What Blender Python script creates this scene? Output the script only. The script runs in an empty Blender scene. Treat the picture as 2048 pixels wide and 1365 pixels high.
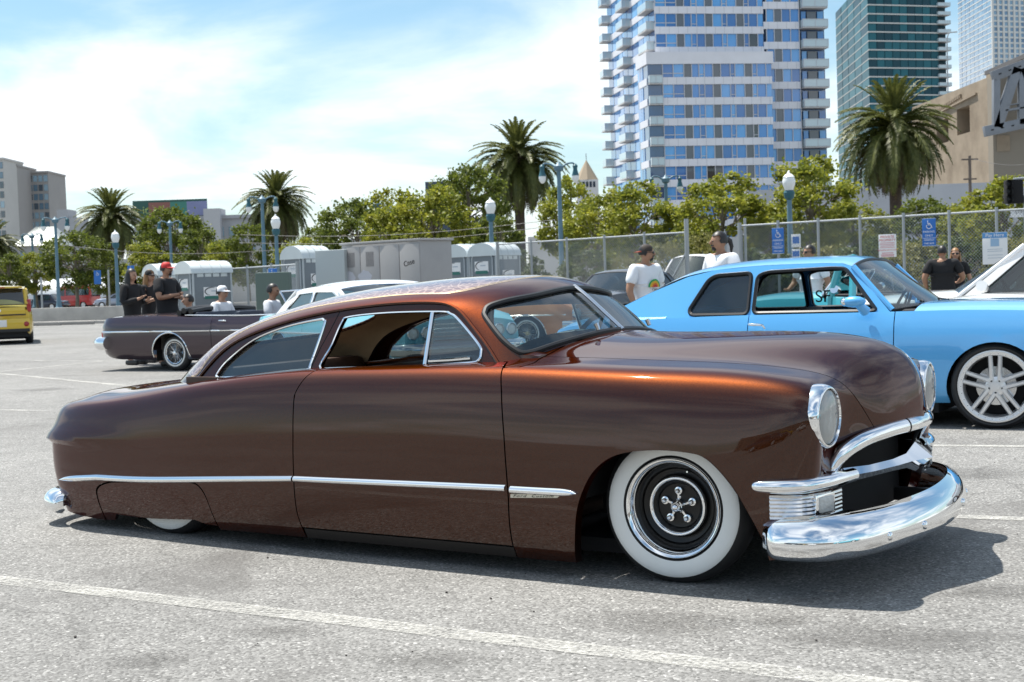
import bpy, bmesh, math, random
import numpy as np
from mathutils import Vector, Matrix
from mathutils.geometry import delaunay_2d_cdt

R = math.radians
scene = bpy.context.scene
COL = scene.collection

# ------------------------------------------------------------------ camera
CAM_H, FPX, HORIZ, ROLL = 1.25, 2750.0, 565.0, R(1.9)
TILT = math.atan((682.5 - HORIZ) / FPX)
cd = bpy.data.cameras.new('camera'); cam = bpy.data.objects.new('camera', cd); COL.objects.link(cam)
cd.sensor_width = 36.0; cd.lens = FPX / 2048 * 36.0
cd.clip_start = 0.1; cd.clip_end = 6000
cam.matrix_world = Matrix.Translation((0, 0, CAM_H)) @ Matrix.Rotation(math.pi / 2 - TILT, 4, 'X') @ Matrix.Rotation(-ROLL, 4, 'Z')
cd.dof.use_dof = True; cd.dof.focus_distance = 6.2; cd.dof.aperture_fstop = 9.0
scene.camera = cam
scene.render.resolution_x, scene.render.resolution_y = 1024, 682

# ------------------------------------------------------------------ sun, sky, exposure
SUN = Vector((-0.249, 0.205, 0.75)).normalized()
sd = bpy.data.lights.new('sun', 'SUN'); so = bpy.data.objects.new('sun', sd); COL.objects.link(so)
sd.energy = 5.0; sd.angle = R(0.53); sd.color = (1.0, 0.955, 0.88)
so.rotation_euler = (-SUN).to_track_quat('-Z', 'Y').to_euler(); so.location = SUN * 100
world = bpy.data.worlds.new('World'); scene.world = world; world.use_nodes = True
wn, wl = world.node_tree.nodes, world.node_tree.links
wn.clear()
wo = wn.new('ShaderNodeOutputWorld'); wb = wn.new('ShaderNodeBackground'); sky = wn.new('ShaderNodeTexSky')
sky.sky_type = 'NISHITA'; sky.sun_disc = False
sky.sun_elevation = math.asin(SUN.z); sky.sun_rotation = math.atan2(SUN.x, SUN.y)
sky.air_density = 1.0; sky.dust_density = 1.2; sky.ozone_density = 1.2; sky.altitude = 5
wb.inputs['Strength'].default_value = 0.105
tc = wn.new('ShaderNodeTexCoord'); sx = wn.new('ShaderNodeSeparateXYZ'); wl.new(tc.outputs['Generated'], sx.inputs[0])
def wmath(op, a, b=None, clamp=False):
    n = wn.new('ShaderNodeMath'); n.operation = op; n.use_clamp = clamp
    for i, v in enumerate((a, b)):
        if v is None: continue
        if isinstance(v, (int, float)): n.inputs[i].default_value = v
        else: wl.new(v, n.inputs[i])
    return n.outputs[0]
# thin broken cloud on a flat layer above the town
den = wmath('MAXIMUM', wmath('ADD', sx.outputs['Z'], 0.22), 0.05)
cx = wmath('DIVIDE', sx.outputs['X'], den); cy = wmath('DIVIDE', sx.outputs['Y'], den)
cmb = wn.new('ShaderNodeCombineXYZ'); wl.new(cx, cmb.inputs[0]); wl.new(cy, cmb.inputs[1]); cmb.inputs[2].default_value = 4.6
nz = wn.new('ShaderNodeTexNoise'); wl.new(cmb.outputs[0], nz.inputs['Vector'])
nz.inputs['Scale'].default_value = 1.15; nz.inputs['Detail'].default_value = 9; nz.inputs['Roughness'].default_value = 0.55; nz.inputs['Distortion'].default_value = 0.4
mp = wn.new('ShaderNodeMapRange'); mp.interpolation_type = 'SMOOTHSTEP'; wl.new(nz.outputs[0], mp.inputs[0]); mp.inputs[1].default_value = 0.395; mp.inputs[2].default_value = 0.72
low = wn.new('ShaderNodeMapRange'); wl.new(sx.outputs['Z'], low.inputs[0]); low.inputs[1].default_value = 0.0; low.inputs[2].default_value = 0.22; low.inputs[3].default_value = 0.28; low.inputs[4].default_value = 0.0
cov = wmath('ADD', mp.outputs[0], low.outputs[0], True)
cov = wmath('MULTIPLY', cov, 0.92)
mix = wn.new('ShaderNodeMix'); mix.data_type = 'RGBA'
tint = wn.new('ShaderNodeMix'); tint.data_type = 'RGBA'; tint.blend_type = 'MULTIPLY'; tint.inputs['Factor'].default_value = 1.0
wl.new(sky.outputs[0], tint.inputs['A']); tint.inputs['B'].default_value = (0.80, 1.0, 1.0, 1)
wl.new(cov, mix.inputs['Factor']); wl.new(tint.outputs['Result'], mix.inputs['A']); mix.inputs['B'].default_value = (8.2, 8.5, 8.8, 1)
wl.new(mix.outputs['Result'], wb.inputs['Color']); wl.new(wb.outputs[0], wo.inputs[0])
vs = scene.view_settings
vs.view_transform = 'Standard'; vs.look = 'None'; vs.gamma = 1.0; vs.use_curve_mapping = False
vs.exposure = 0.60

# ------------------------------------------------------------------ placing helpers
_cp, _sp, _cr, _sr = math.cos(TILT), math.sin(TILT), math.cos(ROLL), math.sin(ROLL)
def hy(px): return HORIZ - (px - 1020) * math.tan(ROLL)          # horizon row in the photograph's column
def at(px, py, D):
    """point at forward distance D whose direction is that of the photograph's pixel"""
    dx, dy = px - 1024, 682.5 - py
    X = dx * _cr + dy * _sr; Y = -dx * _sr + dy * _cr
    y = FPX * _cp + Y * _sp; z = Y * _cp - FPX * _sp
    k = D / y
    return Vector((X * k, D, CAM_H + z * k))
def gat(px, D, z=0.0):
    """ground point at distance D in column px"""
    p = at(px, hy(px) + (CAM_H - z) * FPX / D, D); return Vector((p.x, D, z))

# ------------------------------------------------------------------ materials
MATS = {}
def mat(name, col=(.5, .5, .5), rough=.5, metal=0.0, coat=0.0, coat_rough=.03, spec=.5, noise=None, bump=None, alpha=1.0, trans=0.0, emit=None, ior=None):
    if name in MATS: return MATS[name]
    m = bpy.data.materials.new(name); m.use_nodes = True; MATS[name] = m
    nt = m.node_tree; b = nt.nodes['Principled BSDF']
    b.inputs['Base Color'].default_value = (*col, 1); b.inputs['Roughness'].default_value = rough; b.inputs['Metallic'].default_value = metal
    b.inputs['Coat Weight'].default_value = coat; b.inputs['Coat Roughness'].default_value = coat_rough
    b.inputs['Specular IOR Level'].default_value = spec
    b.inputs['Alpha'].default_value = alpha; b.inputs['Transmission Weight'].default_value = trans
    if ior: b.inputs['IOR'].default_value = ior
    if emit: b.inputs['Emission Color'].default_value = (*emit[0], 1); b.inputs['Emission Strength'].default_value = emit[1]
    if noise or bump: t = nt.nodes.new('ShaderNodeTexCoord')
    if noise:   # (scale, amount) or (scale, second colour, lo, hi)
        n = nt.nodes.new('ShaderNodeTexNoise'); n.inputs['Scale'].default_value = noise[0]; n.inputs['Detail'].default_value = 6; n.inputs['Roughness'].default_value = .6
        nt.links.new(t.outputs['Object'], n.inputs['Vector'])
        r = nt.nodes.new('ShaderNodeValToRGB')
        if isinstance(noise[1], (int, float)):
            a = noise[1]; c0 = [c * (1 - a) for c in col]; c1 = [min(1, c * (1 + a)) for c in col]; lo, hi = .3, .7
        else:
            c0, c1, lo, hi = col, noise[1], noise[2], noise[3]
        r.color_ramp.elements[0].color = (*c0, 1); r.color_ramp.elements[1].color = (*c1, 1); r.color_ramp.elements[0].position = lo; r.color_ramp.elements[1].position = hi
        nt.links.new(n.outputs[0], r.inputs[0]); nt.links.new(r.outputs[0], b.inputs['Base Color'])
    if bump:    # (scale, strength, distance)
        n2 = nt.nodes.new('ShaderNodeTexNoise'); n2.inputs['Scale'].default_value = bump[0]; n2.inputs['Detail'].default_value = 4
        nt.links.new(t.outputs['Object'], n2.inputs['Vector'])
        bp = nt.nodes.new('ShaderNodeBump'); bp.inputs['Strength'].default_value = bump[1]; bp.inputs['Distance'].default_value = bump[2]
        nt.links.new(n2.outputs[0], bp.inputs['Height']); nt.links.new(bp.outputs[0], b.inputs['Normal'])
    return m
def glass(name, tint=(.6, .75, .8), opac=.35, body=(.02, .03, .035)):
    """window pane: tinted see-through plus mirror reflection growing with angle"""
    if name in MATS: return MATS[name]
    m = bpy.data.materials.new(name); m.use_nodes = True; MATS[name] = m
    nt = m.node_tree; nt.nodes.clear()
    o = nt.nodes.new('ShaderNodeOutputMaterial'); tr = nt.nodes.new('ShaderNodeBsdfTransparent'); tr.inputs[0].default_value = (*tint, 1)
    df = nt.nodes.new('ShaderNodeBsdfDiffuse'); df.inputs[0].default_value = (*body, 1)
    gl = nt.nodes.new('ShaderNodeBsdfGlossy'); gl.inputs['Roughness'].default_value = .02
    fr = nt.nodes.new('ShaderNodeFresnel'); fr.inputs[0].default_value = 1.55
    m1 = nt.nodes.new('ShaderNodeMixShader'); m1.inputs[0].default_value = opac; m2 = nt.nodes.new('ShaderNodeMixShader')
    nt.links.new(tr.outputs[0], m1.inputs[1]); nt.links.new(df.outputs[0], m1.inputs[2])
    ad = nt.nodes.new('ShaderNodeMath'); ad.operation = 'MULTIPLY_ADD'; ad.inputs[1].default_value = 1.15; ad.inputs[2].default_value = .05; nt.links.new(fr.outputs[0], ad.inputs[0]); nt.links.new(ad.outputs[0], m2.inputs[0]); nt.links.new(m1.outputs[0], m2.inputs[1]); nt.links.new(gl.outputs[0], m2.inputs[2])
    nt.links.new(m2.outputs[0], o.inputs[0])
    return m
def carpaint(name, col, metal=.6, rough=.4, flake=0.0):
    m = mat(name, col, rough, metal, 1.0, .025)
    if flake:
        nt = m.node_tree; b = nt.nodes['Principled BSDF']; t = nt.nodes.new('ShaderNodeTexCoord')
        v = nt.nodes.new('ShaderNodeTexVoronoi'); v.inputs['Scale'].default_value = 700; nt.links.new(t.outputs['Object'], v.inputs['Vector'])
        h = nt.nodes.new('ShaderNodeMix'); h.data_type = 'RGBA'
        nt.links.new(v.outputs['Color'], h.inputs['Factor'])
        h.inputs['A'].default_value = (*[c * (1 - flake) for c in col], 1); h.inputs['B'].default_value = (*[min(1, c * (1 + flake)) for c in col], 1)
        nt.links.new(h.outputs['Result'], b.inputs['Base Color'])
    return m

CHROME = mat('chrome', (.86, .87, .88), .04, 1.0)
CHROME_DULL = mat('chrome_dull', (.72, .73, .74), .16, 1.0)
RUBBER = mat('rubber', (.018, .018, .019), .55, noise=(14, .25))
BLACK = mat('black_trim', (.012, .012, .013), .45)
MATTE = mat('matte_black', (.008, .008, .009), .9)
WHITE_RUBBER = mat('white_rubber', (.74, .75, .73), .45, noise=(5, .04))

# ------------------------------------------------------------------ mesh building
class MB:
    def __init__(s): s.v = []; s.f = []; s.mi = []
    def add(s, vs, fs, mi=0):
        o = len(s.v); s.v += [tuple(p) for p in vs]; s.f += [tuple(i + o for i in f) for f in fs]; s.mi += [mi] * len(fs); return s
    def box(s, c, d, M=None, mi=0, ch=0.0):
        x, y, z = d[0] / 2, d[1] / 2, d[2] / 2
        if ch <= 0:
            P = [(-x, -y, -z), (x, -y, -z), (x, y, -z), (-x, y, -z), (-x, -y, z), (x, -y, z), (x, y, z), (-x, y, z)]
            F = [(0, 3, 2, 1), (4, 5, 6, 7), (0, 1, 5, 4), (1, 2, 6, 5), (2, 3, 7, 6), (3, 0, 4, 7)]
        else:
            ch = min(ch, x * .9, y * .9, z * .9)
            bm = bmesh.new(); bmesh.ops.create_cube(bm, size=1.0); bmesh.ops.scale(bm, vec=d, verts=bm.verts)
            bmesh.ops.bevel(bm, geom=bm.edges[:], offset=ch, segments=2, profile=.6, affect='EDGES')
            bm.verts.index_update(); P = [v.co.copy() for v in bm.verts]; F = [[v.index for v in f.verts] for f in bm.faces]; bm.free()
        P = [Vector(p) for p in P]
        if M is not None: P = [M @ p for p in P]
        c = Vector(c); return s.add([p + c for p in P], F, mi)
    def tube(s, path, r, n=8, closed=False, cap=True, mi=0, flat=None):
        """round bar along a path; r number or list; flat=(up vector, squash)"""
        P = [Vector(p) for p in path]; N = len(P); vs = []; fs = []
        up0 = Vector((0, 0, 1)); prev = None
        for i, p in enumerate(P):
            a = P[(i - 1) % N] if (closed or i > 0) else p; b = P[(i + 1) % N] if (closed or i < N - 1) else p
            t = (b - a).normalized() if (b - a).length > 1e-9 else Vector((0, 0, 1))
            if prev is None:
                u = up0 if abs(t.dot(up0)) < .95 else Vector((1, 0, 0))
            else: u = prev
            u = (u - t * u.dot(t)).normalized(); prev = u; w = t.cross(u)
            rr = r[i] if isinstance(r, (list, tuple)) else r
            if flat is not None:
                fu = Vector(flat[0]); fu = (fu - t * fu.dot(t)).normalized(); u = fu; w = t.cross(u)
                vs += [p + u * (rr * flat[1] * math.cos(2 * math.pi * k / n)) + w * (rr * math.sin(2 * math.pi * k / n)) for k in range(n)]
            else:
                vs += [p + u * (rr * math.cos(2 * math.pi * k / n)) + w * (rr * math.sin(2 * math.pi * k / n)) for k in range(n)]
        for i in range(N if closed else N - 1):
            j = (i + 1) % N
            for k in range(n): fs.append((i * n + k, i * n + (k + 1) % n, j * n + (k + 1) % n, j * n + k))
        if cap and not closed: fs.append(tuple(range(n - 1, -1, -1))); fs.append(tuple((N - 1) * n + k for k in range(n)))
        return s.add(vs, fs, mi)
    def lathe(s, prof, M=None, n=32, mi=0, cap=False, a0=0.0, a1=2 * math.pi):
        """profile (radius, height) turned about local z"""
        full = abs(a1 - a0 - 2 * math.pi) < 1e-6; c = n if full else n + 1; vs = []; fs = []
        for r, h in prof:
            for k in range(c):
                a = a0 + (a1 - a0) * k / n; vs.append(Vector((r * math.cos(a), r * math.sin(a), h)))
        for i in range(len(prof) - 1):
            for k in range(n):
                k2 = (k + 1) % c; fs.append((i * c + k, i * c + k2, (i + 1) * c + k2, (i + 1) * c + k))
        if cap: fs.append(tuple(range(c - 1, -1, -1))); fs.append(tuple((len(prof) - 1) * c + k for k in range(c)))
        if M is not None: vs = [M @ v for v in vs]
        return s.add(vs, fs, mi)
    def loft(s, rings, closed=True, cap=False, mi=0):
        n = len(rings[0]); vs = [p for r in rings for p in r]; fs = []
        for i in range(len(rings) - 1):
            for k in range(n if closed else n - 1):
                fs.append((i * n + k, i * n + (k + 1) % n, (i + 1) * n + (k + 1) % n, (i + 1) * n + k))
        if cap: fs.append(tuple(range(n - 1, -1, -1))); fs.append(tuple((len(rings) - 1) * n + k for k in range(n)))
        return s.add(vs, fs, mi)
    def prism(s, poly, ax, a, b, mi=0):
        """closed polygon of 2D points extruded along axis from a to b"""
        n = len(poly)
        def pt(p, h): return {'x': (h, p[0], p[1]), 'y': (p[0], h, p[1]), 'z': (p[0], p[1], h)}[ax]
        return s.add([pt(p, a) for p in poly] + [pt(p, b) for p in poly], [tuple(range(n)), tuple(range(2 * n - 1, n - 1, -1))] + [(i, i + n, (i + 1) % n + n, (i + 1) % n) for i in range(n)], mi)
    def ico(s, c, r, sub=1, scale=(1, 1, 1), mi=0, M=None):
        bm = bmesh.new(); bmesh.ops.create_icosphere(bm, subdivisions=sub, radius=1.0)
        bm.verts.index_update(); P = [v.co.copy() for v in bm.verts]; F = [[v.index for v in f.verts] for f in bm.faces]; bm.free()
        P = [Vector((p.x * r * scale[0], p.y * r * scale[1], p.z * r * scale[2])) for p in P]
        if M is not None: P = [M @ p for p in P]
        c = Vector(c); return s.add([p + c for p in P], F, mi)
    def mirror(s):
        o = len(s.v); n = len(s.f)
        s.v += [(x, -y, z) for x, y, z in s.v]; s.f += [tuple(i + o for i in reversed(f)) for f in s.f[:n]]; s.mi += s.mi[:n]; return s
    def mesh(s, name, mats, angle=35, merge=0.0, recalc=True):
        me = bpy.data.meshes.new(name); me.from_pydata([tuple(p) for p in s.v], [], s.f)
        for m in (mats if isinstance(mats, (list, tuple)) else [mats]): me.materials.append(m)
        me.polygons.foreach_set('material_index', s.mi)
        if merge or recalc:
            bm = bmesh.new(); bm.from_mesh(me)
            if merge: bmesh.ops.remove_doubles(bm, verts=bm.verts, dist=merge)
            if recalc: bmesh.ops.recalc_face_normals(bm, faces=bm.faces)
            bm.to_mesh(me); bm.free()
        if angle:
            me.polygons.foreach_set('use_smooth', [True] * len(me.polygons))
            if angle < 180: me.set_sharp_from_angle(angle=R(angle))
        me.update(); return me
    def build(s, name, mats, parent=None, angle=35, merge=0.0, recalc=True, label=None):
        o = bpy.data.objects.new(name, s.mesh(name, mats, angle, merge, recalc)); COL.objects.link(o)
        if parent is not None: o.parent = parent
        if label: o['label'] = label
        return o
def place(name, me, parent=None, loc=(0, 0, 0), rot=(0, 0, 0), scale=(1, 1, 1)):
    o = bpy.data.objects.new(name, me); COL.objects.link(o); o.location = loc; o.rotation_euler = rot; o.scale = scale
    if parent is not None: o.parent = parent
    return o
def thing(name, label, cat, loc=(0, 0, 0), rz=0.0, group=None):
    o = bpy.data.objects.new(name, None); COL.objects.link(o); o.location = loc; o.rotation_euler = (0, 0, rz)
    o.empty_display_size = .2
    o['label'] = label; o['category'] = cat
    if group: o['group'] = group
    return o
def tag(o, label=None, cat=None, group=None, kind=None):
    if label: o['label'] = label
    if cat: o['category'] = cat
    if group: o['group'] = group
    if kind: o['kind'] = kind
    return o
def copy_tree(o, parent=None):
    c = o.copy(); COL.objects.link(c); c.parent = parent
    for ch in list(o.children): copy_tree(ch, c)
    return c
def spl(xs, ys, x):
    """smooth monotone-ish curve through points (pchip)"""
    xs = np.asarray(xs, float); ys = np.asarray(ys, float); x = np.asarray(x, float)
    h = np.diff(xs); d = np.diff(ys) / h; m = np.zeros(len(xs))
    for i in range(1, len(xs) - 1):
        if d[i - 1] * d[i] > 0:
            w1 = 2 * h[i] + h[i - 1]; w2 = h[i] + 2 * h[i - 1]; m[i] = (w1 + w2) / (w1 / d[i - 1] + w2 / d[i])
    m[0] = d[0]; m[-1] = d[-1]
    i = np.clip(np.searchsorted(xs, x) - 1, 0, len(xs) - 2); t = np.clip((x - xs[i]) / h[i], 0, 1)
    return ys[i] * (1 + 2 * t) * (1 - t) ** 2 + m[i] * h[i] * t * (1 - t) ** 2 + ys[i + 1] * t * t * (3 - 2 * t) + m[i + 1] * h[i] * t * t * (t - 1)
def crom(pts, n=8, closed=False):
    """Catmull-Rom through points"""
    P = [np.array(p, float) for p in pts]; N = len(P); out = []
    for i in range(N if closed else N - 1):
        p0 = P[(i - 1) % N] if (closed or i > 0) else P[0] * 2 - P[1]; p1 = P[i]; p2 = P[(i + 1) % N]
        p3 = P[(i + 2) % N] if (closed or i < N - 2) else P[-1] * 2 - P[-2]
        for k in range(n):
            t = k / n; out.append(.5 * (2 * p1 + (p2 - p0) * t + (2 * p0 - 5 * p1 + 4 * p2 - p3) * t * t + (3 * p1 - p0 - 3 * p2 + p3) * t ** 3))
    if not closed: out.append(P[-1])
    return out
def inside(poly, P):
    """even-odd test of many points"""
    P = np.asarray(P); x, y = P[:, 0], P[:, 1]; c = np.zeros(len(P), bool); n = len(poly)
    for i in range(n):
        x1, y1 = poly[i]; x2, y2 = poly[(i + 1) % n]
        if y1 == y2: continue
        m = ((y1 > y) != (y2 > y)) & (x < (x2 - x1) * (y - y1) / (y2 - y1) + x1); c ^= m
    return c
def pdist(poly, P, closed=True):
    P = np.asarray(P); d = np.full(len(P), 1e9); n = len(poly)
    for i in range(n if closed else n - 1):
        a = np.array(poly[i], float); b = np.array(poly[(i + 1) % n], float); ab = b - a; L = max(ab @ ab, 1e-12)
        t = np.clip(((P - a) @ ab) / L, 0, 1); q = a + t[:, None] * ab; d = np.minimum(d, np.hypot(*(P - q).T))
    return d
def cdt(outline, holes, step, keep_clear=.35, lines=()):
    """triangulate a 2D region: exact outline and holes, grid points inside; lines = extra constraint polylines"""
    lo = np.min(outline, 0); hi = np.max(outline, 0)
    sx_, sy_ = (step, step) if isinstance(step, (int, float)) else step
    gx = np.arange(lo[0] + sx_ / 2, hi[0], sx_); gy = np.arange(lo[1] + sy_ / 2, hi[1], sy_)
    G = np.array([(a, b) for a in gx for b in gy]) if len(gx) and len(gy) else np.zeros((0, 2))
    if len(G):
        k = inside(outline, G); kc = keep_clear * min(sx_, sy_); k &= pdist(outline, G) > kc
        for h in holes: k &= ~inside(h, G); k &= pdist(h, G) > kc
        for h in lines: k &= pdist(h, G, False) > kc
        G = G[k]
    V = []; E = []
    def loop(pl, closed=True):
        o = len(V); V.extend([Vector((float(p[0]), float(p[1]))) for p in pl]); n = len(pl)
        E.extend([(o + i, o + (i + 1) % n) for i in range(n if closed else n - 1)])
    loop(outline)
    for h in holes: loop(h)
    for h in lines: loop(h, False)
    V.extend([Vector((float(p[0]), float(p[1]))) for p in G])
    r = delaunay_2d_cdt(V, E, [], 0, 1e-6)
    vo = np.array([(v.x, v.y) for v in r[0]]); fo = [tuple(f) for f in r[2]]
    cen = np.array([vo[list(f)].mean(0) for f in fo]); k = inside(outline, cen)
    for h in holes: k &= ~inside(h, cen)
    return vo, [f for f, q in zip(fo, k) if q]
def dens(poly, step, closed=True):
    """subdivide polyline so that no segment is longer than step"""
    out = []; n = len(poly)
    for i in range(n if closed else n - 1):
        a = np.array(poly[i], float); b = np.array(poly[(i + 1) % n], float); k = max(1, int(math.ceil(np.hypot(*(b - a)) / step)))
        out += [tuple(a + (b - a) * j / k) for j in range(k)]
    if not closed: out.append(tuple(poly[-1]))
    return out
def rpoly(pts, rad, n=5):
    """polygon with rounded corners; rad number or list"""
    out = []; N = len(pts)
    for i in range(N):
        p = np.array(pts[i], float); a = np.array(pts[i - 1], float) - p; b = np.array(pts[(i + 1) % N], float) - p
        r = rad[i] if isinstance(rad, (list, tuple)) else rad
        la, lb = np.hypot(*a), np.hypot(*b); d = min(r, la * .48, lb * .48)
        if d < 1e-4: out.append(tuple(p)); continue
        A = p + a / la * d; B = p + b / lb * d
        for k in range(n + 1):
            t = k / n; out.append(tuple(A * (1 - t) ** 2 + p * 2 * t * (1 - t) + B * t * t))
    return out
# ------------------------------------------------------------------ shape of the brown custom coupe (car axes: x forward, y left, z up; origin below the front axle)
def ncs(t, Y):
    """natural cubic spline through Y at t; returns evaluator"""
    t = np.asarray(t, float); Y = np.asarray(Y, float); n = len(t); h = np.diff(t)
    A = np.zeros((n, n)); Bm = np.zeros((n,) + Y.shape[1:]); A[0, 0] = A[-1, -1] = 1
    for i in range(1, n - 1):
        A[i, i - 1] = h[i - 1]; A[i, i] = 2 * (h[i - 1] + h[i]); A[i, i + 1] = h[i]
        Bm[i] = 6 * ((Y[i + 1] - Y[i]) / h[i] - (Y[i] - Y[i - 1]) / h[i - 1])
    M = np.linalg.solve(A, Bm.reshape(n, -1)).reshape(Y.shape)
    def ev(x):
        x = np.asarray(x, float); i = np.clip(np.searchsorted(t, x) - 1, 0, n - 2)
        sh = (-1,) + (1,) * (Y.ndim - 1)
        a = ((t[i + 1] - x) / h[i]).reshape(sh); b = ((x - t[i]) / h[i]).reshape(sh); hh = h[i].reshape(sh)
        return a * Y[i] + b * Y[i + 1] + ((a ** 3 - a) * M[i] + (b ** 3 - b) * M[i + 1]) * hh ** 2 / 6
    return ev
# longitudinal lines from the sill (L0) over the shoulder (L5) to the centre line (L10), stations tail to nose
_N = [
 # s0 .. s16
 [(-3.70,.25,.16),(-3.68,.52,.15),(-3.62,.70,.13),(-3.42,.80,.10),(-3.1,.84,.075),(-2.7,.865,.07),(-2.3,.875,.07),(-1.9,.88,.07),(-1.4,.885,.07),(-.9,.885,.07),(-.45,.885,.07),(0,.88,.09),(.28,.86,.12),(.47,.82,.15),(.58,.745,.17),(.655,.63,.19),(.69,.48,.20)],
 [(-3.76,.25,.26),(-3.74,.54,.25),(-3.67,.725,.23),(-3.45,.825,.21),(-3.1,.87,.19),(-2.7,.892,.18),(-2.3,.902,.18),(-1.9,.908,.18),(-1.4,.912,.18),(-.9,.912,.18),(-.45,.912,.18),(0,.905,.19),(.29,.883,.21),(.49,.838,.24),(.61,.76,.26),(.69,.64,.28),(.725,.49,.29)],
 [(-3.79,.25,.40),(-3.765,.54,.40),(-3.69,.73,.39),(-3.46,.835,.37),(-3.1,.882,.36),(-2.7,.905,.36),(-2.3,.915,.36),(-1.9,.921,.36),(-1.4,.925,.36),(-.9,.925,.36),(-.45,.925,.36),(0,.918,.37),(.30,.897,.385),(.505,.85,.41),(.63,.765,.43),(.705,.645,.44),(.74,.50,.45)],
 [(-3.80,.25,.55),(-3.77,.52,.55),(-3.69,.71,.55),(-3.47,.825,.55),(-3.1,.875,.56),(-2.7,.90,.57),(-2.3,.912,.58),(-1.9,.918,.58),(-1.4,.922,.585),(-.9,.922,.59),(-.45,.92,.595),(0,.912,.60),(.31,.893,.60),(.52,.845,.60),(.625,.765,.60),(.69,.645,.58),(.735,.50,.565)],
 [(-3.77,.25,.66),(-3.74,.48,.67),(-3.65,.66,.67),(-3.43,.775,.69),(-3.1,.835,.715),(-2.7,.865,.74),(-2.3,.882,.755),(-1.9,.892,.765),(-1.4,.898,.775),(-.9,.898,.785),(-.45,.893,.79),(0,.882,.79),(.29,.862,.785),(.50,.82,.765),(.60,.755,.725),(.675,.63,.67),(.735,.49,.615)],
 [(-3.72,.24,.72),(-3.67,.45,.73),(-3.58,.61,.745),(-3.4,.725,.765),(-3.1,.785,.79),(-2.7,.82,.815),(-2.3,.835,.84),(-1.9,.84,.86),(-1.4,.843,.875),(-.9,.84,.885),(-.45,.832,.882),(0,.815,.872),(.27,.795,.862),(.47,.76,.84),(.575,.715,.80),(.665,.59,.72),(.735,.455,.64)],
 [(-3.68,.22,.745),(-3.62,.40,.76),(-3.52,.54,.78),(-3.35,.64,.80),(-3.1,.70,.815),(-2.7,.745,.83),(-2.3,.765,.85),(-1.9,.77,.87),(-1.4,.77,.885),(-.9,.755,.90),(-.45,.73,.898),(0,.70,.888),(.25,.685,.878),(.45,.66,.858),(.57,.61,.82),(.675,.50,.735),(.745,.385,.642)],
 [(-3.66,.18,.755),(-3.6,.33,.775),(-3.5,.44,.795),(-3.33,.52,.815),(-3.1,.57,.83),(-2.7,.60,.845),(-2.3,.62,.86),(-1.9,.62,.88),(-1.4,.62,.90),(-.9,.61,.93),(-.45,.57,.925),(0,.545,.905),(.25,.53,.892),(.46,.50,.87),(.60,.455,.83),(.70,.385,.75),(.765,.30,.64)],
 [(-3.65,.12,.765),(-3.585,.22,.785),(-3.48,.30,.805),(-3.32,.36,.825),(-3.1,.39,.84),(-2.7,.42,.855),(-2.3,.43,.87),(-1.9,.43,.89),(-1.4,.43,.92),(-.9,.43,.975),(-.45,.40,.965),(0,.385,.95),(.28,.375,.935),(.49,.355,.91),(.635,.325,.865),(.735,.28,.77),(.785,.21,.637)],
 [(-3.64,.06,.77),(-3.575,.11,.79),(-3.47,.16,.81),(-3.31,.19,.83),(-3.1,.20,.845),(-2.7,.21,.86),(-2.3,.22,.875),(-1.9,.22,.895),(-1.4,.22,.93),(-.9,.22,1.0),(-.45,.21,.99),(0,.20,.985),(.30,.195,.98),(.52,.185,.958),(.665,.17,.91),(.765,.145,.79),(.80,.11,.634)],
 [(-3.64,0,.772),(-3.57,0,.792),(-3.465,0,.812),(-3.305,0,.832),(-3.1,0,.848),(-2.7,0,.862),(-2.3,0,.877),(-1.9,0,.897),(-1.4,0,.935),(-.9,0,1.01),(-.45,0,1.0),(0,0,.995),(.30,0,.992),(.53,0,.97),(.685,0,.92),(.785,0,.80),(.808,0,.632)],
]
BNET = np.array(_N, float)                                   # 11 x 17 x 3
BNET[5:, :4, 2] -= np.array([.075, .08, .082, .078]); BNET[5:, 4, 2] -= .065; BNET[5:, 5, 2] -= .035; BNET[5:, 6, 2] -= .012
BNET[4, :5, 2] -= np.array([.04, .04, .04, .035, .025]); BNET[4, 5, 2] -= .012
BNET[3, :3, 2] -= .01
_uk = np.concatenate([[0], np.cumsum(np.mean(np.linalg.norm(np.diff(BNET, axis=1), axis=2), 0))])
BNET[0, :6, 2] -= np.array([.05, .05, .05, .045, .03, .012])
# nose: the face falls back from the lamps to the foot of the grille arch
for _l, _rows in {0: [(.54,.75,.17),(.56,.66,.19),(.555,.56,.20)], 1: [(.575,.775,.26),(.595,.675,.28),(.59,.56,.29)], 2: [(.59,.79,.43),(.61,.685,.44),(.602,.56,.45)],
                   3: [(.592,.785,.60),(.612,.68,.59),(.612,.555,.565)], 4: [(.58,.765,.725),(.612,.655,.67),(.628,.535,.565)], 5: [(.565,.72,.805),(.612,.60,.725),(.645,.495,.585)],
                   6: [(.56,.625,.83),(.63,.515,.74),(.685,.405,.595)], 7: [(.59,.46,.835),(.675,.395,.75),(.728,.312,.602)], 8: [(.63,.325,.868),(.722,.28,.772),(.765,.216,.606)],
                   9: [(.665,.17,.91),(.76,.145,.788),(.787,.11,.608)]}.items():
    BNET[_l, 14:17] = _rows
BNET[10, 16] = (.804, 0, .609)
# fuller fender around the lamps
BNET[3, 13] = (.535, .862, .60); BNET[3, 14] = (.63, .80, .60); BNET[4, 13] = (.535, .845, .76); BNET[4, 14] = (.635, .80, .72); BNET[5, 13] = (.505, .785, .838); BNET[5, 14] = (.618, .745, .797); BNET[6, 14] = (.59, .64, .825)
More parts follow.
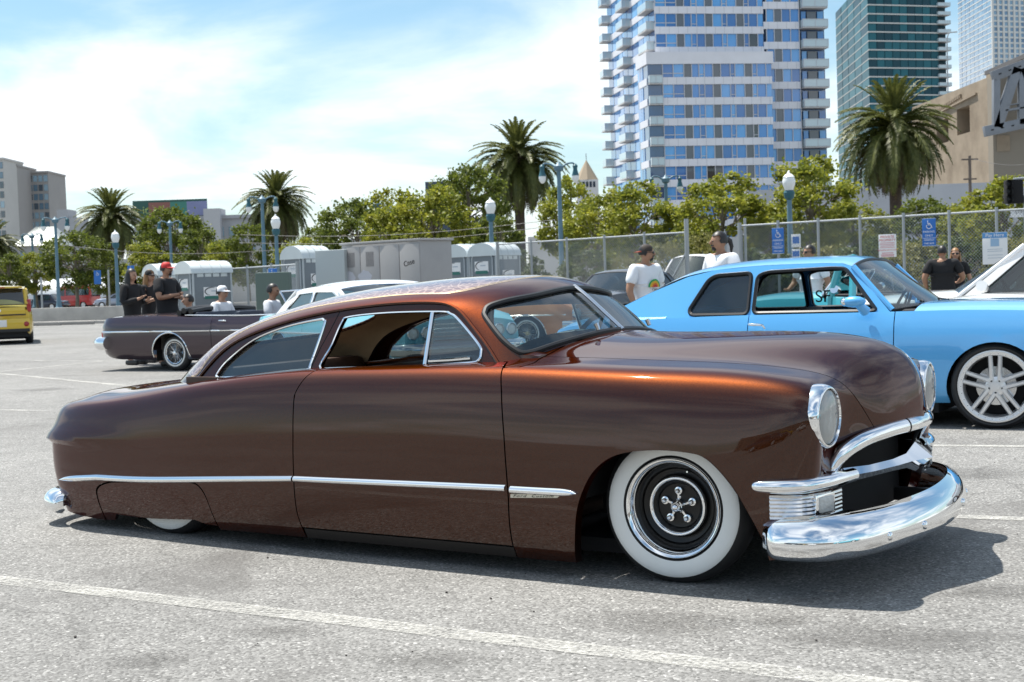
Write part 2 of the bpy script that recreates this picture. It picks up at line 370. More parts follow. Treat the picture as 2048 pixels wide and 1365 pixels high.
# squarer, longer tail below the lamp pods
for _l in range(5):
    BNET[_l, :4, 0] -= np.array([.07, .085, .09, .045]); BNET[_l, :4, 1] += np.array([0, .05, .045, .018])
for _l in range(5, 11):
    BNET[_l, :4, 0] -= np.array([.12, .12, .105, .05]); BNET[_l, :4, 1] *= np.array([1, 1.06, 1.05, 1.02]); BNET[_l, :3, 2] += .012
BNET[0, 3:13, 1] -= .03
BNET[4, :4, 2] += np.array([.03, .03, .03, .02]); BNET[4, :3, 0] -= .03
BU = float(_uk[-1]); VS = 0.2; BV = 8 * VS
_bsp = ncs(_uk, BNET.transpose(1, 0, 2))
def _bas(v):
    """clamped uniform cubic B-spline basis for 11 control points, v in [0,8]"""
    k = np.concatenate([[0] * 3, np.arange(9), [8] * 3]).astype(float); v = np.clip(np.asarray(v, float), 0, 8 - 1e-9)
    N = [((k[i] <= v) & (v < k[i + 1])).astype(float) for i in range(len(k) - 1)]
    for d in range(1, 4):
        M = []
        for i in range(len(N) - 1):
            a = (v - k[i]) / (k[i + d] - k[i]) * N[i] if k[i + d] > k[i] else 0 * v
            b = (k[i + d + 1] - v) / (k[i + d + 1] - k[i + 1]) * N[i + 1] if k[i + d + 1] > k[i + 1] else 0 * v
            M.append(a + b)
        N = M
    return np.stack(N, -1)
def body_pt(u, v):
    """points of the lower body, left half (y >= 0); u, v in metres"""
    u = np.asarray(u, float); v = np.asarray(v, float)
    P = np.einsum('nlc,nl->nc', _bsp(u), _bas(v / VS))
    # tail light pod: ridge with a crisp underside running forward along the quarter
    x, y, z = P.T; t = np.clip((-2.95 - x) / .62, 0, 1); amp = .046 * t * t * (3 - 2 * t)
    z0 = .50 - .015 * t; dz = z - z0; up = np.clip(1 - dz / .085, 0, 1); dn = np.clip(1 + dz / .035, 0, 1)
    g = np.where(dz >= 0, up ** 1.8, dn ** 1.2); w = np.clip((y - .35) / .25, 0, 1)
    k = amp * g * w; P[:, 1] += k * .75; P[:, 0] -= k * .6 * np.clip((-3.3 - x) / .35, 0, 1)
    return P
# greenhouse side plane and roof
def yg(x, z):
    x = np.asarray(x, float); return .755 - .43 * (np.asarray(z, float) - .88) - .083 * np.clip((-1.5 - x) / 1.22, 0, None) ** 2
_K = [  # drip x,z ; tangent ; centre x,z ; centre pull
 ((-2.75, .745), (-.46, -.08, .05), (-3.38, .735), .60),
 ((-2.645, .875), (-.43, -.12, .10), (-3.13, .885), .61),
 ((-2.55, .957), (-.39, -.16, .13), (-2.93, .985), .63),
 ((-2.35, 1.041), (-.28, -.19, .15), (-2.62, 1.105), .67),
 ((-2.08, 1.105), (-.15, -.20, .16), (-2.26, 1.20), .72),
 ((-1.825, 1.143), (-.05, -.21, .16), (-1.93, 1.250), .75),
 ((-1.56, 1.166), (0, -.22, .155), (-1.60, 1.277), .75),
 ((-1.262, 1.170), (.03, -.22, .15), (-1.26, 1.287), .75),
 ((-1.16, 1.156), (.10, -.21, .155), (-1.09, 1.281), .75),
 ((-1.10, 1.128), (.19, -.20, .17), (-.99, 1.266), .75),
 ((-1.02, 1.065), (.31, -.18, .19), (-.875, 1.217), .75),
 ((-.92, .979), (.38, -.19, .16), (-.755, 1.123), .75),
 ((-.82, .880), (.40, -.24, .08), (-.60, .99), .75),
]
_rk = np.concatenate([[0], np.cumsum([math.hypot(_K[i + 1][0][0] - _K[i][0][0], _K[i + 1][0][1] - _K[i][0][1]) for i in range(len(_K) - 1)])])
RU = float(_rk[-1]); RV = .75
_rd = ncs(_rk, np.array([[k[0][0], float(yg(k[0][0], k[0][1])), k[0][1], *k[1], k[2][0], 0, k[2][1], k[3]] for k in _K]))
def roof_pt(u, v):
    """roof skin, left half: u along the drip rail from the rear pillar to the windscreen pillar foot, v from the rail to the centre line"""
    q = _rd(u); t = (np.asarray(v, float) / RV)[:, None]
    D, T, Cc = q[:, 0:3], q[:, 3:6], q[:, 6:9]; E = np.zeros_like(D); E[:, 1] = -q[:, 9]
    return D * (1 + 2 * t) * (1 - t) ** 2 + T * 1.5 * t * (1 - t) ** 2 + Cc * t * t * (3 - 2 * t) + E * t * t * (t - 1)
# ------------------------------------------------------------------ builder of the brown custom coupe
def patch(mb, fn, outline, holes=(), step=.035, side=1, flange=.012, off=0.0, seam=None):
    """skin patch over surface fn(u,v), with its edges turned in; seam(uv) true where no flange is wanted"""
    vo, fs = cdt(outline, [list(h) for h in holes], step)
    P = fn(vo[:, 0], vo[:, 1]); e = 1e-3
    N = np.cross(fn(vo[:, 0], vo[:, 1] + e) - fn(vo[:, 0], vo[:, 1] - e), fn(vo[:, 0] + e, vo[:, 1]) - fn(vo[:, 0] - e, vo[:, 1]))
    N /= np.maximum(np.linalg.norm(N, axis=1), 1e-12)[:, None]
    P = P + N * off; sg = np.array([1, side, 1]); P = P * sg; N = N * sg
    fs = [tuple(f) for f in fs]
    ed = {}
    for f in fs:
        for a, b in zip(f, f[1:] + f[:1]): ed[(a, b)] = ed.get((a, b), 0) + 1
    mb.add(P, fs)
    if flange:
        vs = []; ff = []
        for (a, b) in ed:
            if (b, a) in ed: continue
            if seam is not None and seam(vo[a]) and seam(vo[b]): continue
            o = len(vs); vs += [P[a], P[b], P[b] - N[b] * flange, P[a] - N[a] * flange]; ff.append((o, o + 3, o + 2, o + 1))
        mb.add(vs, ff)
    return mb
def mirror_pair(fn_build): return [fn_build(-1), fn_build(1)]

def tyre_prof(r, ri, w, lo=.0):
    """(radius, offset) of a tyre; offset 0 = outer sidewall plane, negative = inwards"""
    return [(ri, -.012), (ri + .01, -.002), (ri + (r - ri) * .45, .006), (r - .035, -.002), (r - .012, -.022), (r, -.05), (r, -w + .05), (r - .012, -w + .022), (r - .035, -w + .002), (ri + (r - ri) * .45, -w - .006), (ri, -w + .012)]
def axle(x, y, z, side, steer=0.0, camber=0.0):
    """matrix putting local +z on the outward wheel axis"""
    return Matrix.Translation((x, y, z)) @ Matrix.Rotation(steer, 4, 'Z') @ Matrix.Rotation(-side * math.pi / 2 + camber, 4, 'X')

HX, HY, HT = 1.04506, 6.20655, 0.563306
BROWN = carpaint('brown_metallic_paint', (.047, .0122, .0031), 1.0, .43, .5)
BROWN.node_tree.nodes['Principled BSDF'].inputs['Specular Tint'].default_value = (.60, .28, .115, 1)
def lace_mat():
    m = carpaint('lace_paint', (.17, .085, .085), .6, .42); nt = m.node_tree; b = nt.nodes['Principled BSDF']
    t = nt.nodes.new('ShaderNodeTexCoord'); v = nt.nodes.new('ShaderNodeTexVoronoi'); v.feature = 'DISTANCE_TO_EDGE'; v.inputs['Scale'].default_value = 26
    nt.links.new(t.outputs['Object'], v.inputs['Vector'])
    r = nt.nodes.new('ShaderNodeValToRGB'); r.color_ramp.elements[0].position = .03; r.color_ramp.elements[1].position = .12
    r.color_ramp.elements[0].color = (.36, .24, .20, 1); r.color_ramp.elements[1].color = (.13, .055, .05, 1)
    nt.links.new(v.outputs['Distance'], r.inputs[0]); nt.links.new(r.outputs[0], b.inputs['Base Color']); return m
LACE = lace_mat()
GOLD = mat('gold_leaf', (.70, .58, .36), .4, .5)
TAN = mat('tan_headliner', (.52, .37, .20), .9, noise=(3, .2), bump=(9, .3, .02))
SEATBR = mat('brown_vinyl', (.055, .028, .018), .5, noise=(20, .2))
GLASS = glass('car_glass', (.55, .68, .70), .28, (.03, .045, .05))
LENS = mat('lamp_lens', (.75, .76, .74), .12, .0, 1.0, .03)
REDLENS = mat('red_lens', (.32, .01, .008), .12, 0, .6)
AMBER = mat('amber_lens', (.6, .22, .03), .15)

hero = thing('custom_coupe', 'low brown metallic chopped two-door coupe with wide white-wall tyres', 'car', (HX, HY, 0), -HT)
G = .0032
DRv = ([0, .024, .07, .23, .39, .6056, .7694, .86, 1.1], [2.089, 2.083, 2.074, 2.080, 2.083, 2.077, 2.124, 2.15, 2.2])
DFv = ([0, .03, .18, .25, .414, .62, .75, .84, 1.1], [3.272, 3.268, 3.279, 3.276, 3.2645, 3.241, 3.219, 3.208, 3.17])
def dr(v): return float(np.interp(v, *DRv))
def df(v): return float(np.interp(v, *DFv))
ARCH = [tuple(p) for p in crom([(3.566, 0.0), (3.574, .03), (3.590, .0775), (3.616, .168), (3.657, .242), (3.706, .298), (3.777, .342), (3.868, .365), (3.997, .3735), (4.114, .3655), (4.169, .349), (4.224, .303), (4.282, .235), (4.329, .164), (4.367, .106), (4.397, .058), (4.425, 0.0)], 5)]
COWL = [(3.205, .845), (3.250, .852), (3.293, .868), (3.3255, .957), (3.317, 1.06), (3.3165, 1.16), (3.3308, 1.384), (3.40, 1.50), (3.43, 1.6)]
COWLd = [tuple(p) for p in crom(COWL, 5)]
HV = 1.12                                                       # hood side seam
SK = [tuple(p) for p in crom([(.672, .005), (.674, .058), (.690, .10), (.752, .128), (.860, .142), (1.26, .166), (1.398, .166), (1.452, .152), (1.490, .111), (1.510, .040), (1.519, .005)], 5)]
vv = np.linspace(0, 1, 24)
def body_panel(name, outline, side, material, parent, holes=(), step=.034, fl=.014, **k):
    mb = MB(); patch(mb, body_pt, dens(outline, step), holes, step, side, fl, **k); return mb.build(name, material, parent, 40)
for side in (-1, 1):
    # quarter panel with skirt opening
    out = [(0, 0), (.668, 0)] + [(u - .002, v) for u, v in SK] + [(1.523, 0), (dr(0) - G, 0)] + [(dr(v) - G, v) for v in np.linspace(0, 1.0, 26)][1:] + [(1.5, 1.06), (1.30, 1.12), (1.13, 1.16), (1.208, .99), (0, .99)]
    q = body_panel('rear_quarter_panel', out, side, BROWN, hero)
    sk = [(u * 1.0 + (.005 if u < 1.1 else -.006), v - .005) for u, v in SK if v > .012]
    low = [(sk[-1][0], .012), (1.43, .016), (1.36, .028), (1.02, .022), (.76, .022), (.735, .004), (sk[0][0], .002)]
    body_panel('fender_skirt', sk + low, side, BROWN, q, fl=.02)
    # door with sill below
    d = body_panel('door', [(dr(v) + G, v) for v in np.linspace(.034, 1.0, 26)] + [(df(v) - G, v) for v in np.linspace(.99, .034, 26)], side, BROWN, hero)
    body_panel('rocker_panel', [(dr(0) + G, 0), (df(0) - G, 0), (df(0) - G, .029), (dr(0) + G, .029)], side, mat('rocker_paint', (.008, .006, .005), .5), hero, fl=.03)
    # front fender
    out = [(df(v) + G, v) for v in np.linspace(.835, 0, 24)] + ARCH + [(BU - .001, 0), (BU - .001, HV - G)] + [(3.3165 + G, HV - G)] + [(u + G * 1.5, v - G) for u, v in reversed(COWLd) if v < HV - .03 and u > 3.225]
    f = body_panel('front_fender', out, side, BROWN, hero)
    lip = MB(); A = body_pt([p[0] for p in ARCH], [p[1] for p in ARCH]) * np.array([1, side, 1]); B2 = A.copy(); B2[:, 1] -= side * .05
    C2 = A.copy(); C2[:, 1] += side * .004; lip.loft([[Vector(p) for p in C2], [Vector(p) for p in B2]], closed=False); lip.build('arch_lip', BROWN, f)
# hood, cowl and deck lid cross the centre line
def centre_panel(name, outline, material, seamv=1.6 - .004):
    mb = MB()
    for side in (-1, 1): patch(mb, body_pt, dens(outline, .034), (), .034, side, .014, seam=lambda p: p[1] > seamv)
    return mb.build(name, material, hero, 40, merge=.0005)
hood = centre_panel('hood', [(u + G * 2, v) for u, v in COWLd if v > HV + G] + [(BU - .001, 1.6), (BU - .001, HV + G), (3.3165 + 2 * G, HV + G)], BROWN)
centre_panel('cowl', [(3.08, 1.03), (3.188, 1.005), (3.216, .852)] + [(u - G, v) for u, v in COWLd if u > 3.24] + [(3.09, 1.6)], BROWN)
centre_panel('deck_lid', [(0.001, .99 + 2 * G), (1.2, .99 + 2 * G), (1.11, 1.18), (.9, 1.4), (.86, 1.6), (0.001, 1.6)], BROWN)
mb = MB(); L = [Vector(p) for p in body_pt(np.zeros(16), np.linspace(0, 1.58, 16))]
mb.loft([[Vector((p.x, p.y, p.z)) for p in L], [Vector((p.x - .015, 0, p.z)) for p in L], [Vector((p.x, -p.y, p.z)) for p in L]], closed=False); mb.build('tail_panel', BROWN, hero)
# ---- roof
WS = [tuple(p) for p in crom([(1.886, .75), (1.8815, .45), (1.847, .242), (1.8365, .15), (1.852, .108), (1.8836, .086), (2.005, .0785), (2.088, .105), (2.118, .151), (2.1204, .30), (2.1265, .517), (2.133, .75)], 5)]
BL = [tuple(p) for p in crom([(.62, .75), (.60, .45), (.54, .27), (.44, .22), (.33, .26), (.28, .38), (.26, .75)], 4)]
STR = [tuple(p) for p in crom([(.10, .30), (.085, .05), (.21, .06), (.35, .075), (.54, .13), (.78, .145), (1.08, .13), (1.36, .135), (1.60, .132), (1.655, .165), (1.697, .235), (1.73, .41), (1.75, .60), (1.755, .75)], 5)]
def strv(u): return np.interp(u, [0, .085, .21, .35, .54, .78, 1.08, 1.36, 1.60], [.05, .05, .06, .075, .13, .145, .13, .135, .132])
roof_out = [(0, 0), (RU, 0), (RU, RV)] + list(reversed(WS)) + [(1.755, RV)] + list(reversed(STR)) + [(0.0, .30)]
mb = MB()
for side in (-1, 1): patch(mb, roof_pt, dens(roof_out, .03), (), .03, side, .02, seam=lambda p: p[1] > RV - .004 or False)
roof = mb.build('roof', BROWN, hero, 40, merge=.0005)
mb = MB(); pan = [(.0, .302), (.0, .75)] + list(reversed(BL)) + [(1.753, RV)] + [(u - .0008, v + .0008) for u, v in reversed(STR)]
for side in (-1, 1): patch(mb, roof_pt, dens(pan, .03), (), .03, side, .004, seam=lambda p: p[1] > RV - .004)
mb.build('roof_panel', LACE, roof, 40, merge=.0005)
mb = MB()
for side in (-1, 1):
    for o in (0, .011):
        S = STR[4:] if o == 0 else [(u - .011 if u > 1.62 else u, v + .011) for u, v in STR[4:]]
        P = roof_pt([p[0] for p in S], [p[1] for p in S]) * np.array([1, side, 1]); mb.tube([Vector(p) for p in P], .0014, 5)
mb.build('pinstripe', GOLD, roof)
mb = MB()
for side in (-1, 1): patch(mb, roof_pt, dens([(0, 0), (RU, 0), (RU, RV)] + list(reversed(WS)) + [(.62, RV)] + BL + [(0, RV)], .06), (), .06, side, 0, off=-.022)
mb.build('headliner', TAN, roof, 40, merge=.0005)
DRIP = [(k[0][0], k[0][1]) for k in _K]
for side in (-1, 1):
    P = roof_pt(np.linspace(.03, RU, 70), np.zeros(70)) * np.array([1, side, 1]); P[:, 1] += side * .004
    m2 = MB(); m2.tube([Vector(p) for p in P], .0085, 6); m2.build('drip_rail', BROWN, roof)
    P[:, 1] -= side * .010; P[:, 2] -= .011; m2 = MB(); m2.tube([Vector(p) for p in P], .007, 6); m2.build('roof_seal', BLACK, roof)
# ---- windscreen
for side in (-1, 1):
    mb = MB(); patch(mb, roof_pt, dens(WS + [(2.0, .75)], .03), (), .05, side, 0, off=-.010); mb.build('windshield_pane', GLASS, hero)
    P = roof_pt([p[0] for p in WS], [p[1] for p in WS]) * np.array([1, side, 1]); mb = MB(); mb.tube([Vector(p) for p in P], .013, 7); mb.build('windshield_seal', BLACK, hero)
ub = np.linspace(1.878, 2.138, 10); mb = MB(); mb.tube([Vector(p) + Vector((.006, 0, .006)) for p in roof_pt(ub, np.full(10, RV))], .0145, 8, flat=((1, 0, 1), .6)); mb.build('windshield_divider', CHROME_DULL, hero)
# ---- side windows on the greenhouse plane
QW = [tuple(p) for p in crom([(-2.547, .818), (-2.552, .85), (-2.489, .915), (-2.34, 1.007), (-2.14, 1.067), (-1.93, 1.099), (-1.895, 1.096), (-1.886, 1.075), (-1.915, .891), (-1.933, .862), (-2.132, .839), (-2.40, .822)], 5, True)]
DW = [tuple(p) for p in crom([(-1.838, .865), (-1.805, .98), (-1.775, 1.085), (-1.735, 1.111), (-1.505, 1.1265), (-1.21, 1.127), (-1.15, 1.117), (-1.093, 1.086), (-.96, .979), (-.938, .942), (-.945, .909), (-.999, .898), (-1.284, .882), (-1.6, .868)], 5, True)]
BPL = [(-1.925, .80), (-1.918, .84), (-1.875, .968), (-1.835, 1.06), (-1.806, 1.136)]
dripc = [(float(a), float(b)) for a, b in np.array(crom(DRIP, 8))]
qo = [(-2.76, .74)] + [(x, z - .010) for x, z in dripc if x < -1.815 and z > .75] + [(x - G, z) for x, z in reversed(BPL)] + [(-1.93, .79)]
do = [(x + G, z) for x, z in BPL] + [(x, z - .010) for x, z in dripc if x > -1.79] + [(-.83, .82), (-1.9, .80)]
def plane_pts(vo, side, off=0.0): return [(x, side * (float(yg(x, z)) + off), z) for x, z in vo]
for side in (-1, 1):
    mb = MB(); mb.tube([Vector(p) for p in plane_pts(BPL, side, -.016)], .014, 5); mb.build('pillar_seal', BLACK, hero)  # black strip added behind the pillar gap to stop light through it
    for nm, o, h in (('quarter_window_frame', qo, QW), ('door_window_frame', do, DW)):
        vo, fs = cdt(dens(o, .04), [h], .05); mb = MB(); mb.add(plane_pts(vo, side), fs)
        n = len(h); inn = plane_pts(h, side) + plane_pts(h, side, -.025); mb.add(inn, [(i, (i + 1) % n, (i + 1) % n + n, i + n) for i in range(n)])
        fr = mb.build(nm, BROWN, hero, 40, merge=.0003)
        m2 = MB(); m2.tube([Vector(p) for p in plane_pts(h, side, .003)], .0065, 7, closed=True); m2.build('window_trim', CHROME, fr)
        if nm[0] == 'q':
            vo, fs = cdt(h, [], .08); m3 = MB(); m3.add(plane_pts(vo, side, -.012), fs); m3.build('quarter_glass', GLASS, fr)
        else:
            vent = [p for p in DW if p[0] > -1.236]; vent = [(-1.245, 1.122)] + sorted([p for p in vent if p[1] > .95], key=lambda p: p[0]) + sorted([p for p in vent if p[1] <= .95], key=lambda p: -p[0]) + [(-1.226, .892)]
            vo, fs = cdt(vent, [], .06); m3 = MB(); m3.add(plane_pts(vo, side, -.008), fs); m3.build('vent_glass', GLASS, fr)
            m3 = MB(); m3.tube([Vector(p) for p in plane_pts([(-1.232, .89), (-1.25, 1.122)], side, .002)], .0095, 6); m3.tube([Vector(p) for p in plane_pts([(-1.215, .905), (-1.1, .910), (-.99, .918)], side, .0)], .008, 6); m3.build('vent_post', CHROME, fr)
# ---- side moulding
MT = ([.455, .50, .56, .707, 2.072, 3.27], [.1035, .122, .135, .158, .218, .2315]); ML = ([.455, .50, .56, .707, 2.072, 3.27], [.1025, .103, .109, .131, .1945, .2075])
def moulding(name, u0, u1, side, parent, taper=None, n=40):
    us = np.linspace(u0, u1, n); a = np.interp(us, *ML); b = np.interp(us, *MT)
    if taper: a, b = taper(us, a, b)
    rings = []
    for k, dd in ((0, 0), (.12, .010), (.4, .0145), (.75, .012), (1, 0)):
        P = body_pt(us, a + (b - a) * k); P[:, 1] += dd; rings.append([Vector(p) for p in P * np.array([1, side, 1])])
    mb = MB(); mb.loft(list(map(list, zip(*rings))), closed=False, cap=True); return mb.build(name, CHROME, parent, 50)
def spear(us, a, b):
    t = np.clip((us - 3.52) / .10, 0, 1); m = (a + b) / 2 - .004; w = (b - a) / 2 * np.sqrt(np.clip(1 - t * t, 0, 1)) * 1.08; return m - w, m + w
for side in (-1, 1):
    moulding('side_moulding', .455, 2.072, side, hero); moulding('side_moulding', 2.082, 3.267, side, hero)
    moulding('fender_spear', 3.292, 3.621, side, hero, spear, 30)
    bp = MB(); poly = [(3.292, .1885), (3.522, .1975), (3.541, .2095), (3.292, .2005)]
    patch(bp, body_pt, dens(poly, .05), (), .05, side, .006, off=.004); pl_ = bp.build('name_plate', mat('plate_cream', (.62, .58, .48), .3, .4), hero)
    tcv = bpy.data.curves.new('name_script', 'FONT'); tcv.body = 'Ford  Custom'; tcv.size = .034; tcv.shear = .35; tcv.space_character = 1.25; tcv.extrude = .0005
    to = bpy.data.objects.new('tmp', tcv); COL.objects.link(to); me = bpy.data.meshes.new_from_object(to.evaluated_get(bpy.context.evaluated_depsgraph_get())); bpy.data.objects.remove(to)
    sc = .20 / max(v.co.x for v in me.vertices)
    for v in me.vertices:
        p = body_pt([3.305 + v.co.x * sc if side < 0 else 3.52 - v.co.x * sc], [.1915 + v.co.y * .36 + (v.co.x * sc) * .035])[0]; v.co = (p[0], side * (p[1] + .0052 + v.co.z), p[2])
    me.materials.append(BLACK); o = place('name_script', me, pl_)
# ---- head lamps
def place_lathe(mbx, prof, M, n=40): return mbx.lathe(prof, M, n)
for side in (-1, 1):
    M = Matrix.Translation((.605, side * .70, .692)) @ Matrix.Rotation(R(90), 4, 'Y') @ Matrix.Rotation(R(side * -3), 4, 'X')
    mb = MB(); mb.lathe([(.122, -.05), (.127, -.02), (.128, .0), (.126, .015), (.121, .030), (.115, .038), (.110, .038), (.107, .031)], M, 48); ring = mb.build('headlight', CHROME, hero, 60)
    mb = MB(); mb.lathe([(.0001, .052), (.04, .050), (.075, .044), (.098, .035), (.1065, .029)], M, 40); mb.build('lens', glass('headlamp_glass', (.92, .94, .94), .38, (.80, .82, .80)), ring, 180)
    mb = MB(); mb.lathe([(.105, .026), (.095, .012), (.07, -.01), (.03, -.026), (.013, -.028), (.012, .01), (.0001, .013)], M, 40); mb.build('reflector', mat('lamp_reflector', (.78, .78, .74), .35, .5, bump=(70, .7, .006)), ring, 60)
    mb = MB(); mb.lathe([(.1065, .030), (.1085, .0335), (.1065, .0345)], M, 40); mb.build('lens_gasket', BLACK, ring)
# ---- grille
gp = MB()
ub = [(.602, -.585, .435), (.615, -.58, .49), (.648, -.545, .54), (.695, -.45, .58), (.745, -.28, .6), (.785, -.10, .607), (.79, 0, .608)]
ub = ub + [(x, -y, z) for x, y, z in reversed(ub[:-1])]
path = [Vector(p) for p in crom(ub, 6)]; gp.tube(path, [.030 if 0 < i < len(path) - 1 else .024 for i in range(len(path))], 12, flat=((1, 0, .35), .75)); gp.build('grille_arch', CHROME, hero, 70)
mb = MB(); mb.tube([Vector((.6, 0, .6)) + Vector((0, 0, 0)), Vector((.61, 0, .6))], .01, 6)
for y in (-.165, .165):
    i = min(range(len(path)), key=lambda k: abs(path[k].y - y)); t = (path[i + 1] - path[i - 1]).normalized(); mb.tube([path[i] - t * .003, path[i] + t * .003], .0318, 12, flat=((1, 0, .35), .77))
mb.build('arch_seam', BLACK, hero)
# centre bar with faceted bullet: rings of (front, top, back, bottom)
def bar_ring(x, y, z, d, hgt): return [Vector((x + d, y, z)), Vector((x, y, z + hgt)), Vector((x - .04, y, z)), Vector((x, y, z - hgt))]
mb = MB(); st = [(.640, -.56, .445, .022, .030), (.70, -.42, .448, .022, .024), (.745, -.25, .452, .024, .024), (.765, -.13, .455, .028, .030), (.765, 0, .457, .075, .062)]
st = st + [(x, -y, z, d, h) for x, y, z, d, h in reversed(st[:-1])]; mb.loft([bar_ring(*s_) for s_ in st], cap=True); mb.build('grille_bar', CHROME, hero, 12)
for side in (-1, 1):
    wp = crom([(.385, .875, .437, .012), (.41, .875, .437, .024), (.50, .855, .437, .030), (.565, .815, .438, .031), (.612, .73, .440, .030), (.640, .64, .443, .029), (.665, .52, .446, .027)], 6)
    mb = MB(); mb.tube([Vector((p[0] + .004, side * (p[1] + .004), p[2])) for p in wp], [float(p[3]) for p in wp], 12); mb.build('grille_wing', CHROME, hero, 60)
    # ribbed parking lamp panel
    xs = crom([(.448, .868), (.51, .845), (.565, .81), (.605, .73), (.625, .64), (.632, .57)], 6); mb = MB(); rows = []
    for k in range(25):
        t = k / 24; z = .312 + .092 * t; o = .006 * (.5 + .5 * math.cos(2 * math.pi * t * 6)); rows.append([Vector((p[0] + o * .6 + .006, side * (p[1] + o * .6 + .006), z)) for p in xs])
    mb.loft(rows, closed=False); pp = mb.build('parking_lamp_panel', CHROME_DULL, hero, 60)
    i = 19; a = Vector((xs[i][0], xs[i][1])); t2 = Vector((xs[i + 1][0] - xs[i - 1][0], xs[i + 1][1] - xs[i - 1][1])).normalized(); ang = math.atan2(t2.y, t2.x)
    M = Matrix.Rotation(side * ang, 4, 'Z')
    mb = MB(); mb.box((a.x + .008, side * (a.y + .006), .358), (.115, .022, .082), M, ch=.006); pl2 = mb.build('parking_lamp', CHROME, pp)
    mb = MB(); mb.box((a.x + .015, side * (a.y + .010), .358), (.090, .022, .062), M, ch=.008); mb.build('lamp_lens', mat('clear_lens', (.50, .51, .50), .35, 0, .5, bump=(60, .8, .008)), pl2)
# cavity behind the grille
mb = MB(); mb.box((.30, 0, .40), (.44, 1.16, .44)); mb.build('grille_cavity', MATTE, hero)
for y in (-.34, .34): mb = MB(); mb.box((.70, y, .24), (.26, .05, .06), ch=.01); mb.build('bumper_bracket', BLACK, hero)
# ---- bumpers
def bumper(name, plan, z0, z1, bulge, parent, lean=.02, n=8):
    cc = crom(plan, 10); rings = []
    for i, p in enumerate(cc):
        q0 = cc[max(i - 1, 0)]; q1 = cc[min(i + 1, len(cc) - 1)]; t = np.array([q1[0] - q0[0], q1[1] - q0[1]]); t /= np.hypot(*t); nx, ny = t[1], -t[0]
        e = min(i, len(cc) - 1 - i) / 5.0; e = min(1, .25 + .75 * math.sin(min(e, 1) * math.pi / 2)); zc = (z0 + z1) / 2; hh = (z1 - z0) / 2
        r = []
        for k in range(13):
            a = -1.25 + 2.5 * k / 12 * 1.0; sz = math.sin(a * 1.15) / math.sin(1.25 * 1.15); b = math.cos(a * 1.1) * bulge - bulge * .45
            b -= lean * sz; r.append(Vector((p[0] + nx * b * e, p[1] + ny * b * e, zc + sz * hh * (.55 + .45 * e))))
        rings.append(r)
    mb = MB(); mb.loft(rings, closed=False); return mb.build(name, CHROME, parent, 80)
pl_f = [(.425, .865), (.54, .868), (.655, .825), (.755, .665), (.83, .37), (.86, 0), (.83, -.37), (.755, -.665), (.655, -.825), (.54, -.868), (.425, -.865)]
bf = bumper('front_bumper', list(reversed(pl_f)), .155, .325, .075, hero, .018)
bf2 = MB()
for y in (-.58, -.30, .30, .58):
    x = float(np.interp(abs(y), [0, .37, .665], [.86, .83, .755])) + .046; M = Matrix.Translation((x, y, .222)) @ Matrix.Rotation(R(90), 4, 'Y') @ Matrix.Rotation(-y * .9, 4, 'X')
    bb = MB(); bb.lathe([(.0001, .012), (.010, .011), (.017, .006), (.019, -.012)], M, 16); bb.build('bumper_bolt', CHROME, bf, 60)
pl_r = [(-3.66, .80), (-3.74, .80), (-3.84, .74), (-3.92, .55), (-3.96, .25), (-3.97, 0), (-3.96, -.25), (-3.92, -.55), (-3.84, -.74), (-3.74, -.80), (-3.66, -.80)]
bumper('rear_bumper', pl_r, .065, .195, .075, hero, .01)
# ---- tail lamps and small fittings
for side in (-1, 1):
    M = Matrix.Translation((-3.775, side * .745, .485)) @ Matrix.Rotation(R(-90), 4, 'Y'); mb = MB(); mb.lathe([(.040, -.03), (.040, .01), (.030, .028), (.0001, .036)], M, 20); mb.build('tail_lamp', REDLENS, hero, 60)
    mb = MB(); mb.ico(Vector(body_pt([.36], [.83])[0]) * 1.0 if False else Vector((-3.675, side * .70, .60)), .012, 1); mb.build('tail_stud', CHROME, hero)
    # wiper pivots and arms on the cowl
    mb = MB(); c = Vector((-.60, side * .26, 1.005)) + Vector((0, 0, .012)); mb.tube([c, c + Vector((-.012, 0, .03))], [.010, .013], 8); mb.build('wiper', CHROME, hero)
# ---- cabin
mb = MB()
for s in (-1, 1): mb.box((-1.75, s * .73, .48), (2.0, .03, .68))
mb.box((-1.75, 0, .16), (2.0, 1.5, .04)); mb.box((-2.78, 0, .5), (.03, 1.3, .62)); mb.box((-.66, 0, .5), (.03, 1.46, .60))
mb.box((-2.95, 0, .715), (.5, 1.2, .03)); mb.build('cabin_tub', SEATBR, hero, 0)
mb = MB(); mb.box((-.74, 0, .86), (.16, 1.38, .16), ch=.05); mb.build('dashboard', BROWN, hero)
for x in (-1.60, -2.45):
    mb = MB(); mb.box((x, 0, .42), (.55, 1.34, .2), ch=.06); mb.box((x - .28, 0, .62), (.18, 1.34, .46), Matrix.Rotation(R(-12), 4, 'Y'), ch=.07); mb.build('bench_seat', SEATBR, hero)
Ms = Matrix.Translation((-1.0, .36, .90)) @ Matrix.Rotation(R(-62), 4, 'Y'); mb = MB()
mb.tube([Ms @ Vector((.20 * math.cos(a), .20 * math.sin(a), 0)) for a in np.linspace(0, 2 * math.pi, 29)[:-1]], .012, 7, closed=True)
for a in (0, 2.2, 4.1): mb.tube([Ms @ Vector((0, 0, -.02)), Ms @ Vector((.2 * math.cos(a), .2 * math.sin(a), 0))], .010, 6)
mb.tube([Ms @ Vector((0, 0, -.03)), Vector((-.74, .36, .78))], .02, 8); mb.build('steering_wheel', mat('wheel_ivory', (.13, .15, .12), .35), hero)
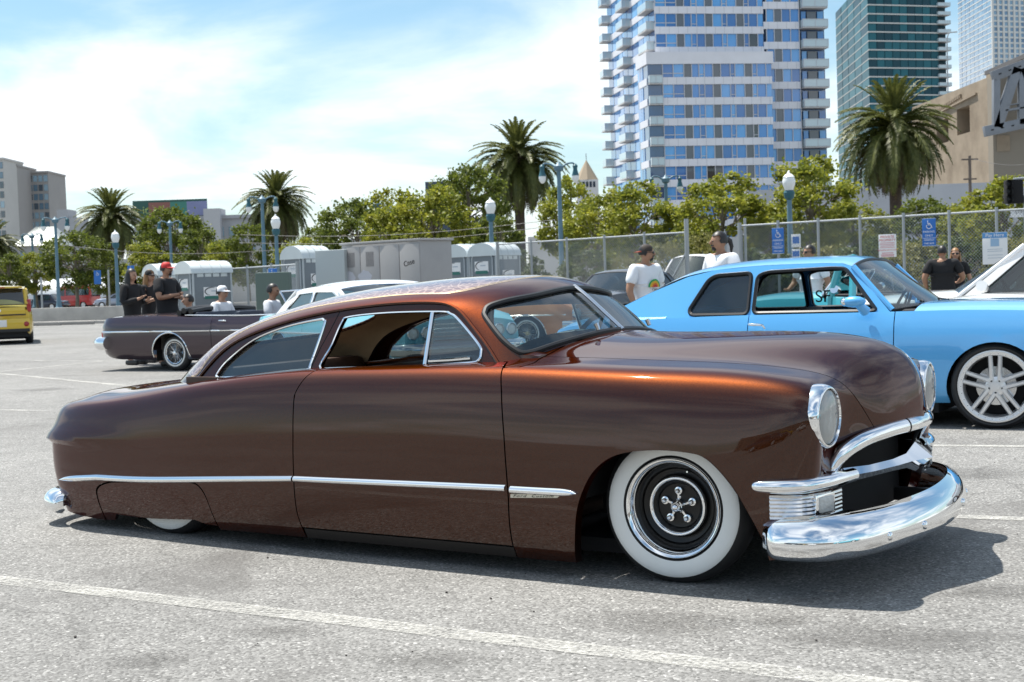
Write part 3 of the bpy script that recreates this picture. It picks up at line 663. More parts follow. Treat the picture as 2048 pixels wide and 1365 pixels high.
mb = MB(); mb.box((-.93, 0, 1.165), (.02, .19, .055), ch=.02); mb.tube([(-.93, 0, 1.18), (-.91, 0, 1.235)], .006, 6); mb.build('rear_view_mirror', BLACK, hero)
# ---- chassis and wheels
mb = MB(); mb.box((-.0, 0, .36), (1.0, .9, .30)); mb.box((-1.5, 0, .11), (2.6, 1.3, .06)); mb.box((-2.9, 0, .34), (.9, .9, .3)); mb.box((-3.45, 0, .30), (.4, 1.1, .25)); mb.build('underbody', MATTE, hero, 0)
mb = MB()
for s in (-1, 1):
    mb.lathe([(.40, -.15), (.40, .36)], Matrix.Translation((0.0, s * .50, .33)) @ Matrix.Rotation(-s * R(90), 4, 'X'), 28, a0=0 if s < 0 else math.pi, a1=math.pi if s < 0 else 2 * math.pi)
mb.build('wheel_well', MATTE, hero)
def hero_wheel(x, side, front):
    steer = R(4) if front else 0
    M = axle(x, side * .775, .312, side, steer, 0)
    w = bpy.data.objects.new('wheel', None); COL.objects.link(w); w.parent = hero; w.empty_display_size = .1
    mb = MB(); mb.lathe(tyre_prof(.318, .208, .17), M, 64); mb.build('tyre', RUBBER, w, 60)
    mb = MB(); mb.lathe([(.216, .0055), (.235, .0095), (.262, .0095), (.280, .0045), (.2835, .0015)], M, 64); mb.build('white_wall', WHITE_RUBBER, w, 60)
    mb = MB(); mb.lathe([(.208, -.006), (.206, .008), (.201, .012), (.192, .008), (.184, -.004), (.178, -.022), (.175, -.03)], M, 64); mb.build('trim_ring', CHROME, w, 60)
    mb = MB(); mb.lathe([(.21, -.012), (.177, -.028), (.160, -.042), (.152, -.062), (.13, -.07), (.122, -.056), (.11, -.052), (.098, -.058), (.09, -.075), (.062, -.08), (.03, -.075), (.0001, -.07)], M, 64); mb.build('rim', mat('gloss_black', (.006, .006, .006), .28, 0, 0, spec=.35), w, 40)
    mb = MB(); mb.lathe([(.124, -.058), (.122, -.046), (.117, -.042), (.111, -.044), (.107, -.054)], M, 48); mb.build('beauty_ring', CHROME, w, 60)
    mb = MB()
    for k in range(5):
        a = k * 2 * math.pi / 5 + .3; c = Vector((.062 * math.cos(a), .062 * math.sin(a), 0)); Mk = M @ Matrix.Translation(c)
        mb.lathe([(.018, -.075), (.016, -.062), (.010, -.060), (.0095, -.046), (.006, -.039), (.0001, -.037)], Mk, 14)
        mb.tube([M @ Vector((.02 * math.cos(a), .02 * math.sin(a), -.07)), M @ Vector((.058 * math.cos(a), .058 * math.sin(a), -.07))], .008, 6)
    mb.build('lug_star', CHROME, w, 50)
    mb = MB(); mb.lathe([(.031, -.075), (.030, -.042), (.024, -.035), (.021, -.025), (.015, -.014), (.007, -.008), (.0001, -.006)], M, 28); mb.build('hub_cap', CHROME, w, 50)
    mb = MB(); a = 1.2; mb.tube([M @ Vector((.155 * math.cos(a), .155 * math.sin(a), -.055)), M @ Vector((.158 * math.cos(a), .158 * math.sin(a), -.02))], .004, 6); mb.build('valve_stem', CHROME, w)
for x in (0, -2.896):
    for side in (-1, 1): hero_wheel(x, side, x == 0)
# ------------------------------------------------------------------ the other vehicles: one general builder
YP = ([0, .10, .30, .55, .78, .92, 1.0], [.885, .955, .99, 1.0, .985, .957, .92])
ALLOY = mat('alloy', (.80, .80, .80), .38, .75)
CLOTH_DARK = mat('dark_upholstery', (.02, .02, .022), .7, noise=(20, .3))
GLASS2 = glass('tinted_glass', (.45, .56, .58), .45, (.015, .025, .03))
def car_wheel(root, x, y, r, side, style, steer=0.0, w=.2):
    M = axle(x, y, r * .985, side, steer)
    wo_ = bpy.data.objects.new('wheel', None); COL.objects.link(wo_); wo_.parent = root; wo_.empty_display_size = .1
    ri = {'spoke': .82, 'wire': .62, 'plain': .66}[style] * r
    mb = MB(); mb.lathe(tyre_prof(r, ri, w), M, 48); mb.build('tyre', RUBBER, wo_, 60)
    if style == 'wire':
        mb = MB(); mb.lathe([(ri + .012, .005), (ri + .022, .0085), (ri + .034, .0085), (ri + .04, .006)], M, 40); mb.build('white_stripe', WHITE_RUBBER, wo_, 60)
        mb = MB(); mb.lathe([(ri, -.01), (ri - .004, .01), (ri - .014, .006), (ri - .02, -.05), (ri - .03, -.12)], M, 40); mb.build('rim', CHROME, wo_, 60)
        mb = MB()
        for k in range(36):
            a = k * math.pi / 18; b = a + (.35 if k % 2 else -.35); mb.tube([M @ Vector((.03 * math.cos(a), .03 * math.sin(a), -.005 if k % 2 else -.05)), M @ Vector(((ri - .016) * math.cos(b), (ri - .016) * math.sin(b), -.02))], .0022, 4, cap=False)
        tag(mb.build('wire_spokes', CHROME, wo_), kind='stuff')
        mb = MB(); mb.lathe([(.035, -.05), (.034, .0), (.028, .014), (.0001, .018)], M, 20); mb.tube([M @ Vector((-.07, .02, .012)), M @ Vector((0, 0, .018)), M @ Vector((.07, -.02, .012))], [.006, .012, .006], 6); mb.build('knock_off_hub', CHROME if 'orange' not in root.name else GOLD, wo_, 50)
        mb = MB(); mb.lathe([(ri - .02, -.1), (.02, -.1)], M, 24); mb.build('brake_drum', MATTE, wo_)
    elif style == 'spoke':
        mb = MB(); mb.lathe([(ri + .006, -.008), (ri + .004, .008), (ri - .006, .011), (ri - .014, .008), (ri - .034, .006), (ri - .04, -.012), (ri - .046, -.11)], M, 56); mb.build('rim', ALLOY, wo_, 50)
        mb = MB()
        for k in range(5):
            a0 = k * 2 * math.pi / 5 + .31
            for s in (-1, 1):
                p0 = M @ Vector((.055 * math.cos(a0 + s * .55), .055 * math.sin(a0 + s * .55), -.012)); p1 = M @ Vector(((ri - .036) * math.cos(a0 + s * .15), (ri - .036) * math.sin(a0 + s * .15), .0)); mb.tube([p0, p1], [.021, .017], 6)
            p0 = M @ Vector((.12 * math.cos(a0), .12 * math.sin(a0), -.012)); p1 = M @ Vector(((ri - .03) * math.cos(a0), (ri - .03) * math.sin(a0), -.004))
        mb.lathe([(.075, -.03), (.075, -.008), (.068, -.004), (.032, -.004), (.031, .004), (.0001, .005)], M, 30); mb.build('spokes', ALLOY, wo_, 45)
        for k in range(5):
            a = k * 2 * math.pi / 5 + .94; mb = MB(); mb.lathe([(.009, -.01), (.009, .004), (.0001, .005)], M @ Matrix.Translation((.052 * math.cos(a), .052 * math.sin(a), 0)), 8); mb.build('lug_nut', BLACK, wo_)
        mb = MB()
        for k in range(30): a = k * math.pi / 15; mb.lathe([(.004, .006), (.004, .0105), (.0001, .011)], M @ Matrix.Translation(((ri - .022) * math.cos(a), (ri - .022) * math.sin(a), 0)), 6)
        tag(mb.build('rim_bolts', CHROME_DULL, wo_), kind='stuff')
        mb = MB(); mb.lathe([(.15, -.09), (.15, -.075), (.03, -.075)], M, 30); mb.build('brake_disc', CHROME_DULL, wo_)
        mb = MB(); mb.lathe([(ri - .03, -.13), (.02, -.13)], M, 24); mb.build('wheel_back', MATTE, wo_)
    else:
        mb = MB(); mb.lathe([(ri + .004, -.008), (ri, .006), (ri * .9, -.004), (ri * .75, -.02), (ri * .5, -.005), (ri * .3, .006), (.0001, .01)], M, 32); mb.build('rim', ALLOY, wo_, 40)
    return wo_
def gcar(S):
    root = thing(S['name'], S['label'], S.get('cat', 'car'), S['loc'], S['rz'], S.get('group'))
    pm = S['paint']; st = np.array(S['st'], float); X = st[:, 0]
    fw, fb, fs_, fc = [lambda x, k=k: spl(X, st[:, k], x) for k in (1, 2, 3, 4)]
    ysr = S.get('ysr', .92); yp = ([0, .10, .30, .55, .78, .92, 1.0], [S.get('tuck', .885), .955, .99, 1.0, .985, .957, ysr])
    HS = .7; stp = S.get('step', .09)
    def side_fn(x, s):
        x = np.asarray(x, float); t = np.asarray(s, float) / HS; b = fb(x); h = fs_(x) - b; y = fw(x) * spl(*yp, t)
        z = b + h * t
        if 'crease' in S:
            for cz, ca, cw in S['crease']: y = y + ca * np.exp(-((z - cz) / cw) ** 2)
        return np.stack([x, y, z], -1)
    def tz(x, z): b = float(fb(x)); return max(0, min(1, (z - b) / (float(fs_(x)) - b))) * HS
    x0, x1 = X[0] + .001, X[-1] - .001
    wh = S['wheels']; r = S['wr']
    arches = []
    for ax_, ra, rz_ in S['arches']:
        pts = []
        for k in range(25):
            a = math.pi * (1.08 - 1.16 * k / 24); xx = ax_ + ra * math.cos(a); zz = r * .9 + rz_ * max(math.sin(a), -.6); pts.append((xx, tz(xx, zz) if zz > float(fb(xx)) + .004 else 0.0))
        arches.append(pts)
    def bottom(xa, xb):
        out = [(xa, 0)]
        for ar in arches:
            q = [p for p in ar if xa + .02 < p[0] < xb - .02 and p[1] > 0]
            if q: out += [(q[0][0] - .001, 0)] + q + [(q[-1][0] + .001, 0)]
        return out + [(xb, 0)]
    cuts = sorted(S.get('cuts', [])); segs = []; prev = x0
    for i, c in enumerate(cuts): segs.append((prev, c - .004)); prev = c + .004
    segs.append((prev, x1)); nm = S.get('panels') or (['rear_quarter_panel'] + ['door'] * (len(segs) - 2) + ['front_fender'] if len(segs) > 2 else ['side_panel'] * len(segs))
    for side in (-1, 1):
        for (a, b), n_ in zip(segs, nm):
            poly = bottom(a, b) + [(b, HS), (a, HS)]; mb = MB(); patch(mb, side_fn, dens(poly, stp), (), stp, side, .012); mb.build(n_, S.get('panel_mat', {}).get(n_, pm), root, 40)
        for ax_, ra, rz_ in S['arches']:
            if S.get('arch_trim'):
                ar = [p for p in arches[S['arches'].index((ax_, ra, rz_))] if p[1] > .02]; P = side_fn([p[0] for p in ar], [p[1] for p in ar]) * np.array([1, side, 1]); mb = MB(); mb.tube([Vector(p) for p in P], .012, 6); mb.build('arch_trim', CHROME, root)
    def top(name, xa, xb, m, cab=None):
        n = max(3, int((xb - xa) / .09)); rows = []
        for x in np.linspace(xa, xb, n + 1):
            w_ = float(fw(x)) * ysr; zs = float(fs_(x)); zc = float(fc(x)); row = []
            for k in range(25):
                q = -1 + 2 * k / 24; a = abs(q); row.append(Vector((x, w_ * math.copysign(math.sin(a * math.pi / 2) if False else a ** .8, q), zs + (zc - zs) * (1 - a ** S.get('crown', 3.0)))))
            rows.append(row)
        mb = MB(); mb.loft(rows, closed=False); return mb.build(name, m, root, 50)
    c0, c1 = S['cab']                                            # open cabin between these stations
    top('hood', c1 + .006, x1, S.get('hood_mat', pm)); top('deck_lid' if S.get('deck', 1) else 'rear_top', x0, c0 - .006, pm)
    for xe, n_ in ((x0, 'tail_panel'), (x1, 'nose_panel')):
        ts = np.linspace(0, HS, 10); P = side_fn(np.full(10, xe), ts); w_ = float(fw(xe)) * ysr; zs = float(fs_(xe)); zc = float(fc(xe))
        ring = [Vector(p) for p in P] + [Vector((xe, w_ * (1 - k / 8) ** .8, zs + (zc - zs) * (1 - (1 - k / 8) ** S.get('crown', 3.0)))) for k in range(1, 8)]; full = ring + [Vector((xe, 0, zc))] + [Vector((p.x, -p.y, p.z)) for p in reversed(ring)]
        mb = MB(); mb.add(full, [tuple(range(len(full)))]); mb.build(n_, S.get('end_mat', pm), root, 0)
    # cabin
    wi = float(fw((c0 + c1) / 2)) * .84; zb = .2; zt = float(fs_((c0 + c1) / 2)) - .03; im = S.get('interior', CLOTH_DARK); mb = MB()
    for s in (-1, 1): mb.box(((c0 + c1) / 2, s * (wi + .02), (zb + zt) / 2), (c1 - c0, .02, zt - zb))
    mb.box(((c0 + c1) / 2, 0, zb), (c1 - c0, wi * 2, .03)); mb.box((c0 - .02, 0, (zb + zt) / 2), (.02, wi * 2, zt - zb)); mb.box((c1 + .02, 0, (zb + zt) / 2), (.02, wi * 2, zt - zb)); mb.build('cabin_tub', im, root, 0)
    for xx in S.get('seats', ()):
        for s in ((-1, 1) if S.get('buckets') else (0,)):
            wd = .5 if s else wi * 1.85; mb = MB(); mb.box((xx, s * wi * .52, .42), (.5, wd, .18), ch=.05); mb.box((xx - .26, s * wi * .52, .68), (.15, wd, .52), Matrix.Rotation(R(-14), 4, 'Y'), ch=.06)
            if S.get('headrest'): mb.box((xx - .36, s * wi * .52, 1.02), (.1, .26, .16), ch=.04)
            mb.build('seat', im, root)
    if S.get('steer'):
        sx_, sy_ = S['steer']; Ms = Matrix.Translation((sx_, sy_, zt + .04)) @ Matrix.Rotation(R(-65), 4, 'Y'); mb = MB(); mb.tube([Ms @ Vector((.19 * math.cos(a), .19 * math.sin(a), 0)) for a in np.linspace(0, 2 * math.pi, 25)[:-1]], .013, 6, closed=True)
        for a in (0, 2.1, 4.2): mb.tube([Ms @ Vector((0, 0, -.02)), Ms @ Vector((.19 * math.cos(a), .19 * math.sin(a), 0))], .011, 5)
        mb.build('steering_wheel', BLACK, root)
        mb = MB(); mb.box((c1 - .12, 0, zt - .02), (.25, wi * 1.9, .14), ch=.05); mb.build('dashboard', im, root)
    # greenhouse
    if 'gh' in S:
        g = S['gh']; k = g['k']; ybr = g.get('yb', .90)
        def yside(x, z): return float(fw(x)) * ybr - k * (z - float(fs_(x))) - g.get('rear_in', 0) * max(0, (g['side'][0][0] + g.get('rear_len', .8) - x)) ** 2
        so_ = crom(g['side'], 5) if g.get('smooth') else g['side']; so_ = [tuple(p) for p in so_]; low = g['low']
        outl = so_ + low; wins = [w if len(w) > 9 else rpoly(w, g.get('wr', .04)) for w in g['wins']]
        for side in (-1, 1):
            vo, ff = cdt(dens(outl, .08), wins, .1); mb = MB(); mb.add([(x, side * yside(x, z), z) for x, z in vo], ff)
            for h in wins: n = len(h); mb.add([(x, side * yside(x, z), z) for x, z in h] + [(x, side * (yside(x, z) - .03), z) for x, z in h], [(i, (i + 1) % n, (i + 1) % n + n, i + n) for i in range(n)])
            sf = mb.build('window_frame', g.get('mat', pm), root, 40, merge=.0003)
            for i, h in enumerate(wins):
                mb = MB(); mb.tube([Vector((x, side * (yside(x, z) + .002), z)) for x, z in h], g.get('tr', .008), 5, closed=True); mb.build('window_trim', g.get('trim', BLACK), sf)
                if i in g.get('open', ()): continue
                vo, ff = cdt(h, [], .15); mb = MB(); mb.add([(x, side * (yside(x, z) - .012), z) for x, z in vo], ff); mb.build('side_glass', g.get('glass', GLASS2), sf)
        rf = g['roof']; xs = np.linspace(rf[0][0], rf[-1][0], 26); ze = spl([p[0] for p in rf], [p[1] for p in rf], xs); zc = spl([p[0] for p in rf], [p[2] for p in rf], xs)
        rows = []
        for x, e_, c_ in zip(xs, ze, zc):
            yy = yside(x, e_); rows.append([Vector((x + g.get('bow', 0) * 0, yy * q, e_ + (c_ - e_) * (1 - abs(q) ** 2.6))) for q in [math.copysign(abs(t) ** .75, t) for t in np.linspace(-1, 1, 25)]])
        mb = MB(); mb.loft(rows, closed=False); ro = mb.build('roof', g.get('mat', pm), root, 60)
        mb = MB(); mb.loft([[p - Vector((0, 0, .03)) for p in r_] for r_ in rows], closed=False); mb.build('headliner', g.get('liner', im), ro, 60)
        for nm_, hd, bs in (('windshield', rf[-1], g['ws']), ('rear_window', rf[0], g['bl'])):
            rows = []
            for s in np.linspace(0, 1, 9):
                x = hd[0] + (bs[0] - hd[0]) * s; z = hd[1] + (bs[1] - hd[1]) * s; cr = (hd[2] - hd[1]) * (1 - s) + bs[3] * s; yy = yside(hd[0], hd[1]) * (1 - s) + bs[4] * s
                rows.append([Vector((x + bs[2] * s * (1 - q * q), yy * q, z + cr * (1 - abs(q) ** 2.6))) for q in np.linspace(-1, 1, 17)])
            mb = MB(); mb.loft(rows, closed=False); wg = mb.build(nm_, g.get('glass', GLASS2), root, 60)
            b = [rows[i][0] for i in range(9)] + rows[-1][1:] + [rows[i][-1] for i in range(7, -1, -1)] + list(reversed(rows[0]))[1:-1]
            mb = MB(); mb.tube(b, g.get('wtr', .014), 6, closed=True); mb.build('glass_trim', g.get('trim', BLACK), wg)
        if g.get('pillar'):
            for side in (-1, 1):
                for hd, bs in ((rf[-1], g['ws']), (rf[0], g['bl'])):
                    mb = MB(); mb.tube([Vector((hd[0], side * yside(hd[0], hd[1]), hd[1])), Vector((bs[0], side * bs[4], bs[1]))], g['pillar'], 7); mb.build('pillar', g.get('mat', pm), root)
    for ax_, side, style, stf in wh: car_wheel(root, ax_, side * S['track'], r, side, style, stf, S.get('tw', .2))
    mb = MB(); xa, xb = S['arches'][0][0], S['arches'][-1][0]; mb.box(((xa + xb) / 2, 0, .24), (abs(xb - xa) + 1.2, 1.25, .18)); mb.box(((xa + xb) / 2, 0, .19), (abs(xb - xa) - .9, 1.6, .16)); mb.box((xa, 0, .42), (.8, 1.0, .3)); mb.box((xb, 0, .42), (.8, 1.0, .3)); mb.build('underbody', MATTE, root, 0)
    root['_f'] = 0; del root['_f']
    return root, dict(w=fw, b=fb, s=fs_, c=fc, side=side_fn, tz=tz)
def bar(root, name, pts, r, m=CHROME, n=8, flat=None, smooth=4):
    mb = MB(); mb.tube([Vector(p) for p in (crom(pts, smooth) if smooth else pts)], r, n, flat=flat); return mb.build(name, m, root, 60)
def lamp(root, name, c, r, m=LENS, ax='x', sgn=1, ring=True):
    M = Matrix.Translation(c) @ (Matrix.Rotation(sgn * R(90), 4, 'Y') if ax == 'x' else Matrix.Identity(4)); mb = MB(); mb.lathe([(r, 0), (r * .8, r * .25), (.0001, r * .35)], M, 20); o = mb.build(name, m, root, 60)
    if ring: mb = MB(); mb.lathe([(r * 1.25, -.02), (r * 1.22, .02), (r * 1.05, .03), (r, .005)], M, 24); mb.build('bezel', CHROME, o, 60)
    return o
def boxp(root, name, c, d, m, rz=0, ch=.01, ry=0):
    mb = MB(); mb.box(c, d, Matrix.Rotation(rz, 4, 'Z') @ Matrix.Rotation(ry, 4, 'Y'), ch=ch); return mb.build(name, m, root)
def text_on(root, name, body, size, M, m, align='CENTER', extrude=.002, parent_cat=None):
    c = bpy.data.curves.new(name, 'FONT'); c.body = body; c.size = size; c.align_x = align; c.align_y = 'CENTER'; c.extrude = extrude
    to = bpy.data.objects.new('tmp', c); COL.objects.link(to); me = bpy.data.meshes.new_from_object(to.evaluated_get(bpy.context.evaluated_depsgraph_get())); bpy.data.objects.remove(to); bpy.data.curves.remove(c)
    me.transform(M); me.materials.append(m); return place(name, me, root)
FOUR = lambda wb, st, steer=0.0: [(0, -1, st, steer), (0, 1, st, steer), (-wb, -1, st, 0), (-wb, 1, st, 0)]

# ---- light blue two-door parked behind
BLUE = carpaint('light_blue_paint', (.105, .42, .80), .2, .34)
nova, NF = gcar(dict(name='blue_coupe', label='sky blue two-door fastback coupe with polished five-spoke wheels and open window', loc=(4.135, 11.276, 0), rz=R(-30), paint=BLUE, interior=CLOTH_DARK,
  st=[(-3.95, .72, .40, .70, .74), (-3.85, .80, .30, .80, .86), (-3.5, .86, .22, .855, .93), (-2.8, .895, .20, .89, .97), (-2.2, .905, .19, .905, .96), (-1.4, .91, .19, .912, .95), (-.8, .91, .19, .916, .975), (-.3, .905, .19, .92, .985), (.3, .89, .2, .905, .975), (.75, .86, .24, .87, .93), (.93, .80, .30, .80, .86), (.98, .74, .36, .74, .80)],
  crease=[(.87, .012, .03), (.55, .008, .12)], arches=[(-2.82, .36, .36), (0, .37, .37)], cuts=[-1.985, -.765], cab=(-2.75, -.62), wr=.335, track=.885, tw=.22, wheels=FOUR(2.82, 'spoke', R(6)),
  seats=(-1.55, -2.25), buckets=True, headrest=False, steer=(-1.02, .38), crown=3.4,
  gh=dict(k=.42, yb=.905, side=[(-3.55, .86), (-3.3, .965), (-2.95, 1.115), (-2.6, 1.245), (-2.35, 1.295), (-2.0, 1.318), (-1.5, 1.325), (-1.25, 1.318), (-1.16, 1.29), (-1.08, 1.21), (-.80, .905)], low=[(-.86, .86), (-3.5, .80)], smooth=False, rear_in=.055, rear_len=1.3, pillar=.026,
    wins=[[(-2.535, .93), (-2.545, .965), (-2.40, 1.215), (-2.33, 1.252), (-2.012, 1.264), (-2.005, .915), (-2.50, .915)], [(-1.957, .92), (-1.957, 1.235), (-1.87, 1.266), (-1.31, 1.280), (-1.205, 1.272), (-1.155, 1.215), (-.925, .935), (-.95, .925)]], wr=.05, tr=.017, open=(1,),
    roof=[(-3.5, .885, .93), (-3.3, .967, 1.015), (-2.95, 1.117, 1.18), (-2.6, 1.255, 1.32), (-2.3, 1.30, 1.365), (-1.9, 1.322, 1.385), (-1.5, 1.325, 1.388), (-1.25, 1.318, 1.378), (-1.14, 1.285, 1.345)], ws=(-.80, .925, .22, .03, .78), bl=(-3.56, .86, -.02, .05, .74), trim=BLACK, glass=GLASS)))
for side in (-1, 1):
    sf = NF['side']
    bar(nova, 'door_handle', [(-1.955, side * .925, .838), (-1.94, side * .945, .832), (-1.84, side * .947, .826), (-1.82, side * .925, .80)], .011, CHROME, 6)
    mb = MB(); mb.ico((-1.05, side * 1.0, 1.005), .075, 2, (1.35, .75, .62)); mb.tube([(-1.02, side * .985, .985), (-.985, side * .90, .925)], [.03, .045], 8); mm = mb.build('side_mirror', BLUE, nova, 60)
    mb = MB(); mb.ico((-1.12, side * 1.0, 1.005), .058, 2, (.6, .8, .62)); mb.build('mirror_glass', CHROME, mm, 60)
bar(nova, 'front_bumper', [(.82, -.88, .44), (1.02, -.80, .44), (1.06, -.4, .44), (1.07, 0, .44), (1.06, .4, .44), (1.02, .8, .44), (.82, .88, .44)], .07, CHROME, 10, ((0, 0, 1), 1.0))
for y in (-.62, .62): lamp(nova, 'headlight', (.985, y, .66), .09)
boxp(nova, 'grille', (.985, 0, .64), (.03, .95, .18), BLACK)
for s in (0, 1): bar(nova, 'wiper', [(-.62 + .1 * (1 - s), -.05 - .45 * s, .985), (-.72, .25 - .45 * s, 1.0), (-.80, .5 - .45 * s, .985)], .008, BLACK, 5)
boxp(nova, 'rear_view_mirror', (-1.12, .05, 1.26), (.02, .22, .06), BLACK)
# decal on the rear glass
text_on(nova, 'window_decal', 'SF', .16, Matrix.Translation((-1.80, .62, 1.02)) @ Matrix.Rotation(R(0), 4, 'Z') @ Matrix.Rotation(R(90), 4, 'X'), BLACK)

# ---- maroon convertible
MAROON = carpaint('maroon_paint', (.030, .012, .022), .45, .35)
imp, IF = gcar(dict(name='maroon_convertible', label='dark maroon open convertible with chrome trim and wire wheels', loc=gat(352, 22.2) + Vector((.85 * math.sin(R(28)) + 3.02 * math.cos(R(28)), .85 * math.cos(R(28)) - 3.02 * math.sin(R(28)), 0)), rz=R(-28), paint=MAROON, interior=mat('navy_vinyl', (.02, .028, .05), .45),
  st=[(-4.56, .86, .27, .82, .84), (-4.5, .92, .24, .86, .885), (-4.2, .965, .19, .885, .92), (-3.4, .985, .18, .895, .93), (-2.6, .99, .20, .865, .88), (-1.6, .99, .20, .85, .86), (-.7, .985, .20, .86, .89), (0, .98, .21, .87, .91), (.6, .96, .25, .86, .90), (.85, .92, .32, .82, .86)],
  crease=[(.80, .02, .05)], arches=[(-3.02, .38, .36), (0, .38, .36)], cuts=[-2.15, -.75], cab=(-2.75, -.65), wr=.295, track=.86, tw=.15, wheels=FOUR(3.02, 'wire'), arch_trim=True, seats=(-1.5, -2.35), steer=(-1.0, .42)))
for side in (-1, 1):
    for a, b in ((-4.5, -2.16), (-2.14, -.76), (-.74, .8)):
        xs = np.linspace(a, b, 16); P = IF['side'](xs, [IF['tz'](x, .645) for x in xs]) * np.array([1, side, 1]); P[:, 1] += side * .006; bar(imp, 'side_moulding', [tuple(p) for p in P], .016, CHROME, 6, None, 0)
    bar(imp, 'door_handle', [(-1.98, side * .985, .80), (-1.9, side * 1.0, .80), (-1.84, side * .985, .795)], .010, CHROME, 6)
    boxp(imp, 'tail_lamp', (-4.53, side * .72, .60), (.05, .36, .09), REDLENS)
    bar(imp, 'windshield_post', [(-.70, side * .80, .88), (-.98, side * .70, 1.22)], .018, CHROME, 6, None, 0)
    bar(imp, 'sill_trim', [(-2.75, side * .88, .895), (-1.6, side * .88, .87), (-.7, side * .88, .885)], .012, CHROME, 6)
bar(imp, 'rear_bumper', [(-4.35, -.97, .46), (-4.6, -.9, .46), (-4.66, -.5, .46), (-4.67, 0, .46), (-4.66, .5, .46), (-4.6, .9, .46), (-4.35, .97, .46)], .10, CHROME, 10, ((0, 0, 1), 1.1))
bar(imp, 'windshield_header', [(-.98, -.70, 1.22), (-.92, 0, 1.235), (-.98, .70, 1.22)], .018, CHROME)
mb = MB(); mb.loft([[Vector((-.98 + .06 * (1 - q * q), .70 * q, 1.22)) for q in np.linspace(-1, 1, 13)], [Vector((-.70 + .18 * (1 - q * q), .80 * q, .885)) for q in np.linspace(-1, 1, 13)]], closed=False); mb.build('windshield', GLASS2, imp, 60)
mb = MB()
for k, (x, z) in enumerate([(-2.95, .93), (-2.85, .965), (-2.70, .95)]): mb.tube([(x, -.80, z), (x - .04, -.4, z + .03), (x - .05, 0, z + .035), (x - .04, .4, z + .03), (x, .80, z)], .05, 7)
mb.build('folded_top', BLACK, imp)

# ---- yellow hatchback seen from behind
YEL = carpaint('yellow_paint', (.62, .42, .02), .1, .4)
soul, SFN = gcar(dict(name='yellow_hatchback', label='boxy yellow hatchback seen from behind at the left edge', loc=gat(75, 38.0) + Vector((-2.0, 2.8, 0)), rz=R(109), paint=YEL,
  st=[(-3.30, .80, .36, .93, .95), (-3.2, .87, .28, .97, .99), (-2.6, .90, .22, .98, 1.0), (-1.5, .90, .2, .95, .98), (-.6, .90, .2, .93, 1.0), (.3, .88, .22, .88, .98), (.65, .80, .3, .78, .86)],
  arches=[(-2.57, .37, .36), (0, .37, .36)], cuts=[-2.3, -1.35, -.45], cab=(-3.15, -.45), wr=.33, track=.87, wheels=FOUR(2.57, 'plain'), seats=(-1.3, -2.2), deck=0, panels=['rear_quarter_panel', 'rear_door', 'door', 'front_fender'],
  gh=dict(k=.22, yb=.93, side=[(-3.28, .96), (-3.16, 1.45), (-3.05, 1.54), (-2.4, 1.58), (-1.4, 1.59), (-1.05, 1.52), (-.35, .94)], low=[(-.4, .88), (-3.25, .88)], pillar=.05, wins=[[(-3.0, 1.08), (-2.95, 1.42), (-2.45, 1.45), (-2.45, 1.05)], [(-2.35, 1.03), (-2.35, 1.46), (-1.5, 1.47), (-1.5, 1.02)], [(-1.4, 1.0), (-1.4, 1.47), (-1.1, 1.44), (-.62, 1.02)]],
    roof=[(-3.14, 1.50, 1.55), (-2.4, 1.58, 1.62), (-1.4, 1.59, 1.63), (-1.05, 1.52, 1.57)], ws=(-.38, .96, .18, .05, .78), bl=(-3.27, 1.09, -.04, .0, .74), trim=BLACK)))
boxp(soul, 'tailgate', (-3.31, 0, .90), (.05, 1.40, .24), YEL, ch=.03); boxp(soul, 'tailgate_trim', (-3.32, 0, .81), (.04, 1.42, .04), BLACK)
boxp(soul, 'rear_bumper', (-3.34, 0, .56), (.12, 1.66, .30), YEL, ch=.06); boxp(soul, 'bumper_skirt', (-3.34, 0, .38), (.12, 1.6, .10), BLACK, ch=.02)
npl = boxp(soul, 'number_plate', (-3.405, 0, .58), (.015, .42, .19), mat('plate_white', (.75, .75, .74), .4), ch=.01)
boxp(soul, 'badge', (-3.34, 0, .93), (.03, .15, .07), CHROME, ch=.02)
for s in (-1, 1):
    boxp(soul, 'tail_lamp', (-3.24, s * .80, 1.05), (.10, .12, .36), REDLENS, ch=.03); lamp(soul, 'reflector', (-3.40, s * .72, .55), .07, REDLENS, 'x', -1, False)
boxp(soul, 'spoiler', (-3.2, 0, 1.565), (.28, 1.30, .05), YEL, ch=.02); boxp(soul, 'brake_lamp', (-3.34, 0, 1.565), (.02, .4, .03), REDLENS, ch=0)

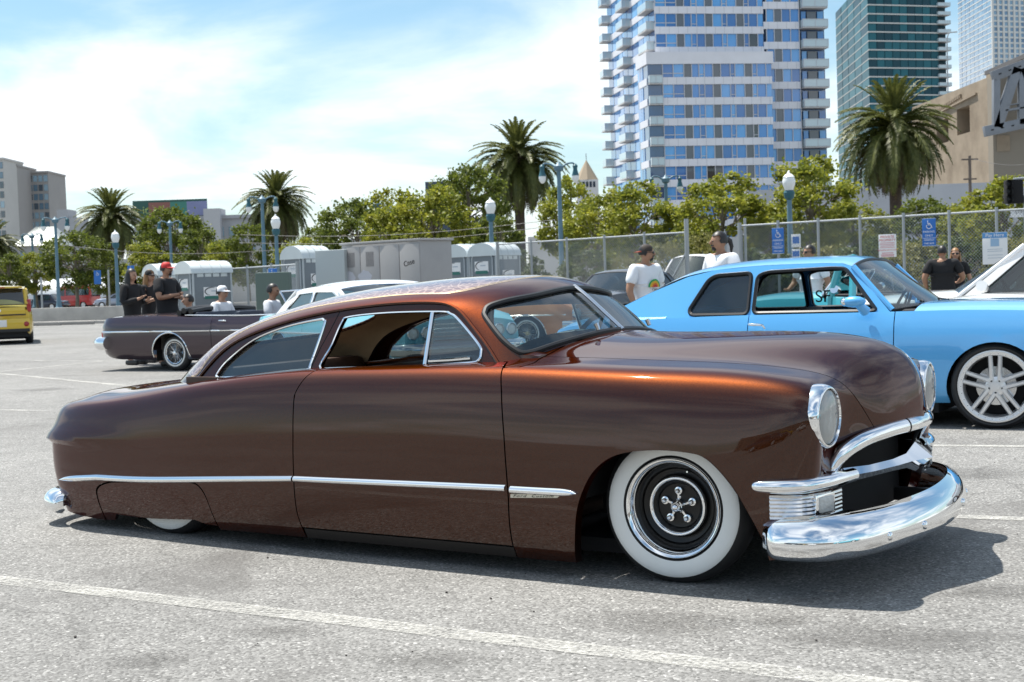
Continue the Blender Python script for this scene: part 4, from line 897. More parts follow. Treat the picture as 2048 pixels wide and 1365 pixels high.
# ---- three-box cars farther back, one shape with its own colours, roof and trim
def sedan(name, label, loc, rz, paint, roofm=None, cat='car', open_top=False, wheels='plain', classic=True, interior=CLOTH_DARK, group=None, scale=1.0, tall=0.0, glassm=None, roof_low=0.0):
    t = tall
    sp = dict(name=name, label=label, cat=cat, loc=loc, rz=rz, paint=paint, interior=interior, group=group,
      st=[(-4.0, .78, .42, .78, .81), (-3.9, .86, .33, .84, .88), (-3.5, .92, .24, .87, .93), (-2.6, .94, .21, .89 + t * .3, .95 + t * .3), (-1.6, .945, .20, .89 + t * .3, .93 + t * .3), (-.7, .94, .20, .90 + t * .3, .98 + t * .3), (0, .93, .22, .90, .99), (.6, .90, .26, .85, .93), (.85, .82, .34, .76, .82)],
      arches=[(-2.85, .37, .36), (0, .37, .36)], cuts=[-2.3, -1.5, -.62] if not classic else [-2.0, -.7], panels=['rear_quarter_panel', 'rear_door', 'door', 'front_fender'] if not classic else None, cab=(-2.95, -.55), wr=.325, track=.89, wheels=FOUR(2.85, wheels), seats=(-1.45, -2.25), steer=(-.98, .38), step=.12, arch_trim=classic)
    if not open_top:
        h = 1.43 + t - roof_low
        sp['gh'] = dict(k=.40, yb=.91, side=[(-3.15, .90), (-2.65, h - .08), (-2.4, h - .035), (-1.7, h), (-1.35, h - .015), (-1.2, h - .06), (-.55, .91)], low=[(-.6, .84), (-3.05, .84)], pillar=.03,
          wins=[[(-2.78, .96), (-2.48, h - .11), (-2.0, h - .09), (-2.0, .95)], [(-1.93, .95), (-1.93, h - .085), (-1.36, h - .09), (-1.24, h - .13), (-.76, .965)]], mat=roofm or paint,
          roof=[(-2.62, h - .075, h - .02), (-2.3, h - .03, h + .03), (-1.7, h, h + .06), (-1.35, h - .015, h + .045), (-1.18, h - .07, h - .015)], ws=(-.52, .93, .2, .05, .80), bl=(-3.12, .93, -.1, .05, .78), trim=CHROME if classic else BLACK, glass=glassm or GLASS2)
    c, F = gcar(sp); c.scale = (scale,) * 3
    cm = CHROME if classic else paint
    bar(c, 'front_bumper', [(.7, -.9, .46), (.9, -.8, .46), (.95, -.4, .46), (.96, 0, .46), (.95, .4, .46), (.9, .8, .46), (.7, .9, .46)], .085, cm, 8); bar(c, 'rear_bumper', [(-3.8, -.9, .48), (-4.02, -.8, .48), (-4.08, 0, .48), (-4.02, .8, .48), (-3.8, .9, .48)], .085, cm, 8)
    for s in (-1, 1):
        if classic:
            for y in (.52, .71): lamp(c, 'headlight', (.855, s * y, .66), .068)
        else: boxp(c, 'headlight', (.80, s * .66, .68), (.14, .3, .11), LENS, ch=.03)
        boxp(c, 'tail_lamp', (-4.0, s * .62, .68), (.04, .26, .1), REDLENS)
        bar(c, 'side_mirror', [(-.80, s * .93, 1.0 + t * .3), (-.80, s * 1.04, 1.02 + t * .3)], .06, CHROME if classic else paint, 8, None, 0)
        if classic:
            xs = np.linspace(-3.9, .75, 14); P = F['side'](xs, [F['tz'](x, .64) for x in xs]) * np.array([1, s, 1]); bar(c, 'side_moulding', [tuple(p) for p in P], .014, CHROME, 5, None, 0)
    for k in range(5): boxp(c, 'grille_slat', (.862, 0, .56 + .05 * k), (.02, .84, .018), CHROME if classic else BLACK, ch=0)
    if open_top:
        bar(c, 'windshield_frame', [(-.55, -.80, .93), (-.80, -.70, 1.27), (-.74, 0, 1.285), (-.80, .70, 1.27), (-.55, .80, .93)], .018, CHROME, 6, None, 0)
        mb = MB(); mb.loft([[Vector((-.8 + .06 * (1 - q * q), .70 * q, 1.27)) for q in np.linspace(-1, 1, 9)], [Vector((-.55 + .18 * (1 - q * q), .80 * q, .93)) for q in np.linspace(-1, 1, 9)]], closed=False); mb.build('windshield', GLASS2, c, 60)
        for s in (-1, 1): bar(c, 'vent_window_frame', [(-.60, s * .83, .93), (-.82, s * .76, 1.26), (-1.02, s * .77, 1.25), (-1.03, s * .84, .93)], .012, CHROME, 6, None, 0); bar(c, 'door_cap', [(-2.9, s * .87, .925), (-1.7, s * .87, .92), (-.6, s * .87, .93)], .022, interior, 6)
    return c
TURQ = carpaint('turquoise_paint', (.05, .40, .48), .15, .4); WHITE = carpaint('white_paint', (.74, .74, .73), 0, .4); ORANGE = carpaint('orange_paint', (.60, .20, .02), .4, .4)
DGREY = carpaint('dark_grey_paint', (.035, .04, .05), .4, .35); CREAM = carpaint('sage_paint', (.30, .33, .30), .2, .4); AQUA = carpaint('aqua_paint', (.18, .52, .62), .1, .4)
REDV = mat('red_vinyl', (.42, .03, .03), .45)
sedan('turquoise_coupe', 'pale turquoise low classic car with a white roof behind the brown coupe', Vector((-1.06, 17.9, 0)), R(-58), AQUA, WHITE, wheels='plain', roof_low=.14)
sedan('dark_sedan', 'dark grey car by the fence, left of the man in the backward cap', gat(1185, 33.0), R(-125), DGREY, classic=False)
sedan('white_wagon', 'white car parked at the fence gate between two men', gat(1352, 38.5), R(-120), WHITE, classic=False, tall=.40)
sedan('white_sedan', 'modern white car at the right edge, nose to the left', gat(1850, 15.6), R(152), WHITE, classic=False, tall=.10)
sedan('white_convertible', 'white open convertible with red interior beyond the blue coupe', gat(1905, 13.6) + Vector((.42, -.2, 0)), R(-30) + math.pi, WHITE, open_top=True, interior=REDV)
tq = sedan('turquoise_sedan', 'turquoise car with an open door, seen through the windows of the blue coupe', gat(1610, 19.5), R(-32) + math.pi, TURQ, open_top=True)
dm = MB(); fr = [(-.72, .96, .30), (-.72, .96, .90), (-.95, .86, 1.40), (-1.62, .86, 1.42), (-1.75, .92, .92), (-1.75, .96, .30)]
Md = Matrix.Translation((-.72, .96, 0)) @ Matrix.Rotation(R(-58), 4, 'Z') @ Matrix.Translation((.72, -.96, 0))
dm.tube([Md @ Vector(p) for p in fr], .05, 6, closed=False); dm.add([Md @ Vector((x, y, z)) for x, y, z in ((-.72, .96, .28), (-1.75, .96, .28), (-1.75, .93, .92), (-.72, .95, .92))], [(0, 1, 2, 3)]); dm.build('open_door', TURQ, tq)
oc = sedan('orange_lowrider', 'orange classic car with wire wheels seen through the brown windscreen', gat(1040, 24.8) + Vector((.5, .8, 0)), R(-24), ORANGE, wheels='wire', roof_low=.17)
rv = gcar(dict(name='red_van', label='red passenger van parked beyond the low wall', cat='van', loc=gat(118, 150.0), rz=R(165), paint=carpaint('red_paint', (.5, .03, .025), 0, .4),
  st=[(-4.6, .92, .35, 1.2, 1.22), (-4.5, .98, .3, 1.25, 1.27), (-1, 1.0, .28, 1.25, 1.27), (-.2, 1.0, .28, 1.2, 1.3), (.5, .96, .3, 1.05, 1.18), (.8, .85, .4, .9, 1.0)], arches=[(-3.6, .4, .38), (0, .4, .38)], cuts=[-2.6, -1.3, -.3], cab=(-4.4, -.2), wr=.36, track=.95, wheels=FOUR(3.6, 'plain'), step=.25, panels=['rear_quarter_panel', 'sliding_door', 'door', 'front_fender'],
  gh=dict(k=.12, yb=.95, side=[(-4.58, 1.2), (-4.5, 2.3), (-4.3, 2.42), (-1.2, 2.42), (-.9, 2.3), (-.1, 1.2)], low=[(-.2, 1.1), (-4.5, 1.1)], pillar=.05, wins=[[(-4.3, 1.4), (-4.3, 2.1), (-2.9, 2.1), (-2.9, 1.4)], [(-2.7, 1.4), (-2.7, 2.1), (-1.5, 2.1), (-1.5, 1.4)], [(-1.35, 1.35), (-1.35, 2.05), (-1.0, 2.05), (-.5, 1.35)]], roof=[(-4.48, 2.38, 2.45), (-3, 2.42, 2.5), (-1.2, 2.42, 2.5), (-.92, 2.32, 2.4)], ws=(-.1, 1.25, .1, .05, .9), bl=(-4.6, 1.35, -.02, 0, .9))))[0]
sedan('parked_car', 'dark car parked at the left beyond the low wall, beside the lamp posts', gat(62, 145.0), R(170), carpaint('navy_paint', (.03, .04, .07), .3, .4), classic=False, tall=.2, group='cars parked beyond the wall')
sedan('parked_car', 'silver car parked beyond the low wall below the leftmost full palm', gat(212, 140.0), R(170), carpaint('silver_paint', (.35, .38, .45), .6, .4), classic=False, group='cars parked beyond the wall')
# ------------------------------------------------------------------ ground, markings
def asphalt():
    m = bpy.data.materials.new('asphalt'); m.use_nodes = True; nt = m.node_tree; b = nt.nodes['Principled BSDF']; L = nt.links
    t = nt.nodes.new('ShaderNodeTexCoord')
    def noise(sc, det, ro=.6, dist=0):
        n = nt.nodes.new('ShaderNodeTexNoise'); n.inputs['Scale'].default_value = sc; n.inputs['Detail'].default_value = det; n.inputs['Roughness'].default_value = ro; n.inputs['Distortion'].default_value = dist; L.new(t.outputs['Object'], n.inputs['Vector']); return n.outputs[0]
    def ramp(src, stops):
        r = nt.nodes.new('ShaderNodeValToRGB'); e = r.color_ramp.elements
        while len(e) < len(stops): e.new(.5)
        for k, (p, c) in enumerate(stops): e[k].position = p; e[k].color = (*c, 1) if isinstance(c, tuple) else (c, c, c, 1)
        L.new(src, r.inputs[0]); return r.outputs[0]
    def mix(mode, f, a, bb):
        x = nt.nodes.new('ShaderNodeMix'); x.data_type = 'RGBA'; x.blend_type = mode
        for s, v in (('Factor', f), ('A', a), ('B', bb)):
            if isinstance(v, (int, float)): x.inputs[s].default_value = v
            elif isinstance(v, tuple): x.inputs[s].default_value = (*v, 1)
            else: L.new(v, x.inputs[s])
        return x.outputs['Result']
    vo = nt.nodes.new('ShaderNodeTexVoronoi'); vo.inputs['Scale'].default_value = 105; L.new(t.outputs['Object'], vo.inputs['Vector'])
    stone = ramp(vo.outputs['Color'], [(0, (.085, .083, .078)), (.4, (.19, .186, .178)), (.8, (.27, .265, .253)), (1, (.52, .51, .49))])
    big = ramp(noise(.35, 5), [(.3, .84), (.7, 1.12)]); med = ramp(noise(4.0, 6, .65), [(.3, .88), (.7, 1.08)])
    c = mix('MULTIPLY', 1.0, stone, big); c = mix('MULTIPLY', 1.0, c, med)
    stain = ramp(noise(.5, 8, .62, 1.2), [(.57, 0.0), (.70, .6)]); c = mix('MIX', stain, c, (.105, .10, .095))
    # oil drips and tyre scuffs
    wt = nt.nodes.new('ShaderNodeMapping'); wt.inputs['Rotation'].default_value = (0, 0, R(31)); wt.inputs['Scale'].default_value = (.25, 2.2, 1); L.new(t.outputs['Object'], wt.inputs[0])
    ns = nt.nodes.new('ShaderNodeTexNoise'); ns.inputs['Scale'].default_value = .9; ns.inputs['Detail'].default_value = 5; L.new(wt.outputs[0], ns.inputs['Vector']); scuff = ramp(ns.outputs[0], [(.60, 0.0), (.70, .35)]); c = mix('MIX', scuff, c, (.12, .115, .11))
    vd = nt.nodes.new('ShaderNodeTexVoronoi'); vd.inputs['Scale'].default_value = .55; L.new(t.outputs['Object'], vd.inputs['Vector']); drip = ramp(vd.outputs['Distance'], [(.0, .55), (.09, .35), (.16, 0.0)]); c = mix('MIX', drip, c, (.09, .085, .08))
    # hairline cracks
    v2 = nt.nodes.new('ShaderNodeTexVoronoi'); v2.feature = 'DISTANCE_TO_EDGE'; v2.inputs['Scale'].default_value = .22; 
    wv = nt.nodes.new('ShaderNodeVectorMath'); wv.operation = 'ADD'; nn = nt.nodes.new('ShaderNodeTexNoise'); nn.inputs['Scale'].default_value = 1.3; nn.inputs['Detail'].default_value = 6; L.new(t.outputs['Object'], nn.inputs['Vector'])
    L.new(t.outputs['Object'], wv.inputs[0]); L.new(nn.outputs['Color'], wv.inputs[1]); L.new(wv.outputs[0], v2.inputs['Vector'])
    crack = ramp(v2.outputs['Distance'], [(.0, .38), (.0035, .0)]); c = mix('MIX', crack, c, (.06, .058, .055))
    L.new(c, b.inputs['Base Color']); b.inputs['Roughness'].default_value = .88; b.inputs['Specular IOR Level'].default_value = .35
    bp = nt.nodes.new('ShaderNodeBump'); bp.inputs['Strength'].default_value = .55; bp.inputs['Distance'].default_value = .004; L.new(vo.outputs['Distance'], bp.inputs['Height']); bp.invert = True; L.new(bp.outputs[0], b.inputs['Normal'])
    return m
def line_paint():
    m = bpy.data.materials.new('worn_line_paint'); m.use_nodes = True; nt = m.node_tree; b = nt.nodes['Principled BSDF']; L = nt.links
    t = nt.nodes.new('ShaderNodeTexCoord'); n = nt.nodes.new('ShaderNodeTexNoise'); n.inputs['Scale'].default_value = 60; n.inputs['Detail'].default_value = 6; n.inputs['Roughness'].default_value = .75; L.new(t.outputs['Object'], n.inputs['Vector'])
    n2 = nt.nodes.new('ShaderNodeTexNoise'); n2.inputs['Scale'].default_value = 2.2; n2.inputs['Detail'].default_value = 4; L.new(t.outputs['Object'], n2.inputs['Vector'])
    a = nt.nodes.new('ShaderNodeMath'); a.operation = 'MULTIPLY_ADD'; L.new(n2.outputs[0], a.inputs[0]); a.inputs[1].default_value = .55; L.new(n.outputs[0], a.inputs[2])
    r = nt.nodes.new('ShaderNodeMapRange'); r.inputs[1].default_value = .64; r.inputs[2].default_value = 1.02; L.new(a.outputs[0], r.inputs[0])
    b.inputs['Base Color'].default_value = (.56, .55, .51, 1); b.inputs['Roughness'].default_value = .8; L.new(r.outputs[0], b.inputs['Alpha']); return m
mb = MB(); mb.add([(-900, -120, 0), (900, -120, 0), (900, 1500, 0), (-900, 1500, 0)], [(0, 1, 2, 3)]); tag(mb.build('parking_lot_ground', asphalt(), None, 0), kind='structure')
LINE = line_paint()
def gp(px, py):
    D = CAM_H * FPX / max(py - hy(px), 1); p = gat(px, D); return Vector((p.x, p.y, .004))
def marking(a, b, w):
    a, b = Vector(a), Vector(b); t = (b - a).normalized(); n = Vector((-t.y, t.x, 0)) * w / 2; k = max(2, int((b - a).length / .4)); random.seed(int(a.x * 100))
    vs = []; 
    for i in range(k + 1):
        p = a + (b - a) * i / k; j = random.uniform(-.006, .006); vs += [p + n * (1 + j * 8), p - n * (1 - j * 8)]
    m2 = MB(); m2.add(vs, [(2 * i, 2 * i + 1, 2 * i + 3, 2 * i + 2) for i in range(k)]); tag(m2.build('painted_line', LINE, None, 0), kind='structure')
marking((-2.36, 6.10, .004), (2.6, 3.22, .004), .125)
marking(gp(1880, 1036), gp(2048, 1034) + Vector((2.0, -1.0, 0)), .10)
marking(gp(1800, 893), gp(2048, 888) + Vector((2.0, -.9, 0)), .10)
marking(gp(-40, 744), gp(290, 776), .12); marking(gp(-40, 748), gp(215, 722), .12); marking(gp(-40, 820), gp(95, 823), .11); marking(gp(110, 706), gp(170, 706), .14); marking(gp(60, 722), gp(330, 723), .12)
# oil and water stains lying on the lot
def stain_mat():
    m = bpy.data.materials.new('oil_stain'); m.use_nodes = True; nt = m.node_tree; b = nt.nodes['Principled BSDF']; L = nt.links; t = nt.nodes.new('ShaderNodeTexCoord')
    n = nt.nodes.new('ShaderNodeTexNoise'); n.inputs['Scale'].default_value = 5; n.inputs['Detail'].default_value = 8; n.inputs['Roughness'].default_value = .7; L.new(t.outputs['Object'], n.inputs['Vector'])
    g = nt.nodes.new('ShaderNodeTexGradient'); g.gradient_type = 'SPHERICAL'; mpn = nt.nodes.new('ShaderNodeMapping'); mpn.vector_type = 'POINT'; L.new(t.outputs['Generated'], mpn.inputs[0]); mpn.inputs['Location'].default_value = (-1, -1, 0); mpn.inputs['Scale'].default_value = (2, 2, 0); L.new(mpn.outputs[0], g.inputs[0])
    mu = nt.nodes.new('ShaderNodeMath'); mu.operation = 'MULTIPLY'; L.new(g.outputs[0], mu.inputs[0]); L.new(n.outputs[0], mu.inputs[1]); r = nt.nodes.new('ShaderNodeMapRange'); r.inputs[1].default_value = .10; r.inputs[2].default_value = .42; r.inputs[4].default_value = .26; L.new(mu.outputs[0], r.inputs[0]); L.new(r.outputs[0], b.inputs['Alpha'])
    b.inputs['Base Color'].default_value = (.075, .07, .065, 1); b.inputs['Roughness'].default_value = .7; return m
OIL = stain_mat()
for (px, py, w_, l_, a_) in ((1330, 1255, 1.3, .35, -28), (1800, 1285, 1.5, .35, -24), (860, 1330, .6, .3, -30), (1960, 950, .8, .7, 0), (90, 780, 1.4, .8, -20), (560, 1270, .5, .25, 0), (1990, 1190, .7, .4, 10), (300, 1330, .5, .3, 20), (1560, 1250, .4, .3, 0)):
    c = gp(px, py); c.z = .008; mb = MB(); n_ = 24; mb.add([(c.x + math.cos(R(a_)) * w_ / 2 * x - math.sin(R(a_)) * l_ / 2 * y, c.y + math.sin(R(a_)) * w_ / 2 * x + math.cos(R(a_)) * l_ / 2 * y, .008) for x, y in [(math.cos(6.2832 * k / n_), math.sin(6.2832 * k / n_)) for k in range(n_)]], [tuple(range(n_))]); tag(mb.build('oil_stain', OIL, None, 0), kind='structure')
# loose grit on the lot
random.seed(5); mb = MB()
for i in range(70):
    x = random.uniform(-3, 3.5); y = random.uniform(3.9, 9); r = random.uniform(.002, .0065); mb.ico((x, y, r * .6), r, 1, (1, random.uniform(.6, 1.2), .7))
tag(mb.build('grit', mat('grit', (.07, .06, .055), .9), None, 0), 'dark specks of loose grit on the asphalt', 'grit', kind='stuff')
# ------------------------------------------------------------------ low wall, kerb and wheel stops at the back of the lot
CONC = mat('concrete', (.40, .38, .35), .9, noise=(1.2, .16), bump=(18, .3, .01)); CONC_D = mat('concrete_dark', (.28, .265, .245), .9, noise=(.8, .2), bump=(12, .3, .02))
A, B3 = gat(60, 66), gat(640, 60); d = (B3 - A); mb = MB(); mb.box((0, 0, .38), (d.length, .3, .76), ch=.02); w = mb.build('low_wall', CONC, None); w.location = (A + B3) / 2; w.rotation_euler = (0, 0, math.atan2(d.y, d.x)); tag(w, 'long low concrete wall at the back of the lot', 'wall')
mb = MB(); mb.box((0, 0, .07), (d.length, .5, .14), ch=.02); k = mb.build('kerb', CONC, None); k.location = (A + B3) / 2 + Vector((-.1, -1.4, 0)); k.rotation_euler = w.rotation_euler; tag(k, kind='structure')
for i, px in enumerate((90, 155)):
    mb = MB(); mb.box((0, 0, .07), (1.8, .16, .14), ch=.03); s = mb.build('wheel_stop', CONC_D, None); s.location = gat(px, 61.5); s.rotation_euler = w.rotation_euler; tag(s, ['concrete wheel stop nearer the yellow car', 'concrete wheel stop nearer the standing group'][i], 'wheel stop', 'wheel stops by the low wall')
for i, (px, yt, yb) in enumerate(((86, 555, 645), (221, 540, 640), (618, 560, 640))):
    D = CAM_H * FPX / (yb - hy(px)); mb = MB(); mb.tube([(0, 0, 0), (0, 0, (yb - yt) * D / FPX)], .05, 8); p = mb.build('steel_post', mat('galvanised', (.36, .38, .39), .5, .6), None); p.location = gat(px, D); tag(p, ['slim grey post beside the yellow car', 'slim grey post below the first palm', 'slim grey post behind the white-roofed car'][i], 'post', 'slim posts at the lot edge')
# ------------------------------------------------------------------ street lamps
TEAL = mat('lamp_blue_paint', (.10, .19, .25), .5, noise=(2, .15)); TEALD = mat('lamp_teal_cap', (.02, .10, .13), .45)
GLOBE = mat('lamp_globe', (.78, .80, .80), .25, 0, .5)
def twin_lamp():
    t = thing('twin_lamp_post', '', 'street lamp', group='twin-headed blue lamp posts'); h = 7.0
    mb = MB(); mb.lathe([(.28, 0), (.28, .5), (.20, .6), (.17, .9), (.14, 1.2), (.12, 3), (.10, h - .5), (.095, h - .35)], n=14); mb.build('post', TEAL, t)
    mb = MB(); mb.lathe([(.10, h - .4), (.22, h - .32), (.24, h - .12), (.17, h - .05), (.10, h), (.05, h + .08), (.0001, h + .12)], n=14); mb.build('crown', TEAL, t)
    for s in (-1, 1):
        mb = MB(); mb.tube([Vector(p) for p in crom([(s * .15, 0, h - .2), (s * .4, 0, h - .02), (s * .68, 0, h + .02), (s * .82, 0, h - .08)], 5)], .045, 7); mb.build('arm', TEAL, t)
        mb = MB(); mb.lathe([(.05, -.02), (.13, -.12), (.10, -.3), (.17, -.55), (.19, -.6)], Matrix.Translation((s * .82, 0, h)), 14); hd = mb.build('lamp_head', TEALD, t)
        mb = MB(); mb.lathe([(.17, -.58), (.185, -.68), (.15, -.84), (.08, -.93), (.0001, -.96)], Matrix.Translation((s * .82, 0, h)), 14); mb.build('globe', GLOBE, hd, 180)
    return t
def acorn_lamp():
    t = thing('acorn_lamp_post', '', 'street lamp', group='single acorn lamp posts'); h = 4.5
    mb = MB(); mb.lathe([(.2, 0), (.2, .4), (.13, .5), (.11, .9), (.085, 3.4), (.08, h - .8)], n=12); mb.build('post', TEAL, t)
    mb = MB(); mb.lathe([(.08, h - .82), (.16, h - .75), (.19, h - .58), (.15, h - .5)], n=12); mb.build('collar', TEALD, t)
    mb = MB(); mb.lathe([(.14, h - .5), (.21, h - .3), (.22, h - .18), (.17, h - .04)], n=14); mb.build('globe', GLOBE, t, 180)
    mb = MB(); mb.lathe([(.2, h - .06), (.12, h + .03), (.06, h + .06), (.03, h + .14), (.0001, h + .17)], n=12); mb.build('cap', GLOBE, t)
    return t
tl = twin_lamp(); first = True
for px, D, rz, lb in ((1126, 68, 5, 'blue twin-headed lamp post right of the big middle palm'), (1338, 79, 5, 'blue twin-headed lamp post before the glass tower'), (760, 94, 10, 'blue twin-headed lamp post above the grey utility cabinet'), (533, 85, 8, 'blue twin-headed lamp post left of the second palm'), (119, 100, 14, 'tallest blue twin-headed lamp post right of the yellow car'), (347, 110, 12, 'blue twin-headed lamp post above the grey portable toilets at left'), (71, 124, 12, 'shorter blue twin-headed lamp post behind the yellow car')):
    o = tl if first else copy_tree(tl); first = False; o.location = gat(px, D); o.rotation_euler = (0, 0, R(rz)); o['label'] = lb
al = acorn_lamp(); first = True
for px, D, lb in ((238, 72, 'acorn lamp post in front of the first palm'), (559, 62, 'acorn lamp post in front of the second palm'), (988, 55, 'acorn lamp post left of the middle palm trunk'), (1584, 46, 'acorn lamp post rising before the glass tower'), (1893, 82, 'small acorn lamp behind the fence right of the large palm'), (1513, 90, 'small globe lamp behind the fence beside the gate')):
    o = al if first else copy_tree(al); first = False; o.location = gat(px, D); o['label'] = lb
# ------------------------------------------------------------------ palms
def frond_mesh(name, L, droop, m, w=.5, rise=.5, seed=0):
    """feather frond: rachis arching in +x with paired leaflets"""
    rnd = random.Random(seed); n = 34; vs = []; fs = []; P = []
    for i in range(n + 1):
        t = i / n; P.append(Vector((L * t * (1 - .18 * droop * t), 0, L * (rise * t - droop * t * t))))
    mb = MB(); mb.tube(P[::3], [.035 * (1 - .8 * i / (len(P[::3]) - 1)) for i in range(len(P[::3]))], 4, cap=False)
    for i in range(3, n + 1):
        t = i / n; tan = (P[i] - P[i - 1]).normalized(); ln = w * (math.sin(math.pi * min(1, .12 + t * .88)) ** .6 + .12) * rnd.uniform(.8, 1.1)
        for s in (-1, 1):
            up = Vector((0, 0, 1)) - tan * tan.z; up.normalize(); d = (tan * .75 + Vector((0, s, 0)) * .8 + up * rnd.uniform(.0, .45)).normalized(); q = P[i] + d * ln - Vector((0, 0, ln * .25)); b = tan * .055
            mid = P[i] + d * ln * .5 + up * .02; mb.add([P[i] - b, P[i] + b, mid + b * .9, mid - b * .9, q], [(0, 1, 2, 3), (3, 2, 4)])
    return mb.mesh(name, m, 0, recalc=False)
def leafmat(name, c1, c2, trans=.3, sc=1.2):
    m = bpy.data.materials.new(name); m.use_nodes = True; nt = m.node_tree; nt.nodes.clear(); L = nt.links; o = nt.nodes.new('ShaderNodeOutputMaterial')
    t = nt.nodes.new('ShaderNodeTexCoord'); n = nt.nodes.new('ShaderNodeTexNoise'); n.inputs['Scale'].default_value = sc; n.inputs['Detail'].default_value = 5; n.inputs['Roughness'].default_value = .8; L.new(t.outputs['Object'], n.inputs['Vector'])
    r = nt.nodes.new('ShaderNodeValToRGB'); r.color_ramp.elements[0].position = .36; r.color_ramp.elements[1].position = .64; r.color_ramp.elements[0].color = (*c1, 1); r.color_ramp.elements[1].color = (*c2, 1); L.new(n.outputs[0], r.inputs[0])
    p = nt.nodes.new('ShaderNodeBsdfPrincipled'); p.inputs['Roughness'].default_value = .5; p.inputs['Specular IOR Level'].default_value = .4; L.new(r.outputs[0], p.inputs['Base Color'])
    tr = nt.nodes.new('ShaderNodeBsdfTranslucent'); L.new(r.outputs[0], tr.inputs[0]); x = nt.nodes.new('ShaderNodeMixShader'); x.inputs[0].default_value = trans; L.new(p.outputs[0], x.inputs[1]); L.new(tr.outputs[0], x.inputs[2]); L.new(x.outputs[0], o.inputs[0]); return m
PALM_A = leafmat('palm_leaf', (.05, .07, .014), (.15, .155, .04), .25, 3); PALM_B = leafmat('palm_leaf_dry', (.075, .055, .03), (.15, .11, .05), .15, 3); PALM_T = mat('palm_trunk', (.075, .055, .042), .95, noise=(3, .35), bump=(7, .8, .08))
FR = [frond_mesh('frond', 3.7, .62, PALM_A, .58, .42, 1), frond_mesh('frond', 3.7, .72, PALM_A, .58, .38, 2), frond_mesh('frond', 3.5, 1.0, PALM_A, .46, .3, 3), frond_mesh('frond', 3.4, .45, PALM_A, .42, .85, 4)]
FD = [frond_mesh('dead_frond', 3.3, .75, PALM_B, .34, -.15, 5), frond_mesh('dead_frond', 3.1, .6, PALM_B, .3, -.3, 6)]
def palm(px, ytop, D, crown_px, seed, lb):
    rnd = random.Random(seed); H = CAM_H + (hy(px) - ytop) * D / FPX; sc = crown_px * D / FPX / 7.0; hc = H - 3.0 * sc
    t = thing('palm_tree', lb, 'palm tree', gat(px, D), rnd.uniform(0, 6), 'palms along the street')
    mb = MB(); mb.lathe([(.62, 0), (.46, .5), (.40, 1.5), (.38, hc * .6), (.40, hc - .9), (.58, hc - .3), (.5, hc + .25), (.1, hc + .4)], n=16); mb.build('trunk', PALM_T, t)
    n = 120
    for k in range(n):
        u = (k + .5) / n; el = 80 - 118 * u ** .9; az = k * 2.39996 + rnd.uniform(-.25, .25); f = FR[3] if u < .2 else FR[0] if u < .55 else FR[1]
        ln = (.86 + .34 * math.sin(min(1, u * 1.5) * math.pi / 2)) * rnd.uniform(.9, 1.06)
        place('frond', f, t, (.3 * math.cos(az) * u, .3 * math.sin(az) * u, hc + .15 - .5 * u), (0, -R(el) + R(32 if u < .2 else 22), az), (sc * ln,) * 3)
    for k in range(56):
        az = k * 2.39996 + .5; place('dead_frond', FD[k % 2], t, (.3 * math.cos(az), .3 * math.sin(az), hc - .35), (0, R(rnd.uniform(2, 48)), az), (sc * rnd.uniform(.85, 1.05),) * 3)
for a in ((1795, 160, 89, 222, 3, 'largest palm at the right, behind the chain-link fence'), (1045, 240, 107, 182, 7, 'palm behind the portable toilets, beside a lamp post'), (560, 341, 137, 146, 11, 'darker palm between the second lamp pair and the grey cabinet'), (230, 375, 140, 140, 13, 'palm at the left above the standing group'), (-12, 440, 140, 120, 17, 'palm cut by the left edge of the photo')): palm(*a)
# ------------------------------------------------------------------ street trees
BARK = mat('bark', (.20, .17, .13), .9, noise=(4, .3), bump=(10, .5, .03))
LEAF_Y = leafmat('leaf_yellow_green', (.10, .145, .018), (.38, .37, .045), .45, 1.6); LEAF_G = leafmat('leaf_green', (.055, .085, .014), (.20, .23, .032), .42, 1.4); LEAF_D = leafmat('leaf_dark', (.05, .075, .02), (.16, .19, .045), .35, 1.4); LEAF_O = leafmat('leaf_olive', (.11, .115, .03), (.30, .28, .08), .38, 1.4)
def leaf_crown(name, m, seed, rx, rz, nclump, nleaf, size, cz):
    rnd = random.Random(seed); mb = MB(); vs = []; fs = []; cl = []
    for i in range(nclump):
        while True:
            p = Vector((rnd.uniform(-1, 1), rnd.uniform(-1, 1), rnd.uniform(-1, 1)))
            if .25 < p.length < 1: break
        p = p.normalized() * (p.length ** .45); cl.append((Vector((p.x * rx, p.y * rx, p.z * rz + cz + rnd.uniform(-.2, .2))), rnd.uniform(.10, .26) * rx))
    for c, r in cl:
        for j in range(nleaf):
            d = Vector((rnd.gauss(0, 1), rnd.gauss(0, 1), rnd.gauss(0, .8))); q = c + d * r * .55; n = Vector((rnd.gauss(0, 1), rnd.gauss(0, 1), rnd.gauss(.6, .8))).normalized(); a = n.orthogonal().normalized(); a.rotate(Matrix.Rotation(rnd.uniform(0, 6.28), 3, n)); b = n.cross(a); s = size * rnd.uniform(.6, 1.2); o = len(vs)
            vs += [q - a * s * .5, q + b * s * .42 + n * s * .1, q + a * s * .6, q - b * s * .42 + n * s * .1]; fs.append((o, o + 1, o + 2, o + 3))
    mb.add(vs, fs); return mb.mesh(name, m, 0, recalc=False), cl
